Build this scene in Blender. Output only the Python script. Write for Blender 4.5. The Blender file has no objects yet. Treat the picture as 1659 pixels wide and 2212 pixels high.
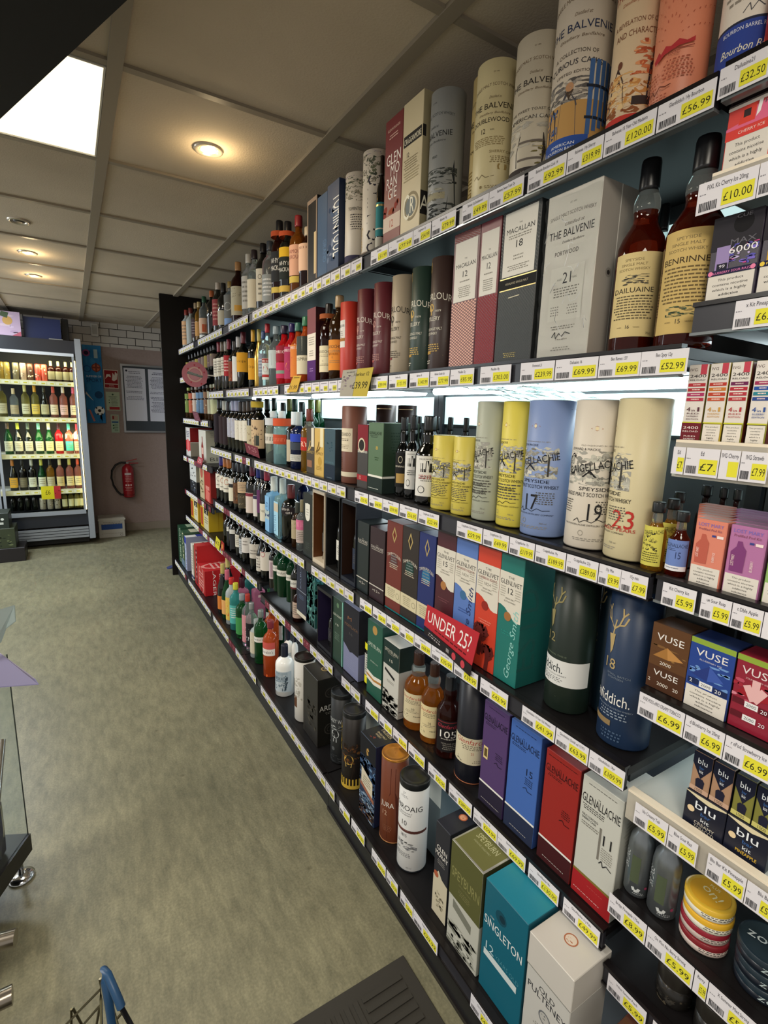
import bpy, math, random
from math import sin, cos, pi, radians, atan2, tan
random.seed(7)
S = bpy.context.scene
COL = S.collection

# ------------------------------------------------------------------ camera
CAMH = 1.385
YAW, PITCH, ROLL, FPX = 0.55029994, -0.1889095, 0.03045774, 1098.09
WPX, HPX = 1659, 2212
def _v(a, b, s=1): return tuple(x + y * s for x, y in zip(a, b))
def _x(a, b): return (a[1]*b[2]-a[2]*b[1], a[2]*b[0]-a[0]*b[2], a[0]*b[1]-a[1]*b[0])
def _d(a, b): return sum(x*y for x, y in zip(a, b))
FW = (sin(YAW)*cos(PITCH), cos(YAW)*cos(PITCH), sin(PITCH))
_rt = (cos(YAW), -sin(YAW), 0.0)
_up = _x(_rt, FW)
RT = tuple(a*cos(ROLL) + b*sin(ROLL) for a, b in zip(_rt, _up))
UP = tuple(b*cos(ROLL) - a*sin(ROLL) for a, b in zip(_rt, _up))
cam = bpy.data.cameras.new('camera')
cam.sensor_fit = 'VERTICAL'; cam.sensor_height = 24.0
cam.lens = 24.0 * FPX / HPX
cam.clip_start = 0.02; cam.clip_end = 60
co = bpy.data.objects.new('camera', cam); COL.objects.link(co)
from mathutils import Matrix, Vector
co.matrix_world = Matrix(((RT[0], UP[0], -FW[0], 0), (RT[1], UP[1], -FW[1], 0), (RT[2], UP[2], -FW[2], CAMH), (0, 0, 0, 1)))
S.camera = co

# ------------------------------------------------------------------ world, exposure, area lights
S.view_settings.view_transform = 'Standard'; S.view_settings.look = 'None'
S.view_settings.gamma = 1.0; S.view_settings.use_curve_mapping = False
S.view_settings.exposure = 0.0
w = bpy.data.worlds.new('shop_ambient'); S.world = w; w.use_nodes = True
bg = w.node_tree.nodes['Background']; bg.inputs[0].default_value = (1.0, 0.955, 0.89, 1); bg.inputs[1].default_value = 0.62
def area(name, loc, size, power, color, rot=(0, 0, 0), sy=None):
    l = bpy.data.lights.new(name, 'AREA'); l.energy = power; l.color = color; l.size = size
    if sy: l.shape = 'RECTANGLE'; l.size_y = sy
    o = bpy.data.objects.new(name, l); COL.objects.link(o); o.location = loc; o.rotation_euler = rot
    return o
WARM = (1.0, 0.92, 0.78); COOL = (0.86, 0.96, 1.0)
area('panel_light', (-0.17, 1.93, 2.225), 0.54, 17, WARM)
area('panel_light', (-0.17, -0.50, 2.225), 0.54, 24, WARM)
area('panel_light', (-1.40, 1.00, 2.225), 0.54, 40, (1.0, .95, .87))
area('panel_light', (-1.40, 3.60, 2.225), 0.54, 24, (0.84, 0.95, 1.0))
area('panel_light', (-0.95, 5.00, 2.225), 0.54, 42, (0.84, 0.93, 1.0))
area('cool_side_light', (-2.5, 4.7, 1.45), 1.5, 60, (0.84, 0.93, 1.0), (0, -pi/2, .5), 2.2)  # unseen cool light added at far left to lift the back wall and ceiling

# ------------------------------------------------------------------ helpers
def lin(c):
    if isinstance(c, str):
        c = c.lstrip('#'); c = tuple(int(c[i:i+2], 16)/255 for i in (0, 2, 4))
    return tuple((x/12.92 if x <= .04045 else ((x+.055)/1.055)**2.4) for x in c)
_M = {}
def mat(c, rough=.5, metal=0.0, trans=0.0, emit=0.0, ior=1.45, coat=0.0, spec=.5, bump=0.0):
    k = (c, rough, metal, trans, emit, ior, coat, spec, bump)
    if k in _M: return _M[k]
    m = bpy.data.materials.new('surface_' + str(c).lstrip('#')); m.use_nodes = True
    nt = m.node_tree; b = nt.nodes['Principled BSDF']
    r, g, bl = lin(c)
    b.inputs['Base Color'].default_value = (r, g, bl, 1)
    b.inputs['Roughness'].default_value = rough; b.inputs['Metallic'].default_value = metal
    b.inputs['IOR'].default_value = ior
    b.inputs['Specular IOR Level'].default_value = spec
    if trans: b.inputs['Transmission Weight'].default_value = trans
    if coat: b.inputs['Coat Weight'].default_value = coat; b.inputs['Coat Roughness'].default_value = .08
    if emit:
        b.inputs['Emission Color'].default_value = (r, g, bl, 1); b.inputs['Emission Strength'].default_value = emit
    if bump:
        n = nt.nodes.new('ShaderNodeTexNoise'); n.inputs['Scale'].default_value = 900; n.inputs['Detail'].default_value = 2
        bp = nt.nodes.new('ShaderNodeBump'); bp.inputs['Strength'].default_value = bump; bp.inputs['Distance'].default_value = .0005
        tc = nt.nodes.new('ShaderNodeTexCoord')
        nt.links.new(tc.outputs['Object'], n.inputs['Vector']); nt.links.new(n.outputs['Fac'], bp.inputs['Height'])
        nt.links.new(bp.outputs['Normal'], b.inputs['Normal'])
    _M[k] = m
    return m
def paper(c): return mat(c, .75, spec=.3)
def card(c): return mat(c, .42, bump=.25)
def gloss(c): return mat(c, .22)
INK = '#1b1a1c'

class MB:
    def __init__(s): s.v = []; s.f = []; s.m = []; s.mats = []; s.sm = []
    def mi(s, m):
        if m not in s.mats: s.mats.append(m)
        return s.mats.index(m)
    def poly(s, pts, m, smooth=False):
        n = len(s.v); s.v += [tuple(p) for p in pts]; s.f.append(tuple(range(n, n+len(pts)))); s.m.append(s.mi(m)); s.sm.append(smooth)
    def add(s, vs, fs, m, smooth=False):
        n = len(s.v); s.v += [tuple(p) for p in vs]; k = s.mi(m)
        for f in fs: s.f.append(tuple(n+i for i in f)); s.m.append(k); s.sm.append(smooth)
    def box(s, a, b, m, bev=0.0):
        (x0, y0, z0), (x1, y1, z1) = a, b
        if bev <= 0:
            vs = [(x, y, z) for x in (x0, x1) for y in (y0, y1) for z in (z0, z1)]
            s.add(vs, [(0, 1, 3, 2), (4, 6, 7, 5), (0, 4, 5, 1), (2, 3, 7, 6), (0, 2, 6, 4), (1, 5, 7, 3)], m)
        else:
            e = min(bev, (x1-x0)/3, (y1-y0)/3, (z1-z0)/3); idx = {}; vs = []
            for i, sx in enumerate((0, 1)):
                for j, sy in enumerate((0, 1)):
                    for k, sz in enumerate((0, 1)):
                        X, Y, Z = (x0, x1)[sx], (y0, y1)[sy], (z0, z1)[sz]
                        dx, dy, dz = (e, -e)[sx], (e, -e)[sy], (e, -e)[sz]
                        for ax, p in enumerate(((X, Y+dy, Z+dz), (X+dx, Y, Z+dz), (X+dx, Y+dy, Z))):
                            idx[(i, j, k, ax)] = len(vs); vs.append(p)
            q = []
            for i in (0, 1): q.append([idx[(i, j, k, 0)] for j, k in ((0, 0), (0, 1), (1, 1), (1, 0))])
            for j in (0, 1): q.append([idx[(i, j, k, 1)] for i, k in ((0, 0), (1, 0), (1, 1), (0, 1))])
            for k in (0, 1): q.append([idx[(i, j, k, 2)] for i, j in ((0, 0), (0, 1), (1, 1), (1, 0))])
            for j in (0, 1):
                for k in (0, 1): q.append([idx[(0, j, k, 1)], idx[(1, j, k, 1)], idx[(1, j, k, 2)], idx[(0, j, k, 2)]])
            for i in (0, 1):
                for k in (0, 1): q.append([idx[(i, 0, k, 0)], idx[(i, 1, k, 0)], idx[(i, 1, k, 2)], idx[(i, 0, k, 2)]])
            for i in (0, 1):
                for j in (0, 1): q.append([idx[(i, j, 0, 0)], idx[(i, j, 1, 0)], idx[(i, j, 1, 1)], idx[(i, j, 0, 1)]])
            for i in (0, 1):
                for j in (0, 1):
                    for k in (0, 1): q.append([idx[(i, j, k, a)] for a in (0, 1, 2)])
            s.add(vs, q, m)
    def lathe(s, prof, m, seg=24, c=(0, 0), sq=1.0, matf=None, closed=True):
        """prof: [(z, r)]; sq<1 squares the section."""
        n = len(prof); vs = []
        for z, r in prof:
            for i in range(seg):
                a = 2*pi*i/seg; ca, sa = cos(a), sin(a)
                k = 1.0
                if sq < 1.0:
                    p = 2/sq if sq else 8
                    k = (abs(ca)**p + abs(sa)**p)**(-1/p)
                vs.append((c[0]+r*k*ca, c[1]+r*k*sa, z))
        base = len(s.v); s.v += vs
        for j in range(n-1):
            mm = s.mi(matf((prof[j][0]+prof[j+1][0])/2) if matf else m)
            for i in range(seg):
                i2 = (i+1) % seg
                s.f.append((base+j*seg+i, base+j*seg+i2, base+(j+1)*seg+i2, base+(j+1)*seg+i)); s.m.append(mm); s.sm.append(True)
        if closed:
            mm = s.mi(matf(prof[0][0]) if matf else m)
            s.f.append(tuple(base+i for i in range(seg-1, -1, -1))); s.m.append(mm); s.sm.append(False)
            mm = s.mi(matf(prof[-1][0]) if matf else m)
            s.f.append(tuple(base+(n-1)*seg+i for i in range(seg))); s.m.append(mm); s.sm.append(False)
    def tube(s, pts, r, m, seg=8):
        pts = [Vector(p) for p in pts]; rings = []
        for i, p in enumerate(pts):
            t = (pts[min(i+1, len(pts)-1)] - pts[max(i-1, 0)]).normalized()
            u = t.cross(Vector((0, 0, 1)))
            if u.length < .05: u = t.cross(Vector((0, 1, 0)))
            u.normalize(); w_ = t.cross(u)
            rings.append([tuple(p + u*(r*cos(2*pi*k/seg)) + w_*(r*sin(2*pi*k/seg))) for k in range(seg)])
        vs = [q for rg in rings for q in rg]; fs = []
        for i in range(len(pts)-1):
            for k in range(seg):
                k2 = (k+1) % seg; fs.append((i*seg+k, i*seg+k2, (i+1)*seg+k2, (i+1)*seg+k))
        s.add(vs, fs, m, True)
        s.add(rings[0], [tuple(range(seg))], m); s.add(rings[-1], [tuple(range(seg))], m)
    def mesh(s, name):
        me = bpy.data.meshes.new(name); me.from_pydata(s.v, [], s.f)
        for m in s.mats: me.materials.append(m)
        me.polygons.foreach_set('material_index', s.m); me.polygons.foreach_set('use_smooth', s.sm); me.update()
        return me
    def obj(s, name, parent=None, loc=(0, 0, 0), rz=0):
        o = bpy.data.objects.new(name, s.mesh(name)); COL.objects.link(o); o.location = loc; o.rotation_euler[2] = rz
        if parent: o.parent = parent
        return o
def tag(o, label, cat, group=None, kind=None):
    if label: o['label'] = label
    if cat: o['category'] = cat
    if group: o['group'] = group
    if kind: o['kind'] = kind
    return o
def thing(name, label, cat, loc, rz=0, group=None):
    o = bpy.data.objects.new(name, None); o.empty_display_size = .02; COL.objects.link(o); o.location = loc; o.rotation_euler[2] = rz
    return tag(o, label, cat, group)
def struct(o): o['kind'] = 'structure'; return o

# text as filled outlines, one cached mesh per string
_T = {}
def glyphs(t):
    if t in _T: return _T[t]
    cu = bpy.data.curves.new('lettering', 'FONT'); cu.body = t; cu.resolution_u = 2
    o = bpy.data.objects.new('lettering', cu); me = o.to_mesh()
    vs = [(v.co.x, v.co.y) for v in me.vertices]; fs = [tuple(p.vertices) for p in me.polygons]
    o.to_mesh_clear(); bpy.data.objects.remove(o); bpy.data.curves.remove(cu)
    if not vs: _T[t] = ([], [], 0, 1); return _T[t]
    x0 = min(v[0] for v in vs); x1 = max(v[0] for v in vs)
    vs = [((x-x0), y) for x, y in vs]
    _T[t] = (vs, fs, x1-x0, .70); return _T[t]

class Face:
    """a printed face: f(u, v, eps) -> point, W and H its size in metres"""
    def __init__(s, mb, f, W, H, curved=False): s.mb = mb; s.f = f; s.W = W; s.H = H; s.c = curved; s.k = 1
    def draw(s, ops):
        for op in ops: s.op(op)
    def P(s, u, v): return s.f(u if s.c else min(max(u, .002), .998), min(max(v, .003), .997), (.00018+s.k*.00005))
    def rect(s, u0, v0, u1, v1, m):
        if not s.c: s.mb.poly([s.P(u0, v0), s.P(u1, v0), s.P(u1, v1), s.P(u0, v1)], m)
        else:
            n = max(1, int(abs(u1-u0)*16)); vs = []
            for i in range(n+1):
                u = u0+(u1-u0)*i/n; vs += [s.P(u, v0), s.P(u, v1)]
            s.mb.add(vs, [(2*i, 2*i+2, 2*i+3, 2*i+1) for i in range(n)], m, True)
    def op(s, o):
        k = o[0]
        if k == 'r': s.rect(*o[1:5], paper(o[5]))
        elif k == 'g': s.rect(*o[1:5], mat(o[5], .3, .7))
        elif k == 't':
            _, t, uc, v, h = o[:5]; colr = o[5]; wd = o[6] if len(o) > 6 else None
            sh = o[7] if len(o) > 7 else 0; rot = o[8] if len(o) > 8 else 0
            vs, fs, w0, cap = glyphs(t)
            if not vs: return
            hy = h*s.H/cap; hx = (wd*s.W/w0) if wd else hy*.85
            ca, sa = cos(radians(rot)), sin(radians(rot)); pts = []
            for x, y in vs:
                X = (x-w0/2)*hx + sh*y*hy; Y = y*hy
                X, Y = X*ca-Y*sa, X*sa+Y*ca
                pts.append(s.P(uc+X/s.W, v+Y/s.H))
            s.mb.add(pts, fs, paper(colr) if len(colr) == 7 else mat(colr[:7], .3, .8))
        elif k == 'arc':                       # text set on an arch
            _, t, uc, v, h, colr, wd, rise = o
            vs, fs, w0, cap = glyphs(t); hy = h*s.H/cap; hx = wd*s.W/w0
            s.mb.add([s.P(uc+(x-w0/2)*hx/s.W, v+y*hy/s.H+rise*(1-(2*x/w0-1)**2)) for x, y in vs], fs, paper(colr))
        elif k == 'm':                         # lines of small print
            _, uc, v, wd, n, pitch, colr = o[:7]; m = paper(colr)
            for i in range(n):
                ww = wd*random.uniform(.72, 1); u = uc-ww/2; vv = v-i*pitch
                while u < uc+ww/2-.01:
                    l = min(random.uniform(.04, .12)*max(wd, .3), uc+ww/2-u)
                    s.mb.poly([s.P(u, vv), s.P(u+l, vv), s.P(u+l, vv+pitch*.42), s.P(u, vv+pitch*.42)], m); u += l+.018
        elif k == 'p': s.mb.poly([s.P(u, v) for u, v in o[1]], paper(o[2]))
        elif k in ('c', 'd'):                  # disc, ring
            _, uc, v, r, colr = o[:5]; n = 20; a = s.W/s.H
            pts = [(uc+r*cos(2*pi*i/n), v+r*a*sin(2*pi*i/n)) for i in range(n)]
            if k == 'c': s.mb.poly([s.P(*p) for p in pts], paper(colr))
            else:
                q = [(uc+r*.8*cos(2*pi*i/n), v+r*.8*a*sin(2*pi*i/n)) for i in range(n)]
                s.mb.add([s.P(*p) for p in pts+q], [(i, (i+1) % n, n+(i+1) % n, n+i) for i in range(n)], paper(colr))
        elif k == 'k':                         # pen stroke through points
            _, pl, wd, colr = o; m = paper(colr)
            for (a, b), (c, d) in zip(pl, pl[1:]):
                dx, dy = (c-a)*s.W, (d-b)*s.H; L = math.hypot(dx, dy) or 1; nx, ny = -dy/L*wd/2/s.W*.01*1, dx/L*wd/2/s.H*.01
                s.mb.poly([s.P(a-nx, b-ny), s.P(c-nx, d-ny), s.P(c+nx, d+ny), s.P(a+nx, b+ny)], m)
        elif k == 'x':                         # trellis of small diamonds
            _, u0, v0, u1, v1, nu, nv, colr = o; m = paper(colr); du = (u1-u0)/nu; dv = (v1-v0)/nv
            for j in range(nv):
                for i in range(nu):
                    for ou in (0, .5):
                        u = u0+(i+.5+ou)*du; v = v0+(j+.5+ou)*dv
                        if u > u1-du*.2 or v > v1-dv*.2: continue
                        s.mb.poly([s.P(u-du*.36, v), s.P(u, v-dv*.36), s.P(u+du*.36, v), s.P(u, v+dv*.36)], m)
        elif k == 'b':                         # barcode
            _, u0, v0, u1, v1 = o; u = u0; m = paper('#333338')
            while u < u1:
                l = random.choice((.008, .012, .02)); s.rect(u, v0, min(u+l, u1), v1, m); u += l+random.choice((.008, .012))
        elif k == 'z':                         # engraved scenery: soft random patches
            _, u0, v0, u1, v1, n, cols = o
            for i in range(n):
                u = random.uniform(u0, u1); v = random.uniform(v0, v1); a = (u1-u0)*random.uniform(.05, .2); b = (v1-v0)*random.uniform(.03, .1)
                q = [(u+a*(random.uniform(.6, 1.1))*cos(t*pi/3.5), v+b*(random.uniform(.6, 1.1))*sin(t*pi/3.5)) for t in range(7)]
                q = [(min(max(x, u0), u1), min(max(y, v0), v1)) for x, y in q]
                s.mb.poly([s.P(*p) for p in q], paper(random.choice(cols)))
        s.k += 1

# photo geometry: a pixel column on a plane in front of the shelves
def ray(px, py):
    a = (px-WPX/2)/FPX; b = (HPX/2-py)/FPX
    return tuple(RT[i]*a+UP[i]*b+FW[i] for i in range(3))
def azm(px, py): r = ray(px, py); return atan2(r[0], r[1])
def colY(px, py, X): r = ray(px, py); return r[1]*X/r[0]
def hgt(px, py, X): r = ray(px, py); return CAMH + r[2]*X/r[0]
def zrow(X, Y, py):
    b = (HPX/2-py)/FPX; k = [UP[i]-b*FW[i] for i in range(3)]
    return CAMH - (X*k[0]+Y*k[1])/k[2]
def fit(l, r, py, X0):
    a, b = azm(l, py), azm(r, py); c = (a+b)/2; h = abs(b-a)/2
    R = X0*sin(h)/(sin(c)-sin(h)); D = (X0+R)/sin(c)
    return X0+R, D*cos(c), R
def fitL(l, py, X0, R):
    a = azm(l, py); X = X0+R; Y = X/tan(a)
    for _ in range(12): Y = X/tan(a+math.asin(R/math.hypot(X, Y)))
    return X, Y, R
XL = .77            # front edge of the upper shelves
XB = .668           # front edge of the deeper bottom shelf
Z1, Z2, Z3, Z4, Z5, Z5A, Z7 = 1.842, 1.496, 1.147, .801, .464, .516, .143
# ================================================================== the room
CEIL = 2.246
def nodemat(name, build):
    m = bpy.data.materials.new(name); m.use_nodes = True; nt = m.node_tree; build(nt, nt.nodes['Principled BSDF']); return m
def _n(nt, t, **kw):
    n = nt.nodes.new(t)
    for k, v in kw.items():
        if k in n.inputs: n.inputs[k].default_value = v
        else: setattr(n, k, v)
    return n
def floor_m(nt, b):
    tc = _n(nt, 'ShaderNodeTexCoord'); mp = _n(nt, 'ShaderNodeMapping'); mp.inputs['Scale'].default_value = (2.6, .8, 1); mp.inputs['Rotation'].default_value = (0, 0, .12)
    nt.links.new(tc.outputs['Object'], mp.inputs['Vector'])
    n1 = _n(nt, 'ShaderNodeTexNoise', Scale=11.0, Detail=12.0, Roughness=.78, Distortion=.15); nt.links.new(mp.outputs[0], n1.inputs['Vector'])
    n2 = _n(nt, 'ShaderNodeTexNoise', Scale=1.1, Detail=5.0, Roughness=.6); nt.links.new(tc.outputs['Object'], n2.inputs['Vector'])
    n3 = _n(nt, 'ShaderNodeTexNoise', Scale=160.0, Detail=2.0); nt.links.new(tc.outputs['Object'], n3.inputs['Vector'])
    n4 = _n(nt, 'ShaderNodeTexVoronoi', Scale=5.0); nt.links.new(tc.outputs['Object'], n4.inputs['Vector'])
    r1 = _n(nt, 'ShaderNodeValToRGB'); e = r1.color_ramp.elements
    e[0].position = .33; e[0].color = lin('#666450')+(1,); e[1].position = .68; e[1].color = lin('#8f8b70')+(1,)
    nt.links.new(n1.outputs['Fac'], r1.inputs['Fac'])
    r2 = _n(nt, 'ShaderNodeValToRGB'); e = r2.color_ramp.elements
    e[0].position = .35; e[0].color = (.72, .73, .74, 1); e[1].position = .65; e[1].color = (1.05, 1.03, 1, 1)
    nt.links.new(n2.outputs['Fac'], r2.inputs['Fac'])
    mx = _n(nt, 'ShaderNodeMix', data_type='RGBA', blend_type='MULTIPLY'); mx.inputs[0].default_value = 1
    nt.links.new(r1.outputs[0], mx.inputs[6]); nt.links.new(r2.outputs[0], mx.inputs[7])
    r4 = _n(nt, 'ShaderNodeValToRGB'); e = r4.color_ramp.elements
    e[0].position = .02; e[0].color = (.55, .52, .5, 1); e[1].position = .05; e[1].color = (1, 1, 1, 1)
    nt.links.new(n4.outputs['Distance'], r4.inputs['Fac'])
    m2 = _n(nt, 'ShaderNodeMix', data_type='RGBA', blend_type='MULTIPLY'); m2.inputs[0].default_value = .8
    nt.links.new(mx.outputs[2], m2.inputs[6]); nt.links.new(r4.outputs[0], m2.inputs[7])
    m3 = _n(nt, 'ShaderNodeMix', data_type='RGBA', blend_type='OVERLAY'); m3.inputs[0].default_value = .35
    nt.links.new(m2.outputs[2], m3.inputs[6]); nt.links.new(n3.outputs['Fac'], m3.inputs[7])
    nt.links.new(m3.outputs[2], b.inputs['Base Color']); b.inputs['Roughness'].default_value = .42
    bp = _n(nt, 'ShaderNodeBump', Strength=.15, Distance=.002); nt.links.new(n1.outputs['Fac'], bp.inputs['Height']); nt.links.new(bp.outputs[0], b.inputs['Normal'])
def tile_m(nt, b):
    tc = _n(nt, 'ShaderNodeTexCoord'); n1 = _n(nt, 'ShaderNodeTexNoise', Scale=170.0, Detail=3.0); n2 = _n(nt, 'ShaderNodeTexNoise', Scale=1.6, Detail=4.0)
    for n in (n1, n2): nt.links.new(tc.outputs['Object'], n.inputs['Vector'])
    r = _n(nt, 'ShaderNodeValToRGB'); e = r.color_ramp.elements
    e[0].position = .25; e[0].color = lin('#a89b87')+(1,); e[1].position = .6; e[1].color = lin('#bfb19c')+(1,)
    nt.links.new(n2.outputs['Fac'], r.inputs['Fac']); nt.links.new(r.outputs[0], b.inputs['Base Color']); b.inputs['Roughness'].default_value = .9
    bp = _n(nt, 'ShaderNodeBump', Strength=.5, Distance=.002); nt.links.new(n1.outputs['Fac'], bp.inputs['Height']); nt.links.new(bp.outputs[0], b.inputs['Normal'])
def wall_m(nt, b):
    tc = _n(nt, 'ShaderNodeTexCoord'); n1 = _n(nt, 'ShaderNodeTexNoise', Scale=60.0, Detail=4.0); nt.links.new(tc.outputs['Object'], n1.inputs['Vector'])
    r = _n(nt, 'ShaderNodeValToRGB'); e = r.color_ramp.elements
    e[0].color = lin('#88756e')+(1,); e[1].color = lin('#978680')+(1,)
    nt.links.new(n1.outputs['Fac'], r.inputs['Fac']); nt.links.new(r.outputs[0], b.inputs['Base Color']); b.inputs['Roughness'].default_value = .75
    bp = _n(nt, 'ShaderNodeBump', Strength=.3, Distance=.002); nt.links.new(n1.outputs['Fac'], bp.inputs['Height']); nt.links.new(bp.outputs[0], b.inputs['Normal'])
def brick_m(nt, b):
    tc = _n(nt, 'ShaderNodeTexCoord'); sp = _n(nt, 'ShaderNodeSeparateXYZ'); cb = _n(nt, 'ShaderNodeCombineXYZ')
    nt.links.new(tc.outputs['Object'], sp.inputs[0]); nt.links.new(sp.outputs[0], cb.inputs[0]); nt.links.new(sp.outputs[2], cb.inputs[1])
    br = _n(nt, 'ShaderNodeTexBrick'); br.inputs['Scale'].default_value = 1; br.inputs['Brick Width'].default_value = .165; br.inputs['Row Height'].default_value = .0755
    br.inputs['Mortar Size'].default_value = .0035; br.inputs['Mortar Smooth'].default_value = .1
    br.inputs['Color1'].default_value = lin('#b3aea8')+(1,); br.inputs['Color2'].default_value = lin('#bcb7b0')+(1,); br.inputs['Mortar'].default_value = lin('#2e2c2b')+(1,)
    nt.links.new(cb.outputs[0], br.inputs['Vector']); nt.links.new(br.outputs['Color'], b.inputs['Base Color']); b.inputs['Roughness'].default_value = .35
    bp = _n(nt, 'ShaderNodeBump', Strength=.6, Distance=.004, invert=True); nt.links.new(br.outputs['Fac'], bp.inputs['Height']); nt.links.new(bp.outputs[0], b.inputs['Normal'])
FLOOR, TILE, WALL, BRICK = (nodemat(n, f) for n, f in (('vinyl_floor', floor_m), ('ceiling_tile', tile_m), ('painted_wall', wall_m), ('glazed_block', brick_m)))
YW = 6.34
m = MB(); m.box((-2.6, -1.2, -.05), (2.3, YW+.1, 0), FLOOR); struct(m.obj('floor'))
m = MB(); m.box((-2.6, YW, 0), (2.3, YW+.1, 2.004), WALL); m.box((-2.6, YW-.002, 2.004), (2.3, YW+.1, 2.3), BRICK); struct(m.obj('wall_back'))
m = MB(); m.box((2.2, -1.2, 0), (2.3, YW, 2.3), WALL); struct(m.obj('wall_right'))
m = MB(); m.box((.45, YW-.012, 0), (1.24, YW, .085), mat('#857a6c', .5)); struct(m.obj('baseboard_back'))
# suspended ceiling: 600 mm tiles in a painted grid
BARX = [-2.247, -1.645, -1.043, -.441, .161, .763, 1.365, 1.967]; ROWY = [1.641+.602*i for i in range(-5, 8)]
m = MB(); m.box((-2.6, -1.2, CEIL), (2.3, YW+.1, CEIL+.04), TILE); struct(m.obj('ceiling'))
gm = mat('#8d8373', .45)
m = MB()
for x in BARX: m.box((x-.018, -1.2, CEIL-.011), (x+.018, YW, CEIL+.002), gm)
struct(m.obj('trim_1'))
m = MB()
for y in ROWY:
    for a, b in zip([-2.6]+BARX, BARX+[2.2]): m.box((a+.018, y-.012, CEIL-.008), (b-.018, y+.012, CEIL+.001), gm)
struct(m.obj('trim_2'))
# recessed light panel
t = thing('ceiling_light', 'square white recessed ceiling light panel, switched on, top left above the aisle', 'ceiling light', (-.14, 1.94, CEIL))
m = MB(); m.box((-.277, -.277, -.006), (.277, .277, -.004), mat('#fff4d6', .5, emit=1.35)); m.obj('diffuser', t)
m = MB()
for a, b in (((-.282, -.282, -.010), (.282, -.277, 0)), ((-.282, .277, -.010), (.282, .282, 0)), ((-.282, -.277, -.010), (-.277, .277, 0)), ((.277, -.277, -.010), (.282, .277, 0))): m.box(a, b, mat('#c8c4b8', .4))
m.obj('frame', t)
def downlight(x, y, on, label):
    t = thing('downlight', label, 'ceiling light', (x, y, CEIL), 0, None)
    m = MB(); m.lathe([(0, .048), (-.006, .047), (-.009, .040), (-.005, .033), (.002, .031)], mat('#bdb5a6', .25, .6), 28, closed=False); m.obj('bezel', t)
    m = MB(); m.lathe([(.006, .003), (.002, .022), (-.004, .026), (-.008, .012)], mat('#ffd58a', .3, emit=9.0) if on else mat('#3c3833', .35), 20); m.obj('bulb', t)
    if on:
        l = bpy.data.lights.new('downlight_beam', 'POINT'); l.energy = 1.2; l.color = (1, .75, .42); l.shadow_soft_size = .02
        o = bpy.data.objects.new('downlight_beam', l); COL.objects.link(o); o.parent = t; o.location = (.015, -.01, -.06)
downlight(.462, 1.955, True, 'round recessed downlight, lit, in the ceiling tile nearest the tall tubes')
downlight(-.145, 3.188, False, 'round recessed ceiling fitting, unlit, the first beyond the light panel')
downlight(-.143, 3.793, True, 'round recessed downlight, glowing warm, second fitting beyond the light panel')
downlight(-.145, 4.421, True, 'round recessed downlight, glowing warm, the farthest one towards the fridge')
# dark overhead gantry hanging near the camera, top left
m = MB()
m.add([(.30, .506, 1.985), (-.29, 2.024, 1.985), (-.66, 1.88, 1.985), (-.07, .362, 1.985), (.30, .506, 2.10), (-.29, 2.024, 2.10), (-.66, 1.88, 2.10), (-.07, .362, 2.10)],
      [(0, 1, 2, 3), (4, 7, 6, 5), (0, 4, 5, 1), (1, 5, 6, 2), (2, 6, 7, 3), (3, 7, 4, 0)], mat('#0b0a08', .8))
tag(m.obj('overhead_gantry'), 'black overhead gantry across the top left corner, hiding part of the light panel', 'gantry')

# ================================================================== shelving
BLK = mat('#131112', .42, spec=.3); STEEL = mat('#23272b', .33); RAIL = mat('#2e2e34', .3); EDGE = mat('#141011', .3); BACK = mat('#3c4346', .5); LEDM = mat('#e8fbff', .5, emit=9.0)
GLOW = mat('#cfeeee', .5, emit=.9)
XBK = 1.10
ORD = {1: 'top', 2: 'second', 3: 'third', 4: 'fourth', 5: 'fifth', 6: 'sixth', 7: 'bottom'}
def shelf_board(par, y0, y1, z, x0=XL, lip=.038, clear=False, xb=XBK, led=False, sloped=.004):
    m = MB()
    bm_ = mat('#dfe3de', .2, trans=.35, ior=1.3) if clear else BLK
    m.box((x0+.008, y0+.002, z-.016), (xb, y1-.002, z), bm_)
    if not clear:
        for yy in (y0+.004, y1-.010): m.box((x0+.02, yy, z-.034), (xb, yy+.006, z-.016), STEEL)      # side brackets
    o = m.obj('shelf', par)
    m = MB(); lz = z-.001-lip; e = .0
    if clear:
        cm = mat('#e4ddcf', .15, trans=.55, ior=1.2)
        m.box((x0, y0+.003, lz), (x0+.0025, y1-.003, z+.004), cm); m.box((x0, y0+.003, lz-.004), (x0+.012, y1-.003, lz), cm); m.box((x0, y0+.003, z+.004), (x0+.014, y1-.003, z+.008), mat('#e9dcc6', .3))
    else:
        m.box((x0+.001, y0+.003, lz), (x0+.010, y1-.003, z+.003), RAIL)
        m.box((x0-.003, y0+.002, z-.002), (x0+.012, y1-.002, z+.004), EDGE)
        m.box((x0-.002, y0+.002, lz-.004), (x0+.012, y1-.002, lz), mat('#7d8284', .25, .5) if z > Z3 else EDGE)
    m.obj('price_rail', o)
    if led:
        m = MB(); m.tube([(xb-.05, y0+.03, z-.03), (xb-.05, y1-.03, z-.03)], .012, LEDM, 10); m.obj('light_tube', o)
    return o
BAYS = [(.435, 1.435), (1.437, 2.448), (2.450, 3.44), (3.442, 4.425)]
DESC = ['nearest bay of tall black shelving holding whisky tubes and cartons', 'black shelving bay second from the camera with boxed whiskies', 'black shelving bay third from the camera with wine and gin', 'farthest black shelving bay, against the dark end panel']
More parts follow.
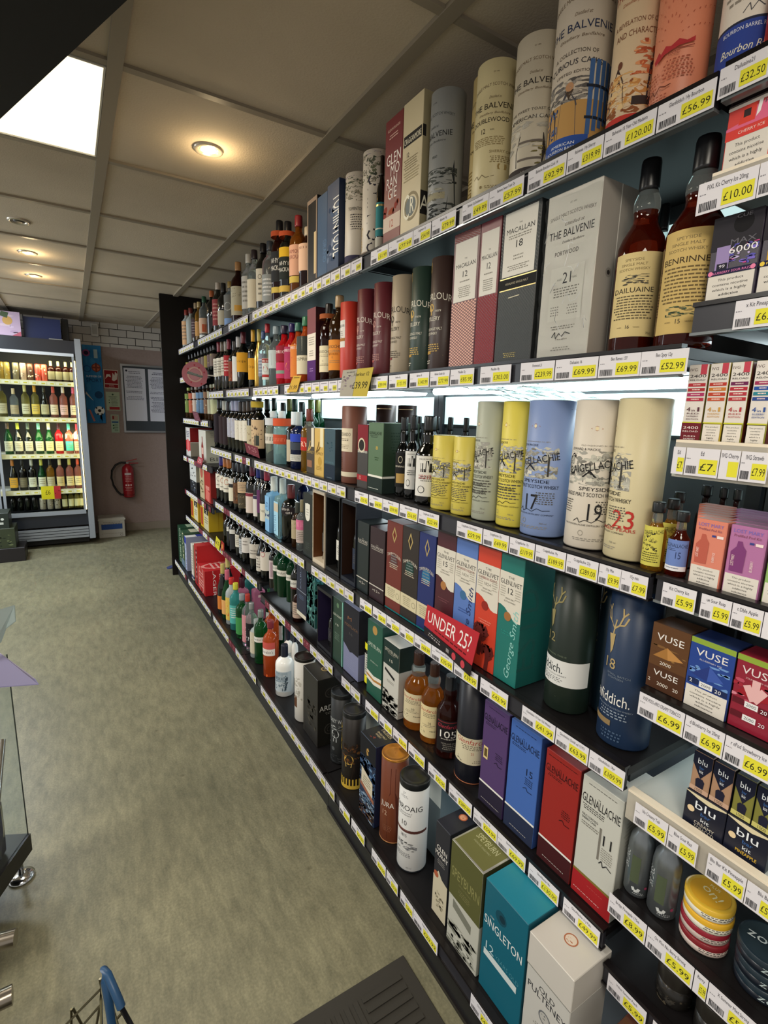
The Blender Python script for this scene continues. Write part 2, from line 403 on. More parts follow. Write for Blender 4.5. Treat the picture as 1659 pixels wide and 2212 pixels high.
for i, (a, b) in enumerate(BAYS):
    t = thing('shelving_bay', DESC[i], 'shelving', (0, 0, 0), 0, None)
    m = MB(); m.box((XBK, a, 0), (XBK+.04, b, 2.0), BACK)
    for yy in (a, b-.025): m.box((XBK-.012, yy, 0), (XBK, yy+.025, 2.0), STEEL)
    m.obj('back_panel', t)
    if i < 3:
        m = MB()
        for z0, z1 in ((1.36, 1.45), (1.70, 1.79)): m.box((XBK-.006, a+.03, z0), (XBK-.001, b-.03, z1), GLOW)
        m.obj('backlight', t)
    shelf_board(t, a, b, Z1)
    if i < 3:
        for z in (Z2, Z3, Z4): shelf_board(t, a, b, z, led=(z != Z4 or True))
        shelf_board(t, a, b, Z5 if i < 2 else Z5A, led=i < 2)
    else:
        for z in (1.625, 1.313, 1.013, .738, Z5A): shelf_board(t, a, b, z)
    m = MB(); m.box((XB+.018, a, 0), (XBK, b, Z7-.036), mat('#17181a', .45)); m.box((XB+.012+.012*(i > 0), a, 0), (XB+.02, b, .012), EDGE)
    m.obj('base_plinth', t)
    shelf_board(t, a, b, Z7, XB)
# vape bay, nearer than the whisky bays
t = thing('shelving_bay', 'black shelving bay at the right edge with vape kits on closer shelves', 'shelving', (0, 0, 0))
VY0, VY1 = -.25, .431
m = MB(); m.box((XBK, VY0, 0), (XBK+.04, VY1, 2.0), BACK); m.obj('back_panel', t)
m = MB(); m.box((XBK-.006, VY0, 1.20), (XBK-.001, VY1-.04, 1.30), GLOW); m.box((XBK-.006, VY0, .80), (XBK-.001, VY1-.04, .90), GLOW); m.obj('backlight', t)
V1, V2, V3, V4, V5, V6, V7, V8, V9 = 1.848, 1.712, 1.550, 1.354, 1.148, .955, .762, .556, .402
shelf_board(t, VY0, VY1, V1, led=False)
for z in (V3, V5, V6, V8, V9): shelf_board(t, VY0, VY1, z, lip=.036, led=z in (V3, V6))
shelf_board(t, VY0, VY1, V2, clear=True, lip=.028, xb=.90)
shelf_board(t, VY0, VY1, V4, clear=True, lip=.042, xb=.93); shelf_board(t, VY0, VY1, V7, clear=True, lip=.042, xb=1.0)
m = MB(); m.box((XB+.018, VY0, 0), (XBK, VY1, Z7-.036), mat('#17181a', .45)); m.obj('base_plinth', t); shelf_board(t, VY0, VY1, Z7, XB)
m = MB(); m.box((.645, 4.428, 0), (1.24, 4.452, 2.243), nodemat('dark_laminate', lambda nt, b: (b.inputs['Base Color'].__setattr__('default_value', lin('#14100d')+(1,)), b.inputs['Roughness'].__setattr__('default_value', .6), b.inputs['Specular IOR Level'].__setattr__('default_value', .2))))
tag(m.obj('end_panel'), 'tall dark brown laminate panel closing the far end of the shelving', 'panel')
# glow from the shelf lighting
for a, b in BAYS[:3]:
    for z in (Z2, Z3, Z4, Z5): area('shelf_light', (XBK-.06, (a+b)/2, z-.045), .03, .8, COOL, (0, radians(25), 0), b-a-.1)
# things on the shelves never interpenetrate: rows are eased apart once everything stands
REG = []
LEV = [Z7, Z5, Z5A, .738, Z4, 1.013, Z3, 1.313, Z2, 1.625, Z1]
def clear(z, y, x0):
    if z > Z1-.01: return .385
    if y < .433: up = [V9, V8, V7, V6, V5, V4, V3, V2, V1]
    elif y > 3.44: up = [Z5A, .738, 1.013, 1.313, 1.625, Z1]
    elif y > 2.45: up = [Z5A, Z4, Z3, Z2, Z1]
    else: up = [Z5, Z4, Z3, Z2, Z1]
    n = min(u for u in up if u > z+.01)
    return n-z-(.046 if x0 < .80 and z > Z7+.01 or z < Z7+.01 else .019)
def ease():
    def fence():
        for q in REG:
            r = q.get('R', q.get('hy', 0)); rx = q.get('R', q.get('hx', 0))
            q['x'] = max(q['x'], (.6825 if q['z'] < .15 else .7845)+rx)
            if q['y'] < 4.6: q['y'] = min(q['y'], 4.424-r)
            if q['z'] in (Z2, Z3, Z4): q['y'] = min(q['y'], 3.440-r)
            if q['z'] in (1.625, 1.313, 1.013, .738): q['y'] = max(q['y'], 3.445+r)
    for it in range(30):
        fence()
        for i, a in enumerate(REG):
            for b in REG[i+1:]:
                if a['z'] > b['z']+b['H'] or b['z'] > a['z']+a['H']: continue
                dx, dy = b['x']-a['x'], b['y']-a['y']
                if abs(dx) > .3 or abs(dy) > .3: continue
                if 'R' in a and 'R' in b:
                    d = math.hypot(dx, dy); s = a['R']+b['R']+.0012
                    if d >= s: continue
                    if abs(dx) < .024 and d > .55*s:
                        k = (d-.0012)/(a['R']+b['R'])
                        for q in (a, b): q['R'] *= k; q['k'] *= k
                    else:
                        q = b if dx > 0 else a; o = a if q is b else b
                        q['x'] = o['x'] + max(.002, math.sqrt(max(s*s-dy*dy, 0)))
                elif 'R' not in a and 'R' not in b:
                    oy = a['hy']+b['hy']+.0008-abs(dy); ox = a['hx']+b['hx']+.0008-abs(dx)
                    if ox <= 0 or oy <= 0: continue
                    if ox < oy and ox < .09 and abs(dx) > .02:
                        q, sg = (b, 1) if dx > 0 else (a, 1); q['x'] += ox
                    else:
                        for q, sg in ((a, -1 if dy > 0 else 1), (b, 1 if dy > 0 else -1)):
                            h = q['hy']; q['hy'] = h-oy/4; q['ky'] *= q['hy']/h; q['y'] += sg*oy/4
                else:
                    c, r = (a, b) if 'R' in a else (b, a)
                    ex, ey = c['x']-r['x'], c['y']-r['y']
                    px = r['hx']+c['R']+.001-abs(ex); py = r['hy']+c['R']+.001-abs(ey)
                    if px <= 0 or py <= 0: continue
                    if py <= px or ex <= 0:
                        m_ = min(py, .004); c['y'] += m_*(1 if ey > 0 else -1)
                        if py > m_ and py < c['R']*.8: k = (c['R']-(py-m_)*.5)/c['R']; c['R'] *= k; c['k'] *= k
                    else: c['x'] += px
    fence()
    for q in REG:
        o = q['o']; o.location[0], o.location[1] = q['x'], q['y']
        if q.get('k', 1) != 1: o.scale = (q['k'], q['k'], 1)
        if q.get('ky', 1) != 1: o.scale = (1, q['ky'], 1)
# ================================================================== product builders
def tube(label, z, l, r, py, X0, H, col, ops=(), rot=0, lid=None, base=None, name='whisky_tube', cat='whisky tube', group=None, dx=0, seg=44, rough=.5, lidrim=None, TR=None):
    cx, cy, R = fitL(l, py, X0, TR) if TR else fit(l, r, py, X0)
    cx += dx
    if H > 1: H = zrow(cx-R*.6, cy-R*.6, H) - z
    t = thing(name, label, cat, (cx, cy, z+.0008), 0, group)
    H = min(H, clear(z, cy, cx-R)); REG.append(dict(o=t, x=cx, y=cy, R=R*1.012, z=z, H=H, k=1))
    lh = lid[0] if lid else 0
    m = MB(); cm = card(col) if rough == .5 else mat(col, rough)
    m.lathe([(.001, R*.97), (.004, R), (H-lh-.0005, R), (H-lh, R*.97)], cm, seg)
    F = Face(m, lambda u, v, e: (-(R+e)*cos((u-.5)*pi+rot), -(R+e)*sin((u-.5)*pi+rot), v*H), pi*R, H, True)
    F.draw(ops); m.obj('tube_body', t)
    if lid:
        m = MB(); lc = mat(lid[1], .3, lid[2] if len(lid) > 2 else 0); k = R*1.012
        m.lathe([(H-lh, k), (H-.0015, k), (H, k*.985), (H, k*.93), (H-.004, k*.90), (H-.004, k*.5), (H-.004, .001)], lc, seg, closed=False); m.obj('lid', t)
    else:
        m = MB(); m.lathe([(H, R*.96), (H+.001, R*.9), (H-.002, R*.88), (H-.002, .001)], mat(lidrim or '#8f8d86', .35, .5), seg, closed=False); m.obj('lid', t)
    if base:
        m = MB(); m.lathe([(0, R*.99), (.001, R*1.01), (base[0], R*1.01), (base[0], R)], mat(base[1], .35, .3), seg, closed=False); m.obj('base_rim', t)
    return t
def carton(label, z, l, r, py, X0, D, H, col, front=(), side=(), top=(), topcol=None, sidecol=None, name='whisky_box', cat='whisky box', group=None, rz=0, lid=0, rough=.42, lidcol=None):
    Yl, Yr = colY(l[0] if isinstance(l, tuple) else l, l[1] if isinstance(l, tuple) else py, X0), colY(r[0] if isinstance(r, tuple) else r, r[1] if isinstance(r, tuple) else py, X0)
    return carton_at(label, z, X0, Yr, Yl, D, H, col, front, side, top, topcol, sidecol, name, cat, group, rz, lid, rough, lidcol)
def carton_at(label, z, X0, Y0, Y1, D, H, col, front=(), side=(), top=(), topcol=None, sidecol=None, name='whisky_box', cat='whisky box', group=None, rz=0, lid=0, rough=.42, lidcol=None):
    W = Y1-Y0
    t = thing(name, label, cat, (X0+D/2, (Y0+Y1)/2, z+.0008), rz, group)
    H = min(H, clear(z, (Y0+Y1)/2, X0)); REG.append(dict(o=t, x=X0+D/2, y=(Y0+Y1)/2, hx=D/2+.001*(lid > 0), hy=W/2+.001*(lid > 0), z=z, H=H, ky=1))
    c = mat(col, rough, bump=.2) if rough > .3 else mat(col, rough)
    m = MB(); h = H-lid; m.box((-D/2, -W/2, 0), (D/2, W/2, h), c, .0012)
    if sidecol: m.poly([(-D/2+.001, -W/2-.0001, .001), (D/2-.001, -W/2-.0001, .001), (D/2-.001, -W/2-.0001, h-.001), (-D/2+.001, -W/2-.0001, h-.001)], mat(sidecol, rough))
    Face(m, lambda u, v, e: (-D/2-e, W/2-u*W, v*H), W, H).draw(front)
    Face(m, lambda u, v, e: (-D/2+u*D, -W/2-.0001-e, v*H), D, H).draw(side)
    TF = lambda mm: Face(mm, lambda u, v, e: (-D/2+v*D, W/2-u*W, H+e), W, D)
    if not lid:
        if topcol: m.poly([(-D/2+.001, -W/2+.001, H+.0001), (D/2-.001, -W/2+.001, H+.0001), (D/2-.001, W/2-.001, H+.0001), (-D/2+.001, W/2-.001, H+.0001)], mat(topcol, rough))
        TF(m).draw(top)
    m.obj('box_body', t)
    if lid:
        m = MB(); m.box((-D/2-.001, -W/2-.001, h+.0015), (D/2+.001, W/2+.001, H), mat(lidcol or col, rough), .0012); TF(m).draw(top); m.obj('lid', t)
    return t
PROF = {
 'wine': ([(0, .93), (.008, 1), (.62, 1), (.66, .95), (.70, .78), (.735, .53), (.77, .41), (.80, .385)], .80, .40),
 'burgundy': ([(0, .93), (.008, 1), (.46, 1), (.54, .93), (.62, .74), (.70, .53), (.77, .40), (.80, .37)], .80, .40),
 'spirit': ([(0, .93), (.01, 1), (.64, 1), (.70, .93), (.745, .72), (.78, .47), (.81, .37), (.88, .35)], .86, .42),
 'malt': ([(0, .90), (.012, .99), (.03, 1), (.50, 1.02), (.56, 1.0), (.61, .87), (.66, .64), (.69, .51), (.72, .49), (.76, .54), (.80, .53), (.84, .40), (.87, .36)], .83, .44),
 'vodka': ([(0, .93), (.01, 1), (.58, 1), (.66, .92), (.72, .62), (.77, .42), (.86, .36)], .86, .44),
 'squat': ([(0, .90), (.012, 1), (.60, 1.0), (.66, .95), (.71, .76), (.74, .44), (.77, .36)], .76, .40),
 'mini': ([(0, .92), (.02, 1), (.50, 1), (.58, .92), (.65, .62), (.70, .48), (.80, .45), (.86, .42)], .85, .62),
 'square': ([(0, .95), (.01, 1), (.66, 1), (.70, .90), (.72, .45), (.76, .38)], .74, .46),
 'beer': ([(0, .93), (.01, 1), (.55, 1), (.62, .9), (.72, .52), (.82, .40), (.94, .38)], .90, .46),
}
GL = {
 'black': mat('#070807', .07, coat=.3), 'dark': mat('#0d120d', .07, coat=.3), 'green': mat('#1f6b34', .04, trans=.75, ior=1.3), 'emerald': mat('#0c3a20', .05, trans=.35, ior=1.3),
 'clear': mat('#e4efee', .03, trans=.92, ior=1.2), 'amber': mat('#b96a1c', .03, trans=.8, ior=1.3), 'ruby': mat('#5a1608', .03, trans=.7, ior=1.33), 'deep': mat('#2a0c08', .05, trans=.4, ior=1.3),
 'gold': mat('#c9a24a', .2, .6), 'pink': mat('#e58fb0', .05, trans=.6, ior=1.25), 'blue': mat('#7fb6dc', .12, trans=.35, ior=1.25), 'aqua': mat('#a9d6dd', .05, trans=.7, ior=1.25),
 'teal': mat('#3f9a96', .05, trans=.5, ior=1.25), 'red': mat('#b3141c', .06, trans=.3, ior=1.3), 'orange': mat('#d8602a', .05, trans=.6, ior=1.3), 'white': mat('#ecebe6', .12), 'navy': mat('#101a3a', .08),
 'whitewine': mat('#b7ac5a', .04, trans=.8, ior=1.3), 'rose': mat('#d98a78', .04, trans=.75, ior=1.3), 'brown': mat('#38220f', .05, trans=.4, ior=1.3), 'silver': mat('#8c9092', .28, .85), 'frost': mat('#cfd6d4', .3, trans=.5, ior=1.2),
 'honey': mat('#d39b2e', .03, trans=.85, ior=1.33),
}
_BM = {}
def bottle(label, z, cx, cy, R, H, kind, glass, cap, labels=(), capz=None, seg=20, fill=None, name='bottle', cat='bottle', group=None, rot=0, capr=None, top=None, reg=True):
    """labels: (v0, v1, half angle in degrees, colour, ops)"""
    if reg: H = min(H, clear(z, cy, cx-R))
    key = (round(R, 4), round(H, 4), kind, glass, cap, capz, seg, fill, capr)
    if not rot: rot = .6*atan2(cy, cx)
    t = thing(name, label, cat, (cx, cy, z+.0008), 0, group)
    if reg: REG.append(dict(o=t, x=cx, y=cy, R=R*(1.03 if kind != 'square' else 1.05), z=z, H=H, k=1))
    prof, cz, cr = PROF[kind]; cz = capz or cz; cr = capr or cr
    if key not in _BM:
        m = MB(); g = GL[glass] if glass in GL else mat(glass, .12)
        mf = (lambda q: g if q < fill*H else GL['clear']) if fill else None
        pr = [(a*H, b*R) for a, b in prof]
        if fill:
            for i in range(len(pr)-1):
                if pr[i][0] < fill*H < pr[i+1][0]:
                    k = (fill*H-pr[i][0])/(pr[i+1][0]-pr[i][0]); pr.insert(i+1, (fill*H, pr[i][1]+k*(pr[i+1][1]-pr[i][1]))); break
        m.lathe(pr, g, seg*2 if kind == 'square' else seg, sq=.35 if kind == 'square' else 1.0, matf=mf)
        m2 = MB(); cm = mat(cap, .3) if isinstance(cap, str) else mat(cap[0], .25, cap[1])
        e0 = next((b for a, b in prof if a >= cz), prof[-1][1])
        m2.lathe([(cz*H, max(cr, e0)*R*1.01), (H*(cz+.02), cr*R*1.03), (H*.985, cr*R), (H, cr*R*.92)], cm, max(12, seg*2//3))
        _BM[key] = (m.mesh('bottle_glass'), m2.mesh('bottle_cap'))
    a, b = _BM[key]
    for nm, me in (('glass', a), ('cap', b)):
        o = bpy.data.objects.new(nm, me); COL.objects.link(o); o.parent = t
    for L in labels:
        v0, v1, ha, colr, ops = L; m = MB(); q = radians(ha); Rl = R*1.012+.0003
        if kind == 'square':
            F = Face(m, lambda u, v, e: (-(R+.0006+e), (.5-u)*2*R*.86, (v0+(v1-v0)*v)*H), 2*R*.86, (v1-v0)*H, False)
        else:
            F = Face(m, lambda u, v, e: (-(Rl+e)*cos((u-.5)*2*q+rot), -(Rl+e)*sin((u-.5)*2*q+rot), (v0+(v1-v0)*v)*H), 2*q*R, (v1-v0)*H, True)
        F.k = 0; F.rect(0, 0, 1, 1, paper(colr) if len(colr) == 7 else mat(colr[:7], .3, .7)); F.k = 1
        F.draw(ops); m.obj('label', t)
    return t
def botpx(label, z, l, r, py, X0, top, *a, **k):
    BR = k.pop('BR', None)
    cx, cy, R = fitL(l, py, X0, BR) if BR else fit(l, r, py, X0)
    H = top if top < 1 else zrow(cx, cy, top)-z
    return bottle(label, z, cx, cy, R, H, *a, **k)
S_ = '#2b2a2c'
# ================================================================== top shelf, near bays
def balv(word='BALVENIE', c=INK, sub=(), c2='#6d5a44', art=()):
    return [('arc', 'SINGLE MALT SCOTCH WHISKY', .5, .79, .022, c2, .8, .02), ('t', 'EST 1892', .5, .90, .010, c2), ('t', 'Distilled at', .5, .725, .018, c2, None, .3),
            ('t', 'THE '+word, .47, .655, .040, c, .80), ('t', 'Distillery Banffshire', .5, .615, .015, c2, .5, .3)] + list(sub) + list(art)
# far to near
carton('open-fronted pale framed display box with a black inside on the top shelf', Z1, 664, 685, 470, .79, .09, .29, '#151210', [('r', 0, 0, .10, 1, '#8f7c6c'), ('r', .9, 0, 1, 1, '#8f7c6c'), ('r', 0, .95, 1, 1, '#8f7c6c'), ('r', 0, 0, 1, .04, '#8f7c6c'), ('r', .7, .12, .9, .60, '#cdb68c')], name='display_box', cat='whisky box')
carton('plain slate blue carton on the top shelf with faint vertical lettering', Z1, 686, 707, 460, .79, .09, .275, '#3c5573', [('t', 'GRAND', .6, .33, .10, '#5d7a9c', .9, 0, -90)])
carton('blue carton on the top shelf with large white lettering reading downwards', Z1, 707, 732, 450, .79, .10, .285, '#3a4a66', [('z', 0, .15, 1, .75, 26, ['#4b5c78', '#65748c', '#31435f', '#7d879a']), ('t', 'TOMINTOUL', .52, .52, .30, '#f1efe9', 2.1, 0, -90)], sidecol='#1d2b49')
TREE = [('z', 0, .70, 1, .96, 70, ['#4c5240', '#60644c', '#8b8272', '#6f6a5c', '#3f4638']), ('z', 0, .94, 1, 1, 16, ['#8d7f8c', '#a597a0'])]
tube('white tube with a printed tree top and navy base, shorter of the two', Z1, 746, 781, 450, .79, .275, '#cfc6b8', TREE+[('r', 0, 0, 1, .13, '#34304a'), ('t', 'TOMINTOUL', .85, .60, .035, S_, .42), ('m', .85, .55, .3, 7, .025, S_)], rot=-.2, TR=0.042)
tube('white tube with a tree top and big dark lettering reading downwards', Z1, 783, 829, 430, .785, .290, '#d3cabb', TREE+[('t', 'TOMINTOUL', .68, .42, .16, '#2d2a33', 2.0, 0, -90), ('t', 'Speyside', .42, .2, .05, '#c9a24a', .5, .3, -90), ('r', 0, .0, 1, .06, '#8c7a6a'), ('g', 0, .03, 1, .035, '#b08a50')], rot=-.2, TR=0.042)
botpx('small dark bottle with a teal label standing before the white tree tube', Z1, 812, 834, 470, .787, .255, 'wine', 'black', '#1d120e', [(.05, .16, 80, '#b8b5a8', ()), (.17, .52, 80, '#2f7c80', [('g', 0, .88, 1, .94, '#c5b878'), ('r', 0, .2, 1, .24, '#d8d6c0')])])
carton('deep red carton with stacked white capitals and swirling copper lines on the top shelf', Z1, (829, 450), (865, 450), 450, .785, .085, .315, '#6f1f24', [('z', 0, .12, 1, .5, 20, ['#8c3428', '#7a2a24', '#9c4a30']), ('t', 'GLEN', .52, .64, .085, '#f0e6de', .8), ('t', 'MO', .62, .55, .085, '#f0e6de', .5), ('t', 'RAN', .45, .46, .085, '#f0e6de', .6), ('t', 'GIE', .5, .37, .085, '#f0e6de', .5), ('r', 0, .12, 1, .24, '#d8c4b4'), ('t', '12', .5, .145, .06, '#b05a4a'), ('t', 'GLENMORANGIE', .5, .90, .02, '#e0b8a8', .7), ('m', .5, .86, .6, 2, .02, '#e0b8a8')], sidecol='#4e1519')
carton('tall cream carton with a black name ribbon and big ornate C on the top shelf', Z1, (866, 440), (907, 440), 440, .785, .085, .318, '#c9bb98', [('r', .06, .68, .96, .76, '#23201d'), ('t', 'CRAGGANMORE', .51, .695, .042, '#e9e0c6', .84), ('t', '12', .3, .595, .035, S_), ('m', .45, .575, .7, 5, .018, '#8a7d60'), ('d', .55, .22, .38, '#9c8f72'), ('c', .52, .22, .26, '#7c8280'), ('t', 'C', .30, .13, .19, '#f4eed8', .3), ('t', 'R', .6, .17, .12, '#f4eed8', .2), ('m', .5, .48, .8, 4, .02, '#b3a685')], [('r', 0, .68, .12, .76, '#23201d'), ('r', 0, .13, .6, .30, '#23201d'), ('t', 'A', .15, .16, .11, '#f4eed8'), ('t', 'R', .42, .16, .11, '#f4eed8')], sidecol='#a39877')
tube('grey tube with a misty hillside and pale cottage picture on the top shelf', Z1, 922, 996, 370, .785, .292, '#8f9190', balv(c='#1c1e20', c2='#45484a', sub=[('t', 'PEAT', .55, .50, .02, '#35383a'), ('z', 0, .30, 1, .42, 60, ['#3b3f3c', '#2c302e', '#50544f']), ('z', .1, .18, .8, .30, 30, ['#8f8d80', '#6f6c60', '#a8a596']), ('r', .35, .19, .78, .24, '#a19a80'), ('z', 0, .0, 1, .16, 40, ['#3d4140', '#2b2e2e', '#6a6b60']), ('p', [(.8, .1), (.93, .48), (1, .1)], '#22262a')]), lidrim='#4c4a46', rot=0.05, TR=0.043)
BB = '#c0aa72'
tube('mustard gold tube mostly hidden behind the taller cream twelve tube', Z1, 1002, 1062, 300, .815, .294, BB, balv(sub=[('t', 'AMERICAN OAK', .5, .47, .022, '#5c4a28', .6), ('t', '14', .4, .38, .04, '#5c4a28'), ('m', .5, .33, .7, 9, .025, '#8a733e'), ('z', .1, .06, .8, .20, 20, ['#8c723a', '#a58a4c'])]), rot=0.5, seg=32, TR=0.043)
tube('cream tube marked twelve with dark lettering on the top shelf', Z1, 1033, 1113, 150, .785, (1070, 128)[1], '#d3c69a', balv(c='#2a2018', sub=[('t', 'DOUBLEWOOD', .43, .56, .032, '#2a2018', .62), ('t', '12', .34, .485, .036, '#3a2c20'), ('t', 'YEARS', .48, .50, .010, '#3a2c20'), ('m', .42, .45, .6, 5, .013, '#8a7850'), ('t', 'SHERRY OAK', .66, .34, .019, '#8a7850', .4), ('m', .66, .31, .4, 4, .013, '#8a7850'), ('p', [(.6, .22), (.74, .22), (.75, .24), (.74, .26), (.6, .26), (.59, .24)], '#9c8450'), ('k', [(.2, .17), (.27, .19), (.3, .16), (.36, .19), (.42, .165), (.55, .175)], .09, '#5c4a30'), ('c', .35, .10, .02, '#8a7850'), ('m', .55, .1, .3, 2, .012, '#8a7850')]), rot=0.75, lidrim='#6c6048', TR=0.044)
tube('pale grey tube with a dark cask in a landscape and twelve at its foot', Z1, 1113, 1193, 180, .785, 69, '#c2b8a4', balv(c='#241f1c', sub=[('t', 'THE SWEET TOAST OF', .45, .475, .018, '#4a443c', .62), ('t', 'AMERICAN OAK', .45, .42, .026, '#3a342e', .62), ('z', 0, .22, 1, .46, 30, ['#b3aea2', '#a8a398', '#c9c2b2']), ('z', .4, .10, 1, .26, 24, ['#8f7f4a', '#6f663c', '#a5924e']), ('p', [(.30, .10), (.66, .10), (.70, .20), (.66, .32), (.34, .32), (.29, .20)], '#2c2624'), ('r', .32, .14, .66, .155, '#6b625a'), ('r', .32, .26, .66, .275, '#6b625a'), ('r', 0, 0, 1, .09, '#3b3533'), ('t', '12', .42, .03, .035, '#e8e2d4')]), rot=0.62, lidrim='#7a7058', TR=0.046)
tube('tube with a bearded man and blue casks painted on it, small blue fourteen panel', Z1, 1191, 1299, 150, .78, .305, '#cfc3b2', balv(c='#26304e', sub=[('p', [(.0, .9), (.1, .98), (1, .38), (1, .25)], '#c9ab84'), ('arc', 'A COLLECTION OF', .45, .53, .020, '#4a4038', .5, .01), ('arc', 'CURIOUS CASKS', .45, .475, .028, '#2c2a34', .62, .01), ('t', 'LIMITED EDITION', .45, .44, .014, '#4a4038', .42), ('z', .1, .30, .62, .42, 50, ['#6f6a66', '#8a857e', '#57524e', '#a59c90']), ('z', 0, .1, .3, .3, 20, ['#2d4c86', '#1f3868', '#4a6a9c']), ('r', .08, .10, .98, .3, '#b98f54'), ('p', [(.30, .10), (.33, .30), (.40, .37), (.50, .30), (.52, .10)], '#4c4a50'), ('c', .42, .375, .045, '#b98a64'), ('p', [(.37, .36), (.42, .31), (.47, .36)], '#4a3c30'), ('p', [(.16, .10), (.17, .25), (.22, .30), (.27, .25), (.28, .10)], '#1e2434'), ('p', [(.48, .31), (.66, .35), (.70, .38), (.66, .33), (.50, .27)], '#4c4a50')] + [('r', .62+.07*i, .12+.02*i, .67+.07*i, .50, '#3f6296') for i in range(5)] + [('r', .60, .2, 1, .215, '#1c2230'), ('r', .60, .36, 1, .375, '#1c2230'), ('r', 0, 0, .66, .12, '#2c4f9c'), ('t', '14', .10, .05, .035, '#eef0f4'), ('t', 'AMERICAN', .38, .075, .016, '#eef0f4', .28), ('t', 'BOURBON BARREL', .38, .05, .016, '#eef0f4', .4)]), rot=0.6, TR=0.05)
tube('cream and orange tube with workers painted in brown and a red nineteen band', Z1, 1298, 1395, 140, .78, .305, '#d9bf9c', balv(c='#8f2f22', c2='#a05a3c', sub=[('t', 'A REVELATION OF CASK', .5, .52, .022, '#7a4a34', .7), ('t', 'AND CHARACTER', .5, .465, .028, '#7a4a34', .62), ('z', .45, .28, 1, .44, 40, ['#c0623c', '#cf7a4e', '#a94e30', '#dd9a6a']), ('z', 0, .1, 1, .3, 60, ['#c58a4a', '#a86a34', '#dcae70', '#8f5430', '#e2c08c']), ('p', [(.15, .12), (.18, .26), (.27, .34), (.36, .27), (.40, .12)], '#3e2a24'), ('c', .30, .345, .035, '#6b3f2c'), ('p', [(.30, .28), (.12, .20), (.14, .17), (.34, .24)], '#3e2a24'), ('p', [(.68, .16), (.70, .33), (.78, .36), (.84, .30), (.84, .16)], '#40323a'), ('c', .76, .37, .035, '#5c3a30'), ('r', .5, .14, 1, .18, '#3a2e2c'), ('r', 0, 0, 1, .10, '#c03a30'), ('t', '19', .30, .02, .05, '#f3dccb')]), rot=0.6, TR=0.051)
tube('salmon pink tube with a fan of dashes, red hills and fifteen near its top', Z1, 1392, 1526, 120, .785, .305, '#dd8a6a', [('t', 'MADEIRA', .35, .665, .02, '#5c2a20', .42), ('t', 'CASK', .35, .64, .018, '#5c2a20', .2), ('t', '15', .33, .56, .055, '#5c2a20', .16), ('t', 'YEARS', .48, .595, .014, '#5c2a20', .12), ('t', 'AGED', .23, .565, .010, '#5c2a20', .06)] + [('k', [(.40+.05*r*cos(a)*1.2, .30+.062*r*sin(a)), (.40+(.05*r+.012)*cos(a)*1.2, .30+(.062*r+.014)*sin(a))], .12, '#b05a44') for r in range(2, 9) for a in [pi*i/(5+2*r) for i in range(1, 5+2*r)]] + [('p', [(.22, .26), (.28, .29), (.31, .275), (.36, .30), (.42, .29), (.5, .31), (.58, .295), (.66, .31), (.66, .29), (.5, .28), (.35, .265), (.24, .24)], '#b23236'), ('k', [(.3, .27), (.45, .272), (.66, .275)], .12, '#8a3a30'), ('t', 'ROUND', .46, .25, .012, '#8a3a30', .12), ('m', .52, .225, .36, 5, .018, '#a4553f'), ('m', .2, .19, .2, 5, .016, '#a4553f'), ('k', [(.15, .10), (.19, .13), (.21, .10), (.25, .125), (.28, .10), (.34, .13), (.40, .12), (.46, .125)], .14, '#5c2a20'), ('m', .28, .085, .3, 2, .014, '#a4553f'), ('c', .22, .045, .02, '#8a3a30'), ('m', .38, .05, .22, 1, .02, '#8a3a30')], rot=0.45, TR=0.052)
tube('white tube with blue foot and large dark lettering at the top right corner', V1, 1528, 1628, 90, .785, .30, '#e3d8cb', [('r', 0, .8, .22, 1, '#3c4a74'), ('t', 'Glenfiddich.', .47, .47, .085, '#27324e', .95), ('t', 'SINGLE MALT SCOTCH WHISKY', .5, .41, .022, '#8a8072', .9), ('m', .5, .375, .7, 4, .028, '#8f867a'), ('k', [(.4, .24), (.46, .27), (.48, .24), (.54, .27), (.6, .25), (.75, .255)], .12, '#4a4a50'), ('r', 0, 0, 1, .215, '#2f4494'), ('r', 0, .205, 1, .215, '#2a2c40'), ('t', 'BOURBON BARREL RESERVE', .5, .175, .016, '#e4e6f0', .6), ('t', 'Bourbon Barrel', .5, .09, .032, '#f0ead0', .6, .3)], rot=0.5, TR=0.05)
tube('red and brown patterned tube cut off by the right edge on the top shelf', V1, 1636, 1745, 90, .785, .30, '#b03028', [('z', 0, .0, 1, 1, 40, ['#d85a4a', '#9c241e', '#c9443a', '#e07c6c']), ('r', 0, .20, 1, .42, '#4c453c'), ('t', 'RESERVE', .5, .33, .05, '#b9b296', .8), ('t', 'WHISKY', .5, .25, .05, '#d8c84a', .6), ('k', [(.05, .62), (.2, .75), (.3, .6), (.45, .78), (.6, .62)], .6, '#3a1512')], rot=.1)

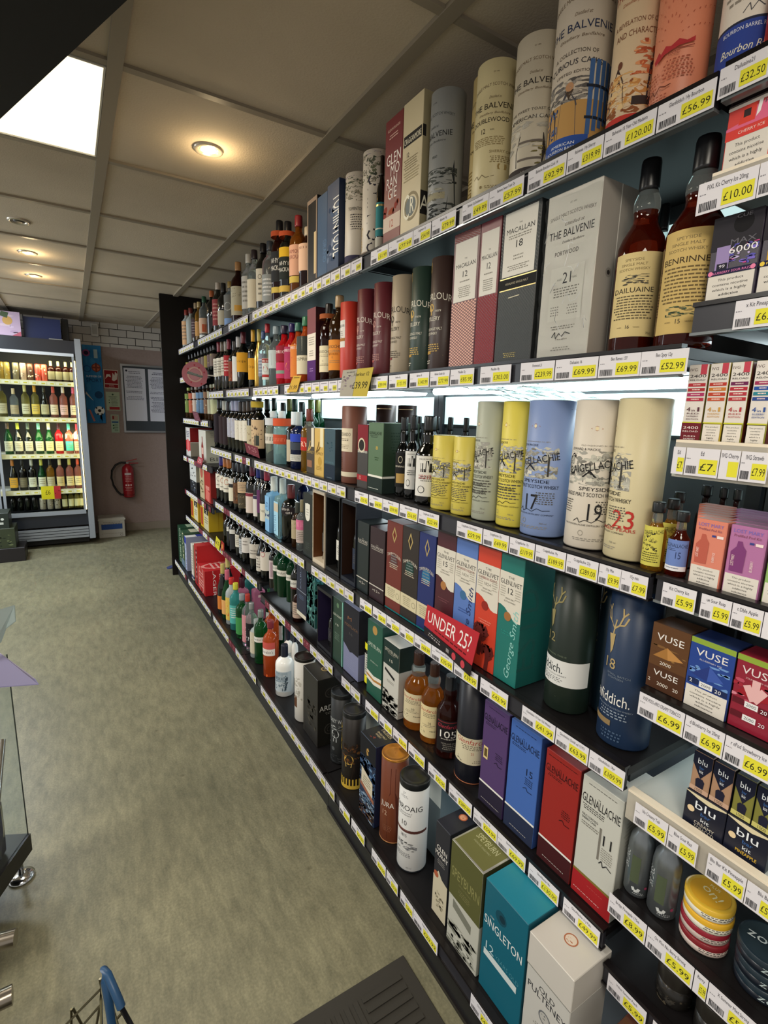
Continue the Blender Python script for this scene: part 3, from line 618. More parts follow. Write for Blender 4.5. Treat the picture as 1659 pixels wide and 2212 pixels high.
# ================================================================== second shelf, near bays
def mac(n, base):
    return [('r', .08, .50, .92, .93, '#dedad0'), ('t', 'THE', .5, .80, .010, S_, .1), ('t', 'MACALLAN', .5, .745, .030, S_, .74), ('t', n, .5, .675, .042, S_, .18), ('m', .5, .64, .4, 1, .02, '#77736a'), ('m', .5, .60, .52, 6, .014, '#8a867c')]
X2 = .79
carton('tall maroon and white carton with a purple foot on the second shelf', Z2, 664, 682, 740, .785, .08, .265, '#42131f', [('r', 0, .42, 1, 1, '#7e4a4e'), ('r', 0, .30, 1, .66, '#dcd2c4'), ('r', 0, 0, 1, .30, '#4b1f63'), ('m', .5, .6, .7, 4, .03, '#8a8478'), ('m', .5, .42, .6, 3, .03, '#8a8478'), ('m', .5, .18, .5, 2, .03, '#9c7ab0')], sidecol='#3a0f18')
def more(c): return [('t', 'MANNOCHMORE', .5, .72, .11, '#3a3430', 1.1), ('m', .5, .64, .8, 2, .05, '#8a7c60'), ('t', '12', .4, .40, .06, '#5c5444'), ('m', .5, .3, .7, 2, .05, '#8a7c60')]
botpx('dark whisky bottle with cream label and copper collar on the second shelf', Z2, 687, 711, 740, .785, .272, 'spirit', 'deep', '#29211d', [(.12, .46, 70, '#dbcfae', more(0)), (.80, .86, 175, '#a05428', ())], seg=28, BR=0.036)
botpx('whisky bottle with orange label and tall wooden cork on the second shelf', Z2, 710, 735, 740, .785, .285, 'spirit', 'brown', '#b79a72', [(.12, .48, 70, '#d98a34', more(0)+[('t', 'MATCHLESS', .4, .5, .07, '#7a4410', .5)])], seg=28, BR=0.036)
tube('bright red tube with a small white label on the second shelf', Z2, 735, 773, 735, .785, 652, '#b93426', [('r', .12, .42, .56, .77, '#d6d0ca'), ('t', 'ABERLOUR', .38, .68, .035, S_, .32), ('m', .34, .62, .3, 4, .025, '#77706a'), ('r', .12, .50, .56, .54, '#a06a34')], rot=0.3, lidrim='#8c2c20', TR=0.036)
def aber(c1, c2, foot):
    return [('r', .22, .86, .33, .995, foot), ('t', 'AGED YEARS', .275, .92, .035, c2, .2, 0, -90), ('arc', 'ABERLOUR', .48, .60, .060, c1, .84, .035), ('c', .40, .565, .085, c2), ('p', [(.385, .50), (.395, .56), (.41, .56), (.425, .50)], c2), ('t', '1879', .60, .525, .018, c1, .13), ('t', 'DISTILLERY', .42, .45, .036, c1, .46), ('t', 'SPEYSIDE SINGLE MALT', .43, .365, .024, c1, .55), ('t', 'SCOTCH WHISKY', .40, .325, .024, c1, .4), ('k', [(.1, .265), (.8, .265)], .09, c2), ('m', .42, .235, .55, 4, .02, c2), ('r', .12, .155, .45, .18, foot), ('k', [(.1, .14), (.75, .14)], .09, c2), ('m', .3, .09, .3, 2, .02, c1)]
tube('maroon tube with white tree crest, first of the pair beside the red tube', Z2, 771, 806, 735, .785, .263, '#5c2028', aber('#dccfc4', '#b98a80', '#9c4a48'), rot=0.15, TR=0.036)
tube('maroon tube with white tree crest, the nearer and larger of the pair', Z2, 806, 843, 730, .785, .263, '#5e222a', aber('#dccfc4', '#b98a80', '#9c4a48'), rot=0.15, TR=0.036)
tube('beige linen-look tube with dark tree crest on the second shelf', Z2, 845, 887, 700, .785, .263, '#a3957f', aber('#38332e', '#4a443c', '#7a3a3a'), rot=0.15, TR=0.037)
tube('dark green tube with gold tree crest on the second shelf', Z2, 887, 930, 700, .785, .263, '#24382f', aber('#e2dccb', '#c9a862', '#b08a44'), rot=0.15, TR=0.037)
tube('dark brown tube with gold tree crest on the second shelf', Z2, 928, 978, 690, .785, .268, '#3a2a26', aber('#e2dccb', '#c9a862', '#b08a44'), rot=0.15, TR=0.037)
carton('pink and maroon trellis patterned carton with white label marked twelve', Z2, (968, 790), (1022, 785), 700, X2, .085, .320, '#5c242a', [('x', 0, 0, 1, .50, 8, 22, '#e0b0a0'), ('x', 0, .93, 1, 1, 8, 4, '#8a5450')]+mac('12', 0), sidecol='#4a1b22')
carton('deep red trellis patterned carton with white label marked twelve', Z2, (1022, 787), (1064, 783), 700, X2, .085, .320, '#6c1f28', [('x', 0, 0, 1, .50, 8, 22, '#8e3238')]+mac('12', 0), sidecol='#511620')
carton('black studded carton with white label marked eighteen', Z2, (1066, 785), (1144, 780), 700, X2, .09, .320, '#2b2d2e', [('x', 0, 0, 1, 1, 16, 44, '#4a4e4e'), ('r', .08, .58, .92, .985, '#dedad0'), ('t', 'THE', .5, .90, .010, S_, .08), ('t', 'MACALLAN', .5, .85, .032, S_, .72), ('m', .5, .83, .6, 2, .015, '#8a867c'), ('t', '18', .5, .755, .045, S_, .17), ('m', .5, .70, .3, 2, .02, '#8a867c'), ('m', .5, .64, .6, 3, .013, '#8a867c'), ('r', 0, .49, 1, .57, '#161616'), ('g', .04, .565, 1, .572, '#c9b478'), ('g', .04, .49, 1, .497, '#c9b478'), ('t', 'HIGHLAND SINGLE MALT', .5, .525, .014, '#b9b096', .6), ('k', [(.3, .44), (.6, .445)], .2, '#c9c2a8'), ('m', .45, .07, .4, 3, .012, '#b9a86c')], sidecol='#1c1e1f')
b21 = carton('large pale grey presentation box marked twenty-one wrapped in clear plastic', Z2, (1158, 770), (1266, 765), 770, X2, .115, .292, '#c9c3b9', [('t', 'EST 1892', .5, .92, .010, '#6c675f', .12), ('arc', 'SINGLE MALT SCOTCH WHISKY', .5, .845, .022, '#6c675f', .85, .012), ('t', 'Distilled at', .55, .80, .020, '#57524b', .35, .3), ('t', 'THE BALVENIE', .5, .735, .046, S_, .84), ('t', 'Distillery Banffshire', .55, .70, .014, '#57524b', .4, .3), ('t', 'PORTWOOD', .45, .63, .026, '#4a4640', .45), ('r', .18, .24, .82, .56, '#d2cdc3'), ('t', '21', .5, .46, .065, S_, .16), ('t', 'AGED', .36, .48, .012, '#57524b'), ('t', 'YEARS', .64, .48, .012, '#57524b'), ('m', .5, .43, .5, 4, .016, '#77726a'), ('m', .32, .32, .22, 4, .016, '#88837a'), ('m', .66, .32, .22, 4, .016, '#88837a'), ('m', .5, .20, .55, 2, .014, '#88837a'), ('k', [(.3, .14), (.36, .17), (.38, .13), (.44, .16), (.5, .14), (.56, .165), (.66, .15)], .16, S_), ('m', .5, .12, .3, 1, .014, '#88837a'), ('m', .5, .07, .4, 2, .014, '#88837a')], [('r', .44, 0, .46, 1, '#f0ece2'), ('c', .32, .5, .07, '#8f8a82'), ('c', .32, .5, .035, '#2a2320')], sidecol='#a8a096')
film = mat('#f4f8f7', .18, trans=.98, ior=1.03)
m = MB(); random.seed(3)
def crumple(m, x, ya, yb, za, zb, nu, nv, amp):
    vs = []
    for j in range(nv+1):
        for i in range(nu+1): vs.append((x+random.uniform(-amp, amp), ya+(yb-ya)*i/nu+random.uniform(-.003, .003), za+(zb-za)*j/nv+random.uniform(-.003, .003)))
    m.add(vs, [(j*(nu+1)+i, j*(nu+1)+i+1, (j+1)*(nu+1)+i+1, (j+1)*(nu+1)+i) for j in range(nv) for i in range(nu)], film, False)
crumple(m, -.0605, -.060, .060, .004, .288, 9, 20, .0018)
o = m.obj('plastic_wrap', b21)
for q in range(9):
    z = .07+.021*q; y = -.05+.0125*((q*5) % 9); pts = [(-.0635, y, z)]
    for i in range(4): pts.append((-.0635, pts[-1][1]+random.uniform(-.012, .012), pts[-1][2]+random.uniform(-.02, .02)))
    m = MB(); m.tube(pts, .0005, mat('#ffffff', .05, trans=.3), 4); m.obj('plastic_crease', b21)
def dram(nm, age, words):
    return [('t', 'SPEYSIDE', .42, .90, .030, '#7a6a48', .36), ('t', 'SINGLE MALT', .42, .845, .030, '#7a6a48', .5), ('t', 'SCOTCH WHISKY', .42, .79, .030, '#7a6a48', .6)] + words + [('t', age, .42, .10, .045, S_, .07), ('t', 'AGED', .26, .11, .012, '#6a5c40', .1), ('t', 'YEARS', .58, .11, .012, '#6a5c40', .12)]
botpx('dark ruby whisky bottle with cream label showing a badger picture and sixteen', Z2, 1328, 1434, 600, .80, .3065, 'malt', 'ruby', '#16171a', [(.09, .52, 62, '#d3be86', dram('', '16', [('z', .2, .62, .72, .74, 40, ['#4a463c', '#77705c', '#2c2a26', '#948a6c']), ('t', 'DAILUAINE', .45, .53, .060, '#2c2620', .78), ('m', .48, .48, .8, 9, .033, '#5c523c'), ('t', '70cl', .82, .03, .03, '#5c523c', .1)]))], capz=.845, capr=.40, fill=.745, seg=48, rot=0.52)
botpx('second ruby whisky bottle hidden behind the one with the badger label', Z2, 1400, 1450, 560, .95, .285, 'malt', 'amber', '#16171a', (), capz=.84, fill=.72, seg=32)
botpx('dark ruby whisky bottle with tan label of script text and fifteen, beside the nicotine boxes', Z2, 1432, 1545, 600, .785, .3185, 'malt', 'ruby', '#16171a', [(.07, .56, 62, '#c9ad6c', dram('', '15', [('t', 'BENRINNES', .45, .68, .058, '#3a2c1c', .80), ('m', .45, .63, .82, 10, .036, '#6a5836'), ('z', .2, .17, .72, .27, 40, ['#3f5a44', '#5c5840', '#8a8258', '#2c3a2c'])]))], capz=.845, capr=.40, fill=.745, seg=48, rot=0.45, BR=0.042)
# ================================================================== third shelf, near bays
def crai(c=INK, num=None, numc=INK, extra=(), nu=.53, nw=.19):
    o = [('t', 'OLD FASHIONED IN 1891', .52, .70, .010, '#8a8478', .42), ('p', [(.42, .815), (.5, .835), (.58, .815), (.5, .80)], '#a8643c'), ('c', .5, .817, .022, '#e8d8b0'), ('r', .10, .45, .86, .665, '@')]
    o[3] = ('z', .10, .44, .86, .67, 90, ['#8f8d84', '#a3a198', '#b4b2a6', '#7c7a72', '#c4c2b4'])
    o += [('t', 'EDWARD & MACKIE', .36, .672, .016, c, .42), ('t', 'C', .16, .50, .15, c, .16), ('t', 'RAIGELLACHIE', .52, .545, .052, c, .74, .0, 11),
          ('p', [(.38, .46), (.38, .50), (.46, .54), (.52, .50), (.74, .50), (.74, .46)], '#4a4843'), ('r', .42, .465, .5, .49, '#d8d4c4'), ('r', .72, .455, .745, .60, '#3c3a36'), ('p', [(.36, .495), (.46, .545), (.56, .495), (.53, .495), (.46, .53), (.39, .495)], c),
          ('t', 'SPEYSIDE', .55, .405, .024, c, .42), ('t', 'SINGLE MALT SCOTCH WHISKY', .5, .365, .026, c, .80)]
    if num: o += [('t', num, nu, .205, .115, numc, nw), ('m', .72, .33, .3, 6, .016, '#55524c'), ('m', .16, .33, .22, 6, .016, '#55524c')]
    else: o += [('m', .5, .34, .75, 6, .022, '#55524c')]
    o += [('k', [(.3, .19), (.36, .215), (.39, .185), (.46, .205), (.55, .19), (.62, .215), (.7, .2), (.8, .205)], .12, c), ('t', 'THE CRAIGELLACHIE DISTILLERY COMPANY', .5, .165, .011, c, .72), ('d', .42, .115, .035, '#9c968a'), ('m', .55, .075, .5, 2, .012, '#8f8a80'), ('t', '700 ml', .72, .10, .012, '#77736a', .1)]
    return o + [('k', [(0, .938), (1, .938)], .08, '#4a4844'), ('k', [(0, .06), (1, .06)], .08, '#77736a')] + list(extra)
Z3b = Z3+.001
tube('big cream tube with a large red twenty-three on the third shelf', Z3b, 1333, 1467, 861, .79, .2755, '#cfc39c', crai(num='23', numc='#b8322c', nu=.82, nw=.28, extra=[('t', 'AGED YEARS', .74, .185, .020, '#b8322c', .5)]), rot=-0.82)
tube('big off-white tube with a dark nineteen on the third shelf', Z3b, 1240, 1362, 880, .79, .2735, '#d3cabb', crai(num='19', nu=.58), rot=0.57, TR=0.047)
tube('lavender blue tube with seventeen on the third shelf', Z3b, 1145.5, 1239, 861, .79, .2735, '#7f93bf', crai(num='17', c='#1c2234'), rot=0.01, TR=0.046)
tube('bright yellow tube wedged between the blue and grey-green tubes', Z3b, 1086, 1149, 870, .80, .2725, '#d6c650', crai(extra=[('t', 'EST BLAST SITUATED', .45, .30, .02, '#3a3418', .6)]), rot=-0.1, TR=0.041)
tube('grey-green tube with handwritten style script on the third shelf', Z3b, 1027, 1088, 870, .79, .2720, '#a6aa98', crai(extra=[('t', 'a single malt', .45, .30, .03, '#3c3c38', .5, .3), ('t', 'Armagnac casks', .45, .24, .035, '#3c3c38', .62, .3)]), rot=-.15, TR=0.041)
tube('short yellow tube, right one of the pair of half-size tubes', Z3b, 975, 1024, 1020, .785, 945, '#cdbd52', crai(), rot=0.02, seg=32, TR=0.036)
tube('short yellow tube, left one of the pair of half-size tubes', Z3b, 933, 977, 1020, .785, 942, '#cdbd52', crai(), rot=0.02, seg=32, TR=0.036)
KL = [('r', .22, .68, .78, .92, '#e8e6e0'), ('r', .26, .60, .44, .82, '#161616'), ('r', .60, .60, .74, .82, '#161616'), ('p', [(.44, .60), (.6, .60), (.57, .88), (.47, .88)], '#161616'), ('t', 'KILKERRAN', .5, .90, .035, '#161616', .6), ('m', .5, .48, .6, 3, .05, '#3a3a3a'), ('c', .3, .17, .14, '#4a4a4a'), ('c', .3, .17, .11, '#dedcd6'), ('t', 'CAMPBELTOWN', .8, .2, .05, '#3a3a3a', .5, 0, 90)]
botpx('black whisky bottle with a tall white label and red small print on the third shelf', Z3, 896, 930, 1020, .79, .238, 'malt', 'black', '#121315', [(.10, .56, 58, '#dedcd6', KL+[('t', 'HEAVILY', .5, .50, .04, '#b03028', .6), ('t', 'PEATED', .5, .44, .04, '#b03028', .6)])], capr=.46, seg=32, rot=0.85, BR=0.036)
botpx('black whisky bottle with a plain tall white label on the third shelf', Z3, 864, 895, 1010, .80, .238, 'malt', 'black', '#121315', [(.12, .58, 58, '#dedcd6', KL)], capr=.46, seg=32, rot=0.85, BR=0.036)
botpx('black whisky bottle with black and gold label beside the green carton', Z3, 845, 868, 1000, .80, .232, 'malt', 'black', '#121315', [(.12, .56, 60, '#1a1918', [('t', 'BENRIACH', .5, .58, .05, '#d6cfbc', .8), ('r', .2, .12, .8, .4, '#b08f50'), ('d', .5, .8, .14, '#c9bfa4')])], capr=.46, seg=28, BR=0.036)
for i, (l, r, x) in enumerate(((890, 915, .92), (928, 955, .92), (958, 984, .95), (992, 1018, .94))):
    botpx('black capped whisky bottle behind on the third shelf, %s from the left' % ('first', 'second', 'third', 'fourth')[i], Z3, l, r, 960, x, .236, 'malt', 'black', '#121315', capr=.46, seg=20, group='black whisky bottles in the back row of the third shelf')
carton('sage green carton with dark foot and white stripe on the third shelf', Z3, (794, 1040), (825, 1048), 1040, .79, .13, .213, '#4f6b4a', [('r', 0, 0, 1, .22, '#1f2c28'), ('r', 0, .22, 1, .25, '#e2e0d4'), ('t', 'GLENALLACHIE', .48, .83, .045, '#1c261c', .84), ('m', .4, .81, .6, 2, .02, '#2c382a'), ('t', '8', .6, .62, .05, '#c9a84a', .15), ('m', .6, .5, .3, 2, .03, '#35502f'), ('m', .4, .05, .7, 1, .02, '#c9cdc4')], [('r', 0, 0, 1, .22, '#1f2c28'), ('r', 0, .22, 1, .25, '#e2e0d4'), ('m', .5, .85, .6, 8, .04, '#26382a')], sidecol='#2b3d2b')
carton('narrow red and charcoal carton marked twelve on the third shelf', Z3, (771, 1035), (793, 1038), 1035, .79, .07, .205, '#37322f', [('r', 0, .60, 1, 1, '#7c1f2a'), ('c', .4, .68, .34, '#cfc4a8'), ('c', .4, .68, .26, '#26221f'), ('t', 'Bunnahabhain', .5, .565, .05, '#e4e0d4', .9), ('r', 0, .13, 1, .22, '#97242c'), ('t', '12', .3, .15, .05, '#e9d6c4')])
tube('tall chestnut brown tube with cream label under the yellow promotion card', Z3, 738, 784, 960, .79, .262, '#6b4032', [('r', .14, .42, .72, .72, '#d8ccb2'), ('t', 'KNOCKANDO', .42, .62, .045, '#2c2420', .5), ('m', .42, .58, .44, 2, .02, '#6a5c4c'), ('m', .46, .5, .4, 3, .02, '#8a7c66'), ('m', .3, .33, .25, 7, .024, '#4a2a20'), ('r', 0, .095, 1, .155, '#cfc4ac')], rot=0.25, rough=.45, TR=0.043)
tube('brown lidded tube at the back of the third shelf, left of two', Z3, 812, 856, 900, .95, .272, '#3c2a24', [('g', 0, .945, 1, .955, '#b39c78')], seg=28, lidrim='#5c4a3c')
tube('brown lidded tube at the back of the third shelf, right of two', Z3, 859, 900, 900, .95, .270, '#33231f', [('g', 0, .945, 1, .955, '#b39c78')], seg=28, lidrim='#5c4a3c')
carton('deep blue-green carton with silver lettering on the third shelf', Z3, (700, 1015), (723, 1020), 1020, .79, .075, .182, '#2c4854', [('r', 0, 0, 1, .3, '#1d2c3c'), ('z', .2, .55, .8, .75, 10, ['#34525c', '#2a4450']), ('t', 'SCAPA', .5, .32, .04, '#5c7c88', .8), ('m', .5, .03, .5, 1, .02, '#8fa4ac')], sidecol='#222f36')
carton('yellow carton with a bird emblem on the third shelf', Z3, (679, 1008), (699, 1015), 1010, .79, .06, .180, '#c9a552', [('k', [(.2, .5), (.4, .62), (.5, .72)], .7, '#6a4f1c'), ('k', [(.2, .5), (.5, .56), (.7, .66)], .7, '#6a4f1c'), ('t', 'OSPREY', .5, .45, .06, '#7a5f24', .9), ('r', .62, .62, .95, 1, '#ddd2ac'), ('c', .6, .32, .2, '#b38f3c'), ('m', .5, .2, .6, 3, .03, '#8f7430')], sidecol='#8c7438')
carton('dark brown carton with a bird emblem on the third shelf', Z3, (662, 1003), (679, 1008), 1005, .79, .06, .180, '#3b3126', [('k', [(.2, .5), (.4, .62), (.5, .72)], .7, '#b39a5c'), ('k', [(.2, .5), (.5, .56), (.7, .66)], .7, '#b39a5c'), ('t', 'OSPREY', .5, .45, .06, '#b39a5c', .9), ('r', .62, .60, .95, 1, '#d6ccb4'), ('r', .1, .15, .7, .30, '#8a6048')])
botpx('amber whisky bottle with red label and red-brown neck on the third shelf', Z3, 650, 664, 970, .79, .252, 'wine', 'honey', '#6b2416', [(.34, .55, 70, '#b02c1e', [('t', 'RYE', .5, .3, .4, '#f0d8c0', .6)])], fill=.7, BR=0.035)
# miniatures at the near corner
MN = [('z', .1, .35, .8, .85, 26, ['#3c3a22', '#7a7434', '#a39a4c']), ('t', 'CRAIGELLACHIE', .55, .80, .10, INK, .9, 0, 8), ('m', .5, .32, .8, 5, .055, '#4a4620')]
botpx('miniature of golden whisky with a yellow label, front of the third shelf corner', Z3, 1388, 1438, 1180, .785, .113, 'mini', 'honey', '#15181a', [(.08, .66, 60, '#cfc65a', MN)], seg=32, fill=.7, name='miniature_bottle', cat='miniature', capr=.60, rot=0.2)
botpx('miniature with yellow label just behind the front yellow-labelled one', Z3, 1424, 1470, 1150, .83, .115, 'mini', 'honey', '#15181a', [(.08, .66, 60, '#cfc65a', MN)], seg=28, fill=.7, name='miniature_bottle', cat='miniature', capr=.60)
botpx('miniature mostly hidden at the back of the corner group, only its black cap showing clearly', Z3, 1440, 1482, 1130, .89, .120, 'mini', 'honey', '#15181a', (), seg=24, fill=.7, name='miniature_bottle', cat='miniature', capr=.60)
botpx('miniature of dark whisky with a lavender blue label marked fifteen', V5, 1437, 1492, 1200, .775, .103, 'mini', 'ruby', '#15181a', [(.10, .58, 66, '#6c84c0', [('t', 'GLENALLACHIE', .5, .76, .12, '#1a2238', .9), ('m', .3, .70, .4, 2, .05, '#1a2238'), ('t', '15', .6, .40, .22, '#2c3a64', .2), ('r', 0, 0, 1, .16, '#e4e4e8'), ('m', .4, .08, .6, 1, .06, '#55586a')])], seg=36, fill=.72, name='miniature_bottle', cat='miniature', capr=.60)
for i, (l, r) in enumerate(((1500, 1538), (1540, 1572), (1570, 1602))):
    botpx('black screw cap of a miniature showing above the vape boxes, %s from the left' % ('first', 'second', 'third')[i], V5, l, r, 1120, .97, .128, 'mini', 'deep', '#15181a', (), seg=16, name='miniature_bottle', cat='miniature', capr=.64)
# ================================================================== fourth shelf, near bays
def gfd(num, c='#b39c6c', band=None, tri=None):
    o = []
    if tri: o += [('p', [(0, .62), (.55, .60), (1, .92), (1, 1), (0, 1)], tri)]
    ax, ay = .36, .68
    st = [[(0, 0), (.02, .06), (.04, .12)], [(.02, .06), (-.05, .10), (-.08, .16), (-.06, .20)], [(-.05, .10), (-.10, .11), (-.14, .15)], [(-.08, .16), (-.13, .18)], [(.02, .06), (.08, .09), (.12, .15), (.11, .20)], [(.08, .09), (.14, .10), (.18, .15)], [(.12, .15), (.17, .18)]]
    o += [('k', [(ax+x*1.1, ay+y) for x, y in q], .28, c) for q in st] + [('p', [(ax-.05, ay+.02), (ax+.05, ay+.03), (ax+.03, ay-.07), (ax, ay-.10), (ax-.02, ay-.04)], c)]
    o += [('t', num, .38, .49, .065, c, .15 if len(num) == 2 else .1)]
    return o
tube('navy tube with gold stag head and eighteen, near end of the fourth shelf', Z4, 1284, 1403, 1600, .80, .300, '#1b2f4c', gfd('18', tri='#1f3c63')+[('t', 'SMALL BATCH', .5, .455, .012, '#77828f', .3), ('t', 'EIGHTEEN', .47, .435, .012, '#77828f', .2), ('t', 'Glenfiddich.', .34, .275, .070, '#e6e4de', .68), ('t', 'SINGLE MALT SCOTCH WHISKY', .48, .245, .010, '#8f9aa8', .5), ('m', .48, .225, .4, 3, .018, '#8f9aa8'), ('r', .15, .13, .48, .165, '#8c7550'), ('m', .5, .09, .3, 3, .022, '#4a5f7a')], rot=0.1, rough=.4)
tube('dark blue-green tube marked with a pink fifteen, half hidden by the navy tube', Z4, 1262, 1345, 1500, .86, .298, '#1a2c38', gfd('12', c='#9c8a60', tri='#1d3444')+[('t', 'SOLERA', .25, .32, .03, '#4a6a70', .2), ('t', '15', .23, .23, .06, '#c0405c', .12), ('m', .2, .1, .15, 2, .02, '#8f9aa0')], rot=-.35, rough=.4, seg=36, TR=0.044)
tube('near-black green tube with a wide white band on the fourth shelf', Z4, 1174, 1276, 1500, .80, .298, '#18241d', gfd('12', c='#8f8458', tri='#20301f')+[('t', 'OUR ORIGINAL TWELVE', .45, .40, .012, '#6a7462', .4), ('r', 0, .195, 1, .375, '#d9d9d6'), ('t', 'Glenfiddich.', .28, .285, .062, '#20282c', .66), ('t', 'SINGLE MALT SCOTCH WHISKY', .42, .262, .010, '#55585a', .5), ('m', .42, .245, .45, 3, .012, '#77797a'), ('k', [(.3, .21), (.35, .225), (.4, .21), (.55, .215)], .1, '#3a3c3e'), ('k', [(.25, .12), (.55, .11)], .08, '#4a5648')], rot=0.02, rough=.4, TR=0.045)
def gliv(n, c1, sub, disc='#a87444', extra=()):
    wave = [(0, .70), (0, .60), (.12, .60), (.3, .585), (.5, .55), (.7, .51), (.85, .50), (1, .505), (1, .70)]
    return [('r', 0, .60, 1, .86, '#d6d0c2'), ('p', wave, '#d6d0c2'), ('t', 'THE', .5, .815, .018, S_, .26), ('t', 'GLENLIVET', .5, .765, .036, S_, .92), ('t', n, .5, .70 if len(n) == 2 else .735, .045 if len(n) == 2 else .02, S_ if len(n) == 2 else '#8a3a34', .22 if len(n) == 2 else .8)] + \
        ([] if len(n) == 2 else [('t', '1824', .5, .69, .024, '#8a867c', .3)]) + [('m', .18, .74, .25, 5, .018, '#9c978a'), ('m', .82, .74, .25, 5, .018, '#9c978a'), ('t', 'SINGLE MALT', .5, .655, .012, '#6c675f', .4), ('t', 'SCOTCH WHISKY', .5, .632, .012, '#6c675f', .5), ('c', .45, .525, .15, disc), ('m', .5, .40, .6, 2, .02, c1)] + list(extra)
sig = lambda c, u=.80: [('t', 'George Smith', u, .31, .055, c, 2.3, .35, 84)]
carton('wine-dark carton with white wavy top marked fifteen, farthest of the four wavy cartons', Z4, (937, 1330), (976, 1350), 1340, .79, .085, .297, '#4a1d26', gliv('15', '#7a4a50', 0), sidecol='#35131b')
carton('cornflower blue carton with white wavy top and handwriting up its edge', Z4, (976, 1360), (1020, 1384), 1360, .79, .085, .297, '#5878ba', gliv("FOUNDER'S RESERVE", '#3f5c9c', 0, '#3f6a94', sig('#2a3a6c')), sidecol='#2c4680')
carton('vermilion carton with white wavy top and palm trees printed below', Z4, (1020, 1400), (1066, 1442), 1420, .79, .085, .297, '#c9402a', gliv('CARIBBEAN RESERVE', '#e0806c', 0, '#8f2a20', [('k', [(.30, .10), (.34, .22), (.32, .31)], 1.2, '#5c1c18')]+[('k', [(.32, .31), (.32+.20*cos(a), .31+.06*sin(a)), (.32+.34*cos(a), .31+.05*sin(a)-.03)], 1.5, '#5c1c18') for a in (0.1, .7, 1.4, 2.0, 2.6, 3.2, 3.9, 5.4)]+[('k', [(.66, 0), (.70, .1), (.68, .17)], 1.2, '#5c1c18')]+[('k', [(.68, .17), (.68+.16*cos(a), .17+.05*sin(a)), (.68+.28*cos(a), .17+.04*sin(a)-.03)], 1.5, '#5c1c18') for a in (0.1, .8, 1.6, 2.4, 3.2, 5.4)]), sidecol='#8c241a')
carton('teal green carton with white wavy top marked twelve and pale handwriting', Z4, (1065, 1441), (1113, 1474), 1450, .79, .10, .297, '#1f7068', gliv('12', '#2f8a80', 0, '#9c6a3c', sig('#8fc8c0')), [('t', 'ESTD', .52, .45, .22, '#184f4a', 1.9, 0, 90)], sidecol='#175650')
def tamn(c, disc):
    return [('p', [(.35, .86), (.5, .95), (.65, .86), (.5, .77)], '#b09a62'), ('p', [(.41, .86), (.5, .92), (.59, .86), (.5, .80)], c), ('arc', 'TAMNAVULIN', .5, .60, .035, '#d8d0c0', .86, .03), ('c', .5, .57, .26, disc), ('m', .5, .62, .4, 4, .03, '#7f8a8c'), ('m', .5, .53, .6, 3, .02, '#c9b8a0'), ('r', 0, .13, 1, .28, '#cfc4a2'), ('t', 'SPEYSIDE', .4, .235, .02, '#77705a', .5), ('m', .4, .22, .5, 4, .02, '#8f876c'), ('d', .82, .20, .11, '#8f876c'), ('g', 0, 0, 1, .02, '#3fb8c0')]
carton('brick red carton with cream band and gold lozenge on the fourth shelf', Z4, (832, 1285), (864, 1305), 1290, .79, .075, .275, '#6b2a22', tamn('#6b2a22', '#5c3a38'), sidecol='#34130f')
carton('brown-black carton with cream band and gold lozenge on the fourth shelf', Z4, (865, 1295), (899, 1318), 1300, .79, .08, .275, '#2a211d', tamn('#2a211d', '#1f4038'), sidecol='#151010')
carton('royal blue carton with cream band and gold lozenge on the fourth shelf', Z4, (900, 1310), (934, 1335), 1320, .79, .075, .275, '#1e2a66', tamn('#1e2a66', '#2a6a94'), sidecol='#121a44')
def dal(n, c): return [('t', 'THE', .5, .76, .014, '#a39d94', .15), ('t', 'DALMORE', .5, .715, .038, '#b9b3aa', .82), ('k', [(.12, .70), (.88, .70)], .3, '#8a847c'), ('r', 0, .19, 1, .205, '#c4beb4'), ('t', n, .5, .12, .035, '#c4beb4', .2), ('k', [(.25, .135), (.36, .135)], .3, '#a39d94'), ('k', [(.64, .135), (.75, .135)], .3, '#a39d94')]
carton('black-green narrow carton with silver lettering and fifteen near its foot', Z4, (768, 1262), (794, 1273), 1265, .79, .09, .238, '#1b2425', dal('15', 0), sidecol='#0f1414')
carton('dark plum narrow carton with silver lettering and twelve near its foot', Z4, (797, 1275), (828, 1290), 1280, .79, .09, .236, '#2e1a20', dal('12', 0), sidecol='#190e12')
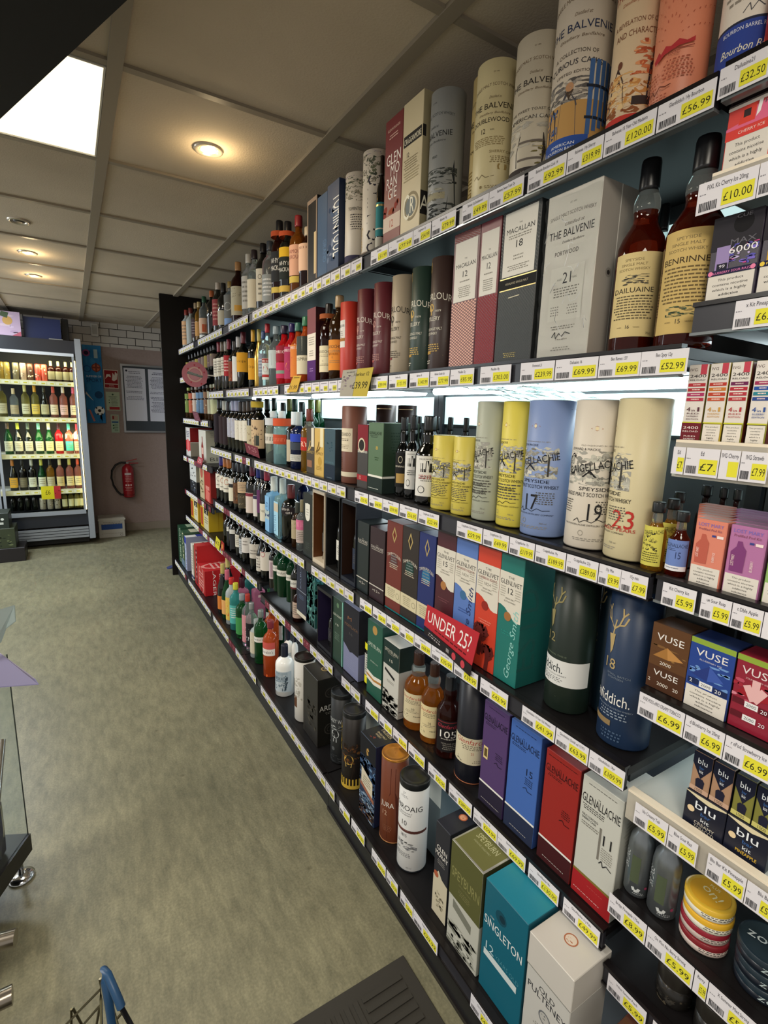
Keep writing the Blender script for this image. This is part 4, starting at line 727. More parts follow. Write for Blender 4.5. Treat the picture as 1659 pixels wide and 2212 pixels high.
def openbox(label, l, r, X0, frame, inner, H, z=Z4, D=.10, foot=None, btl='black', lab='#d8d0bc', bl=.74):
    Yl, Yr = colY(*l, X0), colY(*r, X0); W = Yl-Yr
    t = thing('display_box', label, 'whisky box', (X0+D/2, (Yl+Yr)/2, z+.0008))
    REG.append(dict(o=t, x=X0+D/2, y=(Yl+Yr)/2, hx=D/2, hy=W/2, z=z, H=H, ky=1))
    H = min(H, clear(z, Yl, X0))
    e = .0045; m = MB(); fm = card(frame); im = card(inner)
    m.box((-D/2+.002, -W/2+e, .018), (D/2, -W/2+e+.001, H-.012), im); m.box((-D/2+.002, W/2-e-.001, .018), (D/2, W/2-e, H-.012), im)
    m.box((-D/2, -W/2, 0), (D/2, -W/2+e, H), fm); m.box((-D/2, W/2-e, 0), (D/2, W/2, H), fm); m.box((-D/2, -W/2+e, 0), (D/2, W/2-e, .018), fm); m.box((-D/2, -W/2+e, H-.012), (D/2, W/2-e, H), fm)
    m.box((D/2-.004, -W/2+e, .018), (D/2, W/2-e, H-.012), card(inner)); m.obj('box_frame', t)
    b = bottle('dark bottle inside the %s' % label.split(',')[0].replace(' on the fourth shelf', '').replace(' on the fifth shelf', ''), z+.0185, X0+D/2, (Yl+Yr)/2-.002, min(.03, W/2-.012), H*bl, 'spirit', btl, '#1c1a1a', [(.15, .5, 60, lab, [('m', .5, .7, .7, 5, .1, '#55504a')])], seg=20, reg=False)
    return t
carton('black carton with a white oval badge on the fourth shelf, left of the open boxes', Z4, (655, 1193), (674, 1200), 1195, .79, .08, .265, '#1d2320', [('c', .5, .76, .26, '#d6d4c8'), ('r', .24, .68, .76, .84, '#d6d4c8'), ('c', .5, .66, .26, '#d6d4c8'), ('m', .5, .74, .3, 3, .04, '#8a867c'), ('m', .5, .22, .5, 4, .03, '#4a524c')])
openbox('white framed open box with a dark bottle in a brown interior on the fourth shelf', (675, 1200), (700, 1215), .785, '#cfc0a8', '#5c3416', .292, lab='#3c3a36')
openbox('black open box holding a bottle with a white label on the fourth shelf', (703, 1218), (732, 1235), .785, '#141312', '#0d0c0c', .292, lab='#d9d6cc')
openbox('midnight blue open box with a brown interior and dark bottle on the fourth shelf', (736, 1235), (768, 1255), .785, '#161a26', '#2c1a12', .292, lab='#2a3244')
# ================================================================== fifth shelf, near bays
def gal(c, age='', foot='#1f2430', stripe='#e4e2dc', sub=INK, footh=.20):
    return [('r', 0, 0, 1, footh, foot), ('r', 0, footh, 1, footh+.018, stripe), ('m', .5, .955, .85, 1, .012, sub), ('t', 'GLENALLACHIE', .5, .82, .062, sub, .92), ('t', 'THE', .45, .885, .009, sub, .06), ('m', .32, .80, .5, 2, .014, sub), ('t', age, .72, .60, .06, sub, .2), ('m', .72, .57, .3, 4, .018, sub), ('k', [(.55, .47), (.65, .49), (.7, .465), (.85, .47)], .15, sub), ('m', .5, .05, .75, 1, .012, '#b9b6b0')]
X5 = .79
carton('purple carton with dark foot and white stripe on the fifth shelf', Z5, (1033, 1715), (1084, 1755), 1730, X5, .10, .268, '#4f3769', gal('', '', '#251f33', sub='#191426')+[('r', .10, .45, .28, .57, '#d9c48a'), ('r', .13, .47, .25, .55, '#5c4a24')], sidecol='#35254a')
carton('cobalt blue carton with dark foot and white stripe marked fifteen', Z5, (1087, 1771), (1149, 1826), 1800, X5, .10, .268, '#3f66b0', gal('', '15', '#232c46', sub='#141d38'), sidecol='#2c4a86')
carton('crimson carton with maroon foot and white stripe on the fifth shelf', Z5, (1160, 1830), (1230, 1893), 1860, X5, .10, .258, '#96231f', gal('', '', '#3f1216', sub='#2a0d0e'), sidecol='#5e1514')
carton('off-white carton with red foot marked eleven, at the near end of the fifth shelf', Z5, (1234, 1903), (1316, 1987), 1950, X5, .11, .258, '#c4c4bb', [('r', 0, 0, 1, .20, '#a01d22'), ('k', [(0, .202), (1, .202)], .5, '#7a6a2c'), ('m', .5, .955, .85, 1, .012, '#55524c'), ('t', 'GLENALLACHIE', .5, .80, .070, INK, .92), ('m', .35, .775, .6, 3, .016, '#3c3a38'), ('t', 'THE', .45, .875, .010, INK, .06), ('t', 'PALO CORTADO', .28, .685, .018, INK, .4), ('t', 'SHERRY CASK', .26, .66, .018, INK, .36), ('m', .3, .63, .5, 2, .018, '#77736a'), ('k', [(.56, .68), (.56, .42)], .4, '#77736a'), ('t', '11', .74, .56, .085, INK, .2), ('m', .76, .53, .32, 6, .018, '#8a867c'), ('k', [(.6, .40), (.66, .43), (.7, .39), (.78, .42), (.9, .40)], .18, S_), ('m', .4, .05, .7, 1, .014, '#d8a8a4'), ('m', .6, .14, .5, 1, .012, '#b84a48')], [('k', [(.1, .7), (.9, .78)], .6, '#a3a39a')]+[('k', [(.15, .86-.03*i), (.8, .92-.03*i)], .25, '#9c9c93') for i in range(9)], sidecol='#b0b1a9')
tube('black-navy tall tube with cream label and copper rim on the fifth shelf', Z5, 985, 1036, 1600, .79, .272, '#14161f', [('r', .0, .20, .86, .47, '#cfc6a8'), ('t', 'Glenfarclas', .42, .41, .050, '#a83a34', .66, .2), ('m', .45, .39, .5, 3, .018, '#6a6250'), ('t', '25', .45, .305, .025, '#a83a34'), ('z', .12, .21, .3, .26, 8, ['#4a463a', '#77705c']), ('m', .6, .24, .3, 2, .016, '#6a6250')], rot=1.0, base=(.003, '#b8704c'), rough=.35, TR=0.043)
gfc = lambda c: [('t', 'Glenfarclas', .42, .80, .10, '#a8342e', .80, .2), ('m', .45, .74, .6, 3, .05, '#6a6250'), ('t', '10', .5, .42, .08, '#4a463a', .1), ('m', .45, .38, .5, 2, .05, '#8a826c'), ('z', .12, .12, .35, .26, 8, ['#4a463a', '#77705c']), ('m', .66, .2, .3, 1, .06, '#4a463a')]
botpx('round-shouldered dark bottle with black label reading one hundred and five', Z5, 935, 984, 1580, .79, .233, 'malt', 'deep', '#131416', [(.10, .50, 66, '#181416', [('r', 0, .93, 1, .96, '#77282c'), ('t', 'Glenfarclas', .42, .76, .12, '#a83240', .80, .2), ('t', '105', .42, .46, .22, '#e8e4dc', .56), ('m', .45, .40, .6, 1, .06, '#b9b4a8'), ('t', 'HIGHLAND SINGLE', .5, .25, .05, '#8f8a80', .6), ('m', .5, .2, .5, 3, .06, '#8f8a80')])], capz=.78, capr=.42, seg=40, rot=1.05, BR=0.042)
botpx('amber whisky bottle with cream label and brown neck, the nearer of two', Z5, 903, 940, 1540, .79, .237, 'malt', 'amber', '#3c2218', [(.09, .50, 66, '#d8c89a', gfc(0))], capr=.40, fill=.70, seg=40, rot=0.7, BR=0.042)
botpx('amber whisky bottle with cream label and brown neck, farther of two beside the sketch carton', Z5, 869, 905, 1510, .79, .237, 'malt', 'amber', '#3c2218', [(.12, .50, 66, '#cfc3a0', gfc(0))], capr=.40, fill=.70, seg=40, rot=0.63, BR=0.042)
carton('white carton with dark green top and a pencil-like landscape on the fifth shelf', Z5, (825, 1530), (858, 1549), 1540, .79, .09, .235, '#c6c4bc', [('r', 0, .66, 1, 1, '#1d302c'), ('t', 'SPEYBURN', .5, .85, .045, '#b9b4a4', .84), ('m', .5, .83, .5, 1, .02, '#8f8a7c'), ('t', '15', .5, .73, .035, '#c9c4b4', .2), ('p', [(.12, .57), (.75, .50), (.75, .54), (.12, .61)], '#1c1c1c'), ('m', .5, .45, .5, 2, .02, '#8a867c'), ('z', 0, 0, 1, .30, 90, ['#77756e', '#9c9a92', '#55534e', '#b4b2a8', '#3c3b38'])], [('r', 0, .66, 1, 1, '#16241f'), ('z', 0, 0, 1, .12, 20, ['#9c9a92', '#b4b2a8'])], sidecol='#a9a9a4')
carton('bright green narrow carton with a white and orange chevron on the fifth shelf', Z5, (791, 1500), (822, 1517), 1505, .79, .07, .262, '#1f5544', [('c', .5, .90, .16, '#b08a4c'), ('t', 'SPEYBURN', .5, .66, .050, '#b9c4b4', .84), ('t', 'BOURBON CASK', .5, .46, .018, '#b9c4b4', .5), ('p', [(0, .20), (.5, .17), (1, .20), (1, .32), (.5, .29), (0, .32)], '#ddd8cc'), ('p', [(0, .245), (.5, .215), (1, .245), (1, .275), (.5, .245), (0, .275)], '#b07a3c')], sidecol='#173f34')
botpx('dark bottle with a bright yellow sticker squeezed behind the green carton', Z5, 784, 796, 1440, .80, .24, 'wine', 'black', '#2a1c14', [(.05, .17, 60, '#e4dc28', ()), (.18, .50, 60, '#c4c4bc', [('m', .5, .9, .8, 8, .11, '#26282c')]), (.56, .66, 60, '#e4dc28', ())], BR=0.034)
carton('large carton with charcoal chevron top and lavender foot on the fifth shelf', Z5, (741, 1440), (773, 1458), 1450, .79, .10, .262, '#7c80a0', [('p', [(0, .42), (.5, .35), (1, .35), (1, 1), (0, 1)], '#24242a'), ('p', [(0, .42), (.45, .33), (1, .40), (1, .5), (0, .5)], '#24242a'), ('t', 'M', .4, .78, .05, '#8a5c3c', .25), ('t', 'MORTLACH', .5, .68, .04, '#77583f', .84), ('t', '16', .5, .58, .035, '#55504c', .2), ('m', .5, .22, .6, 5, .03, '#8f93b0')], [('r', 0, .38, 1, 1, '#1c1c21')], sidecol='#686c8c')
carton('dark green carton with mint edge marked ten on the fifth shelf', Z5, (718, 1420), (739, 1431), 1425, .79, .08, .252, '#243c30', [('r', .92, 0, 1, 1, '#7fb8a8'), ('t', 'GLEN GRANT', .45, .72, .035, '#c4c8b8', .84), ('t', '10', .45, .58, .03, '#c4c8b8', .3), ('m', .45, .45, .5, 4, .03, '#6a8070'), ('c', .5, .9, .12, '#5c7a5c')], sidecol='#5c9a8c')
openbox('black-purple open box with a dark bottle marked eighteen on the fifth shelf', (685, 1388), (716, 1408), .785, '#15141a', '#241c3a', .250, z=Z5, lab='#2a2a30', bl=.62)
carton('teal carton with a lacy swirl pattern on the fifth shelf', Z5A, (663, 1372), (680, 1380), 1375, .79, .09, .232, '#234c4c', [('z', 0, 0, 1, 1, 120, ['#3f7872', '#2c5c5a', '#5a8f88', '#1f4444'])], [('z', 0, 0, 1, 1, 90, ['#3f7872', '#2c5c5a', '#4f8f98'])], sidecol='#1f5a58')
carton('dark navy carton with a cream foot on the fifth shelf', Z5A, (641, 1355), (661, 1364), 1360, .79, .08, .238, '#1c2238', [('r', 0, 0, 1, .08, '#cfc8b4'), ('r', 0, .48, 1, .49, '#9ca4b4'), ('t', 'BALBLAIR', .5, .8, .05, '#77829c', 1.2, 0, 90), ('m', .5, .4, .6, 3, .03, '#5c6a86')])
# ================================================================== bottom shelf, near bays
XS = .690
carton('teal blue carton with bright top, white lettering and twelve, on the bottom shelf', Z7, (1051, 1890), (1143, 1987), 1930, XS, .105, .283, '#136074', [('c', .42, .80, .13, '#0f4656'), ('c', .45, .80, .07, '#0a2f3c'), ('t', 'THE', .22, .715, .012, '#dfe4e2', .1), ('t', 'SINGLETON', .49, .62, .075, '#dfe4e2', .90), ('t', '12', .22, .40, .07, '#b4ccd0', .2), ('t', 'YEARS OLD', .64, .41, .035, '#4a8c9c', .56), ('k', [(.08, .36), (.88, .36)], 1.6, '#c9d4d4')], sidecol='#104f60', topcol='#1f7f94')
carton('off-white lidded gift box with copper seal on top, nearest on the bottom shelf', Z7, (1146, 2013), (1241, 2118), 2060, XS, .105, .268, '#c4c2bc', [('t', 'OLD', .5, .62, .045, '#24262c', .36), ('t', 'PULTENEY', .5, .555, .055, '#24262c', .88), ('c', .5, .44, .14, '#6a6c70'), ('c', .5, .44, .11, '#b4b2ac'), ('z', .42, .41, .58, .47, 6, ['#44464c', '#8a8c90']), ('m', .5, .33, .5, 3, .02, '#8a8880'), ('r', 0, .985-.255, 1, .99-.255, '#8f8d86')], top=[('c', .5, .52, .13, '#a8684a'), ('c', .5, .52, .105, '#d3c4b4'), ('z', .43, .45, .57, .6, 6, ['#a8684a', '#c48a6c'])], lid=.072, lidcol='#c9c4bc', rough=.5)
carton('olive green foil-edged carton with lettering on its lid, on the bottom shelf', Z7, (977, 1812), (1045, 1878), 1850, XS, .105, .278, '#bdbdb2', [('r', 0, .48, 1, 1, '#56572f'), ('t', 'SPEYBURN', .5, .68, .090, '#8a8754', .88), ('t', 'SPEYSIDE', .5, .64, .016, '#77744a', .4), ('m', .5, .60, .4, 3, .02, '#77744a'), ('p', [(.16, .38), (.76, .32), (.76, .40), (.16, .46)], '#77786c'), ('z', 0, 0, 1, .24, 60, ['#8f9084', '#a8a99c', '#77786c', '#c4c4b8'])], [('r', 0, .48, 1, 1, '#3d3f22')], top=[('g', 0, 0, 1, 1, '#c9c9bc'), ('r', .04, .04, .96, .96, '#6a6a3c'), ('t', 'SPEYBURN', .5, .52, .16, '#b4b48c', .62), ('t', 'HIGHLAND SINGLE MALT', .5, .4, .05, '#a3a37c', .5)], sidecol='#a8a99c')
carton('navy carton with cream foot and copper seal on top, on the bottom shelf', Z7, (944, 1752), (974, 1796), 1780, XS+.012, .10, .262, '#20222c', [('p', [(0, 0), (1, 0), (1, .42), (.6, .44), (.35, .50), (.12, .42), (0, .42)], '#c6bda4'), ('t', 'GLEN', .5, .72, .05, '#e4e0d8', .7), ('t', 'MORAY', .5, .655, .05, '#e4e0d8', .86), ('m', .5, .62, .6, 3, .02, '#8f8d8a'), ('z', .2, .1, .8, .28, 24, ['#8f8770', '#a89f86', '#77705c']), ('c', .2, .44, .16, '#a8583a')], top=[('c', .5, .62, .2, '#b3603c'), ('c', .5, .62, .15, '#d39a78'), ('z', .4, .52, .6, .7, 8, ['#a8583a', '#c98a6c'])], sidecol='#14161d')
tube('white tube with black lid, dark lettering, ten and an island picture on the bottom shelf', Z7, 861, 926, 1750, .695, .286, '#d2d2d0', [('z', .40, .86, .48, .90, 8, ['#6c6c6c', '#8a8a8a']), ('m', .44, .85, .2, 2, .015, '#77777a'), ('t', 'LAPHROAIG', .40, .70, .060, '#26282a', .90), ('t', 'ISLAY SINGLE MALT', .42, .665, .014, '#44464a', .42), ('t', 'SCOTCH WHISKY', .44, .640, .014, '#44464a', .34), ('t', '10', .46, .53, .055, '#3a3c40', .12), ('r', 0, .455, 1, .485, '#55302a'), ('m', .4, .475, .4, 1, .01, '#b48a7c'), ('t', '1815', .46, .40, .035, '#3a3c40', .14), ('z', .30, .25, .76, .35, 60, ['#2c2c2c', '#55565a', '#8a8c90', '#d2d2d0']), ('m', .4, .21, .45, 3, .018, '#77777a'), ('t', '40% vol', .6, .05, .014, '#77777a', .12)], rot=0.45, lid=(.018, '#17191a'), base=(.006, '#1d2126'), seg=52)
tube('copper brown tube with a gold embossed lid and twelve, on the bottom shelf', Z7, 818, 876, 1730, .70, .278, '#6a351f', [('p', [(.28, .05), (.52, .05), (.56, .3), (.52, .55), (.46, .62), (.46, .9), (.34, .9), (.34, .62), (.27, .5)], '#4e2014'), ('t', 'JURA', .26, .43, .060, '#dcd6cc', .36), ('t', '12', .21, .33, .055, '#c9a890', .12), ('m', .28, .2, .25, 4, .02, '#8a5a44')], rot=1.2, lid=(.006, '#c98a3c', .75), base=(.004, '#b07a4c'), seg=44, rough=.4, TR=0.042)
carton('dark blue splashed carton with a cream plaque and copper ribbon on the bottom shelf', Z7, (779, 1600), (812, 1630), 1620, .70, .085, .292, '#1c2c48', [('r', 0, .72, 1, 1, '#17181d'), ('z', 0, .35, 1, .75, 110, ['#3c5c88', '#2a4468', '#6a8cb0', '#1c2c48', '#24385a']), ('z', 0, 0, 1, .22, 80, ['#4a3428', '#6a4c38', '#2c2420', '#8a9cac']), ('z', 0, .18, 1, .30, 50, ['#7f98b4', '#a3b8cc', '#4a6888']), ('p', [(.12, .40), (.85, .34), (.85, .52), (.12, .60)], '#cfc6b0'), ('m', .48, .50, .55, 4, .03, '#77705c'), ('p', [(.05, .36), (.95, .28), (.95, .33), (.05, .41)], '#96604a'), ('k', [(.5, .80), (.45, .85), (.55, .88)], 1, '#b08a4c')], top=[('t', 'TALISKER', .55, .68, .13, '#c9b890', .6), ('t', 'SINGLE MALT', .55, .5, .08, '#c9b890', .5), ('t', 'WHISKY', .5, .38, .08, '#c9b890', .3), ('z', .35, .15, .6, .3, 7, ['#c05a44', '#a04a38'])], sidecol='#16203c', topcol='#1a1b20')
tube('silver-grey lidded tube standing behind the splashed blue carton', Z7, 782, 818, 1580, .80, .280, '#8f9490', [], seg=32, lidrim='#aeb2b0', TR=0.04)
tube('black and gold tube with a bearded face picture, on the bottom shelf', Z7, 738, 790, 1640, .70, .285, '#1a1410', [('z', .1, .35, .9, .62, 40, ['#3c2414', '#55341a', '#24180f', '#6a4420']), ('c', .42, .40, .14, '#c9a04a'), ('p', [(.26, .42), (.58, .42), (.6, .26), (.5, .12), (.42, .08), (.34, .12), (.24, .26)], '#241a12'), ('p', [(.32, .36), (.52, .36), (.50, .30), (.34, .30)], '#d8b868'), ('c', .36, .42, .02, '#241a12'), ('c', .48, .42, .02, '#241a12'), ('r', 0, 0, 1, .05, '#c9a63c')] + [('r', .08+.09*i, .05, .12+.09*i, .14, '#c9a63c') for i in range(9)] + [('t', 'BEAST', .14, .70, .14, '#d8b43c', 1.0, 0, 90)], rot=0.9, lid=(.016, '#17181a'), seg=40, TR=0.04)
tube('black tube with a white skull picture on the bottom shelf', Z7, 714, 762, 1590, .72, .270, '#202224', [('t', 'SMOKEY WAY', .35, .60, .055, '#b9bcbc', .7), ('c', .36, .44, .13, '#b4b8b8'), ('c', .31, .46, .035, '#17181a'), ('c', .41, .46, .035, '#17181a'), ('r', .30, .32, .42, .37, '#b4b8b8'), ('z', .15, .5, .6, .56, 20, ['#b4b8b8', '#77797a']), ('k', [(.1, .28), (.65, .28)], .4, '#8f9294'), ('c', .3, .22, .06, '#55585a'), ('z', .1, .02, .9, .15, 20, ['#2c2e30', '#36383a'])], rot=0.9, lid=(.016, '#141516'), seg=36, TR=0.04)
carton('black lidded gift box with embossed spirals and white lettering on its side', Z7, (655, 1480), (686, 1508), 1490, .705, .125, .285, '#211e1a', [('z', .3, .2, .9, .6, 40, ['#2c2924', '#3c3830', '#4a463c']), ('k', [(.06, .02), (.06, .97)], .6, '#3a362e')], [('d', .4, .78, .16, '#302c26'), ('d', .4, .78, .08, '#302c26'), ('d', .4, .24, .18, '#302c26'), ('d', .4, .24, .09, '#302c26'), ('t', 'ARDBEG', .48, .53, .075, '#b9b6ae', .84), ('m', .5, .49, .6, 2, .02, '#6a665e')], top=[('c', .5, .5, .12, '#a08a5c'), ('c', .5, .5, .09, '#3a3228'), ('t', 'A', .5, .46, .09, '#d8cca8')], sidecol='#16140f')
tube('white tube with a black recessed lid and brown bands on the bottom shelf', Z7, 636, 680, 1440, .70, .285, '#c6c3bc', [('z', .1, .35, .8, .70, 50, ['#b0aca2', '#a39f94', '#bcb8ae']), ('k', [(0, .74), (1, .74)], 1.2, '#6a3a24'), ('r', .0, .22, .6, .40, '#5c3a24'), ('m', .3, .36, .4, 2, .03, '#c9a884')], rot=0, lid=(.012, '#1a1815'), seg=36, TR=0.042)
WR = [('r', .06, .50, .78, .96, '#8fa0ac'), ('z', .06, .06, .8, .95, 44, ['#6a7c88', '#55646e', '#a8b4bc', '#c4ccd0']), ('t', 'ROCK ROSE', .42, .60, .12, '#34404a', .8), ('k', [(.66, .1), (.72, .35), (.68, .55), (.76, .7)], .7, '#34404a'), ('k', [(.72, .35), (.8, .5)], .5, '#34404a'), ('t', 'GIN', .6, .98, .08, '#c4ccd0', .2)]
botpx('white stoneware gin bottle with navy stopper at the front of the bottom shelf', Z7, 595, 635, 1470, .695, .232, 'squat', 'white', '#1c2030', [(.10, .52, 62, '#b4bec4', WR)], capr=.38, seg=32, rot=0.9)
botpx('white stoneware gin bottle with navy stopper, just behind and left of the front one', Z7, 583, 610, 1430, .72, .232, 'squat', 'white', '#1c2030', [(.10, .52, 62, '#b4bec4', WR)], capr=.38, seg=28, BR=.043)
botpx('white stoneware gin bottle at the back, its shoulder showing beside the price tickets', Z7, 624, 650, 1400, .80, .232, 'squat', 'white', '#1c2030', (), capr=.38, seg=24)
GL_ = [('t', "Gordon's", .45, .35, .4, '#2a2c34', .8, .2)]
botpx('pink-orange gin bottle with red label and maroon cap on the bottom shelf', Z7, 568, 596, 1400, .70, .275, 'spirit', 'orange', '#7c2a34', [(.52, .64, 60, '#c4544c', ()), (.40, .52, 60, '#e2dcd4', GL_)], seg=26, BR=.036)
botpx('orange gin bottle with orange cap on the bottom shelf', Z7, 563, 586, 1370, .75, .275, 'spirit', 'orange', '#e07818', [(.2, .5, 60, '#d8ccb0', [('m', .5, .8, .7, 5, .14, '#7a5a44')])], seg=22, BR=.036)
botpx('green gin bottle with silver cap and white label on the bottom shelf', Z7, 548, 570, 1380, .70, .275, 'spirit', 'green', ('#8f9a96', .5), [(.42, .52, 62, '#dcdad2', GL_)], seg=26, BR=.036)
botpx('clear gin bottle with a cream G label on the bottom shelf', Z7, 539, 551, 1370, .70, .20, 'spirit', 'frost', '#9aa0a0', [(.12, .7, 70, '#c9bfa8', [('t', 'G', .5, .5, .2, INK, .4)])], BR=.036)
botpx('clear gin bottle with black vertical label and silver cap on the bottom shelf', Z7, 529, 545, 1360, .70, .26, 'spirit', 'clear', ('#a0a4a4', .5), [(.1, .6, 40, '#17181c', [('t', 'GIN', .5, .5, .3, '#d8d8dc', 1.4, 0, 90)])], BR=.036)
botpx('clear vodka bottle with a pink label and red cap on the bottom shelf', Z7, 521, 536, 1340, .70, .285, 'spirit', 'clear', '#a83024', [(.08, .62, 60, '#c98a90', [('z', 0, 0, 1, .5, 14, ['#a83040', '#d8b0b0'])])], BR=.036)
botpx('light green gin bottle with a green leafy label and grey cap on the bottom shelf', Z7, 509, 522, 1330, .70, .25, 'spirit', 'green', '#8a9094', [(.1, .5, 60, '#3f8a48', [('k', [(.1, .1), (.5, .9), (.9, .3)], 2, '#c4d8b8')])], BR=.036)
botpx('turquoise gin bottle with a yellow cap on the bottom shelf', Z7, 496, 512, 1310, .70, .275, 'spirit', 'teal', '#c9c43c', [(.15, .55, 50, '#4fa8a0', [('m', .5, .8, .6, 5, .12, '#d8e4dc')])], BR=.036)
botpx('candy pink flat gin bottle behind the turquoise one', Z7, 510, 526, 1290, .78, .25, 'square', 'pink', '#4a1c2c', [(.1, .5, 50, '#c46a94', [('z', .1, .1, .9, .8, 8, ['#8a2c4c', '#e0a8c0'])])], BR=.036)
botpx('candy pink flat gin bottle pushed to the back near the price tickets', Z7, 545, 562, 1300, .86, .26, 'square', 'pink', '#d8c4cc', (), BR=.036)
botpx('second turquoise bottle with a yellow cap, at the back of the bottom shelf', Z7, 527, 541, 1270, .86, .26, 'spirit', 'teal', '#c9c43c', (), BR=.036)
botpx('clear bottle with a red cap and citrus label at the far end of the gins', Z7, 487, 499, 1290, .70, .28, 'spirit', 'frost', '#c02c28', [(.1, .6, 60, '#d0b050', [('z', 0, 0, 1, 1, 12, ['#d87040', '#e4e0d4', '#c4382c'])])], BR=.036)
botpx('olive sparkling wine bottle with a pink foil top and peach label', Z7, 478, 491, 1270, .70, .30, 'burgundy', 'green', '#c06074', [(.1, .4, 60, '#d8a060', [('c', .5, .5, .3, '#d0604c')])], BR=.036)
botpx('dark sparkling wine bottle with a gold foil top and orange label', Z7, 469, 481, 1260, .70, .31, 'burgundy', 'black', '#b8a860', [(.08, .36, 60, '#c9742c', [('k', [(.4, .2), (.6, .8)], 2, '#3c2010')])], BR=.036)
botpx('dark sparkling wine bottle with a gold foil top, second in front of the red crate', Z7, 480, 491, 1240, .76, .31, 'burgundy', 'black', '#c4b470', (), BR=.036)
for i, (l, r, c, g) in enumerate(((575, 588, '#2f7a44', 'emerald'), (590, 602, '#9cc4b8', 'frost'), (602, 614, '#26403a', 'emerald'))):
    botpx('%s bottle at the back of the bottom shelf behind the white gin bottles' % ('green', 'pale frosted', 'dark green')[i], Z7, l, r, 1360, .86, .27, 'spirit', g, c, [(.2, .5, 50, '#d8dcd4', ())])
# white-topped pale box and yellow carton at the back behind the white tube
carton('blue-grey carton with a glossy white upper half, behind the white black-lidded tube', Z7, (921, 1760), (949, 1790), 1770, .80, .12, .285, '#6c7c84', [('r', 0, .62, 1, 1, '#dfeaea')])
carton('pale yellow metallic carton at the back behind the navy carton', Z7, (945, 1760), (985, 1800), 1780, .86, .07, .30, '#a8a04c', [], rough=.25)
# ================================================================== wine, spirits and beer in the far bays
def row(z, X0, R, items, where, group=None, name='wine_bottle', cat='wine bottle', kind='wine', seg=16):
    """items: (left px, py, top px or height, glass, cap, labels, words, kind)"""
    for it in items:
        l, py, top, g, cap, labs, words = it[:7]; kd = it[7] if len(it) > 7 else kind; r = it[8] if len(it) > 8 else R; x0 = it[9] if len(it) > 9 else X0
        nm, ct = (name, cat) if kd in ('wine', 'burgundy') else ('beer_bottle', 'beer bottle') if kd == 'beer' else ('spirit_bottle', 'spirit bottle')
        botpx(words+' '+where, z, l, 0, py, x0, top, kd, g, cap, labs, name=nm, cat=ct, seg=seg, group=group, BR=r)
def lb(v0, v1, c, ops=(), ha=62): return (v0, v1, ha, c, ops)
mp = lambda c='#6a655c', n=5: [('m', .5, .78, .7, n, .14, c)]
W_ = '#d6cfbe'
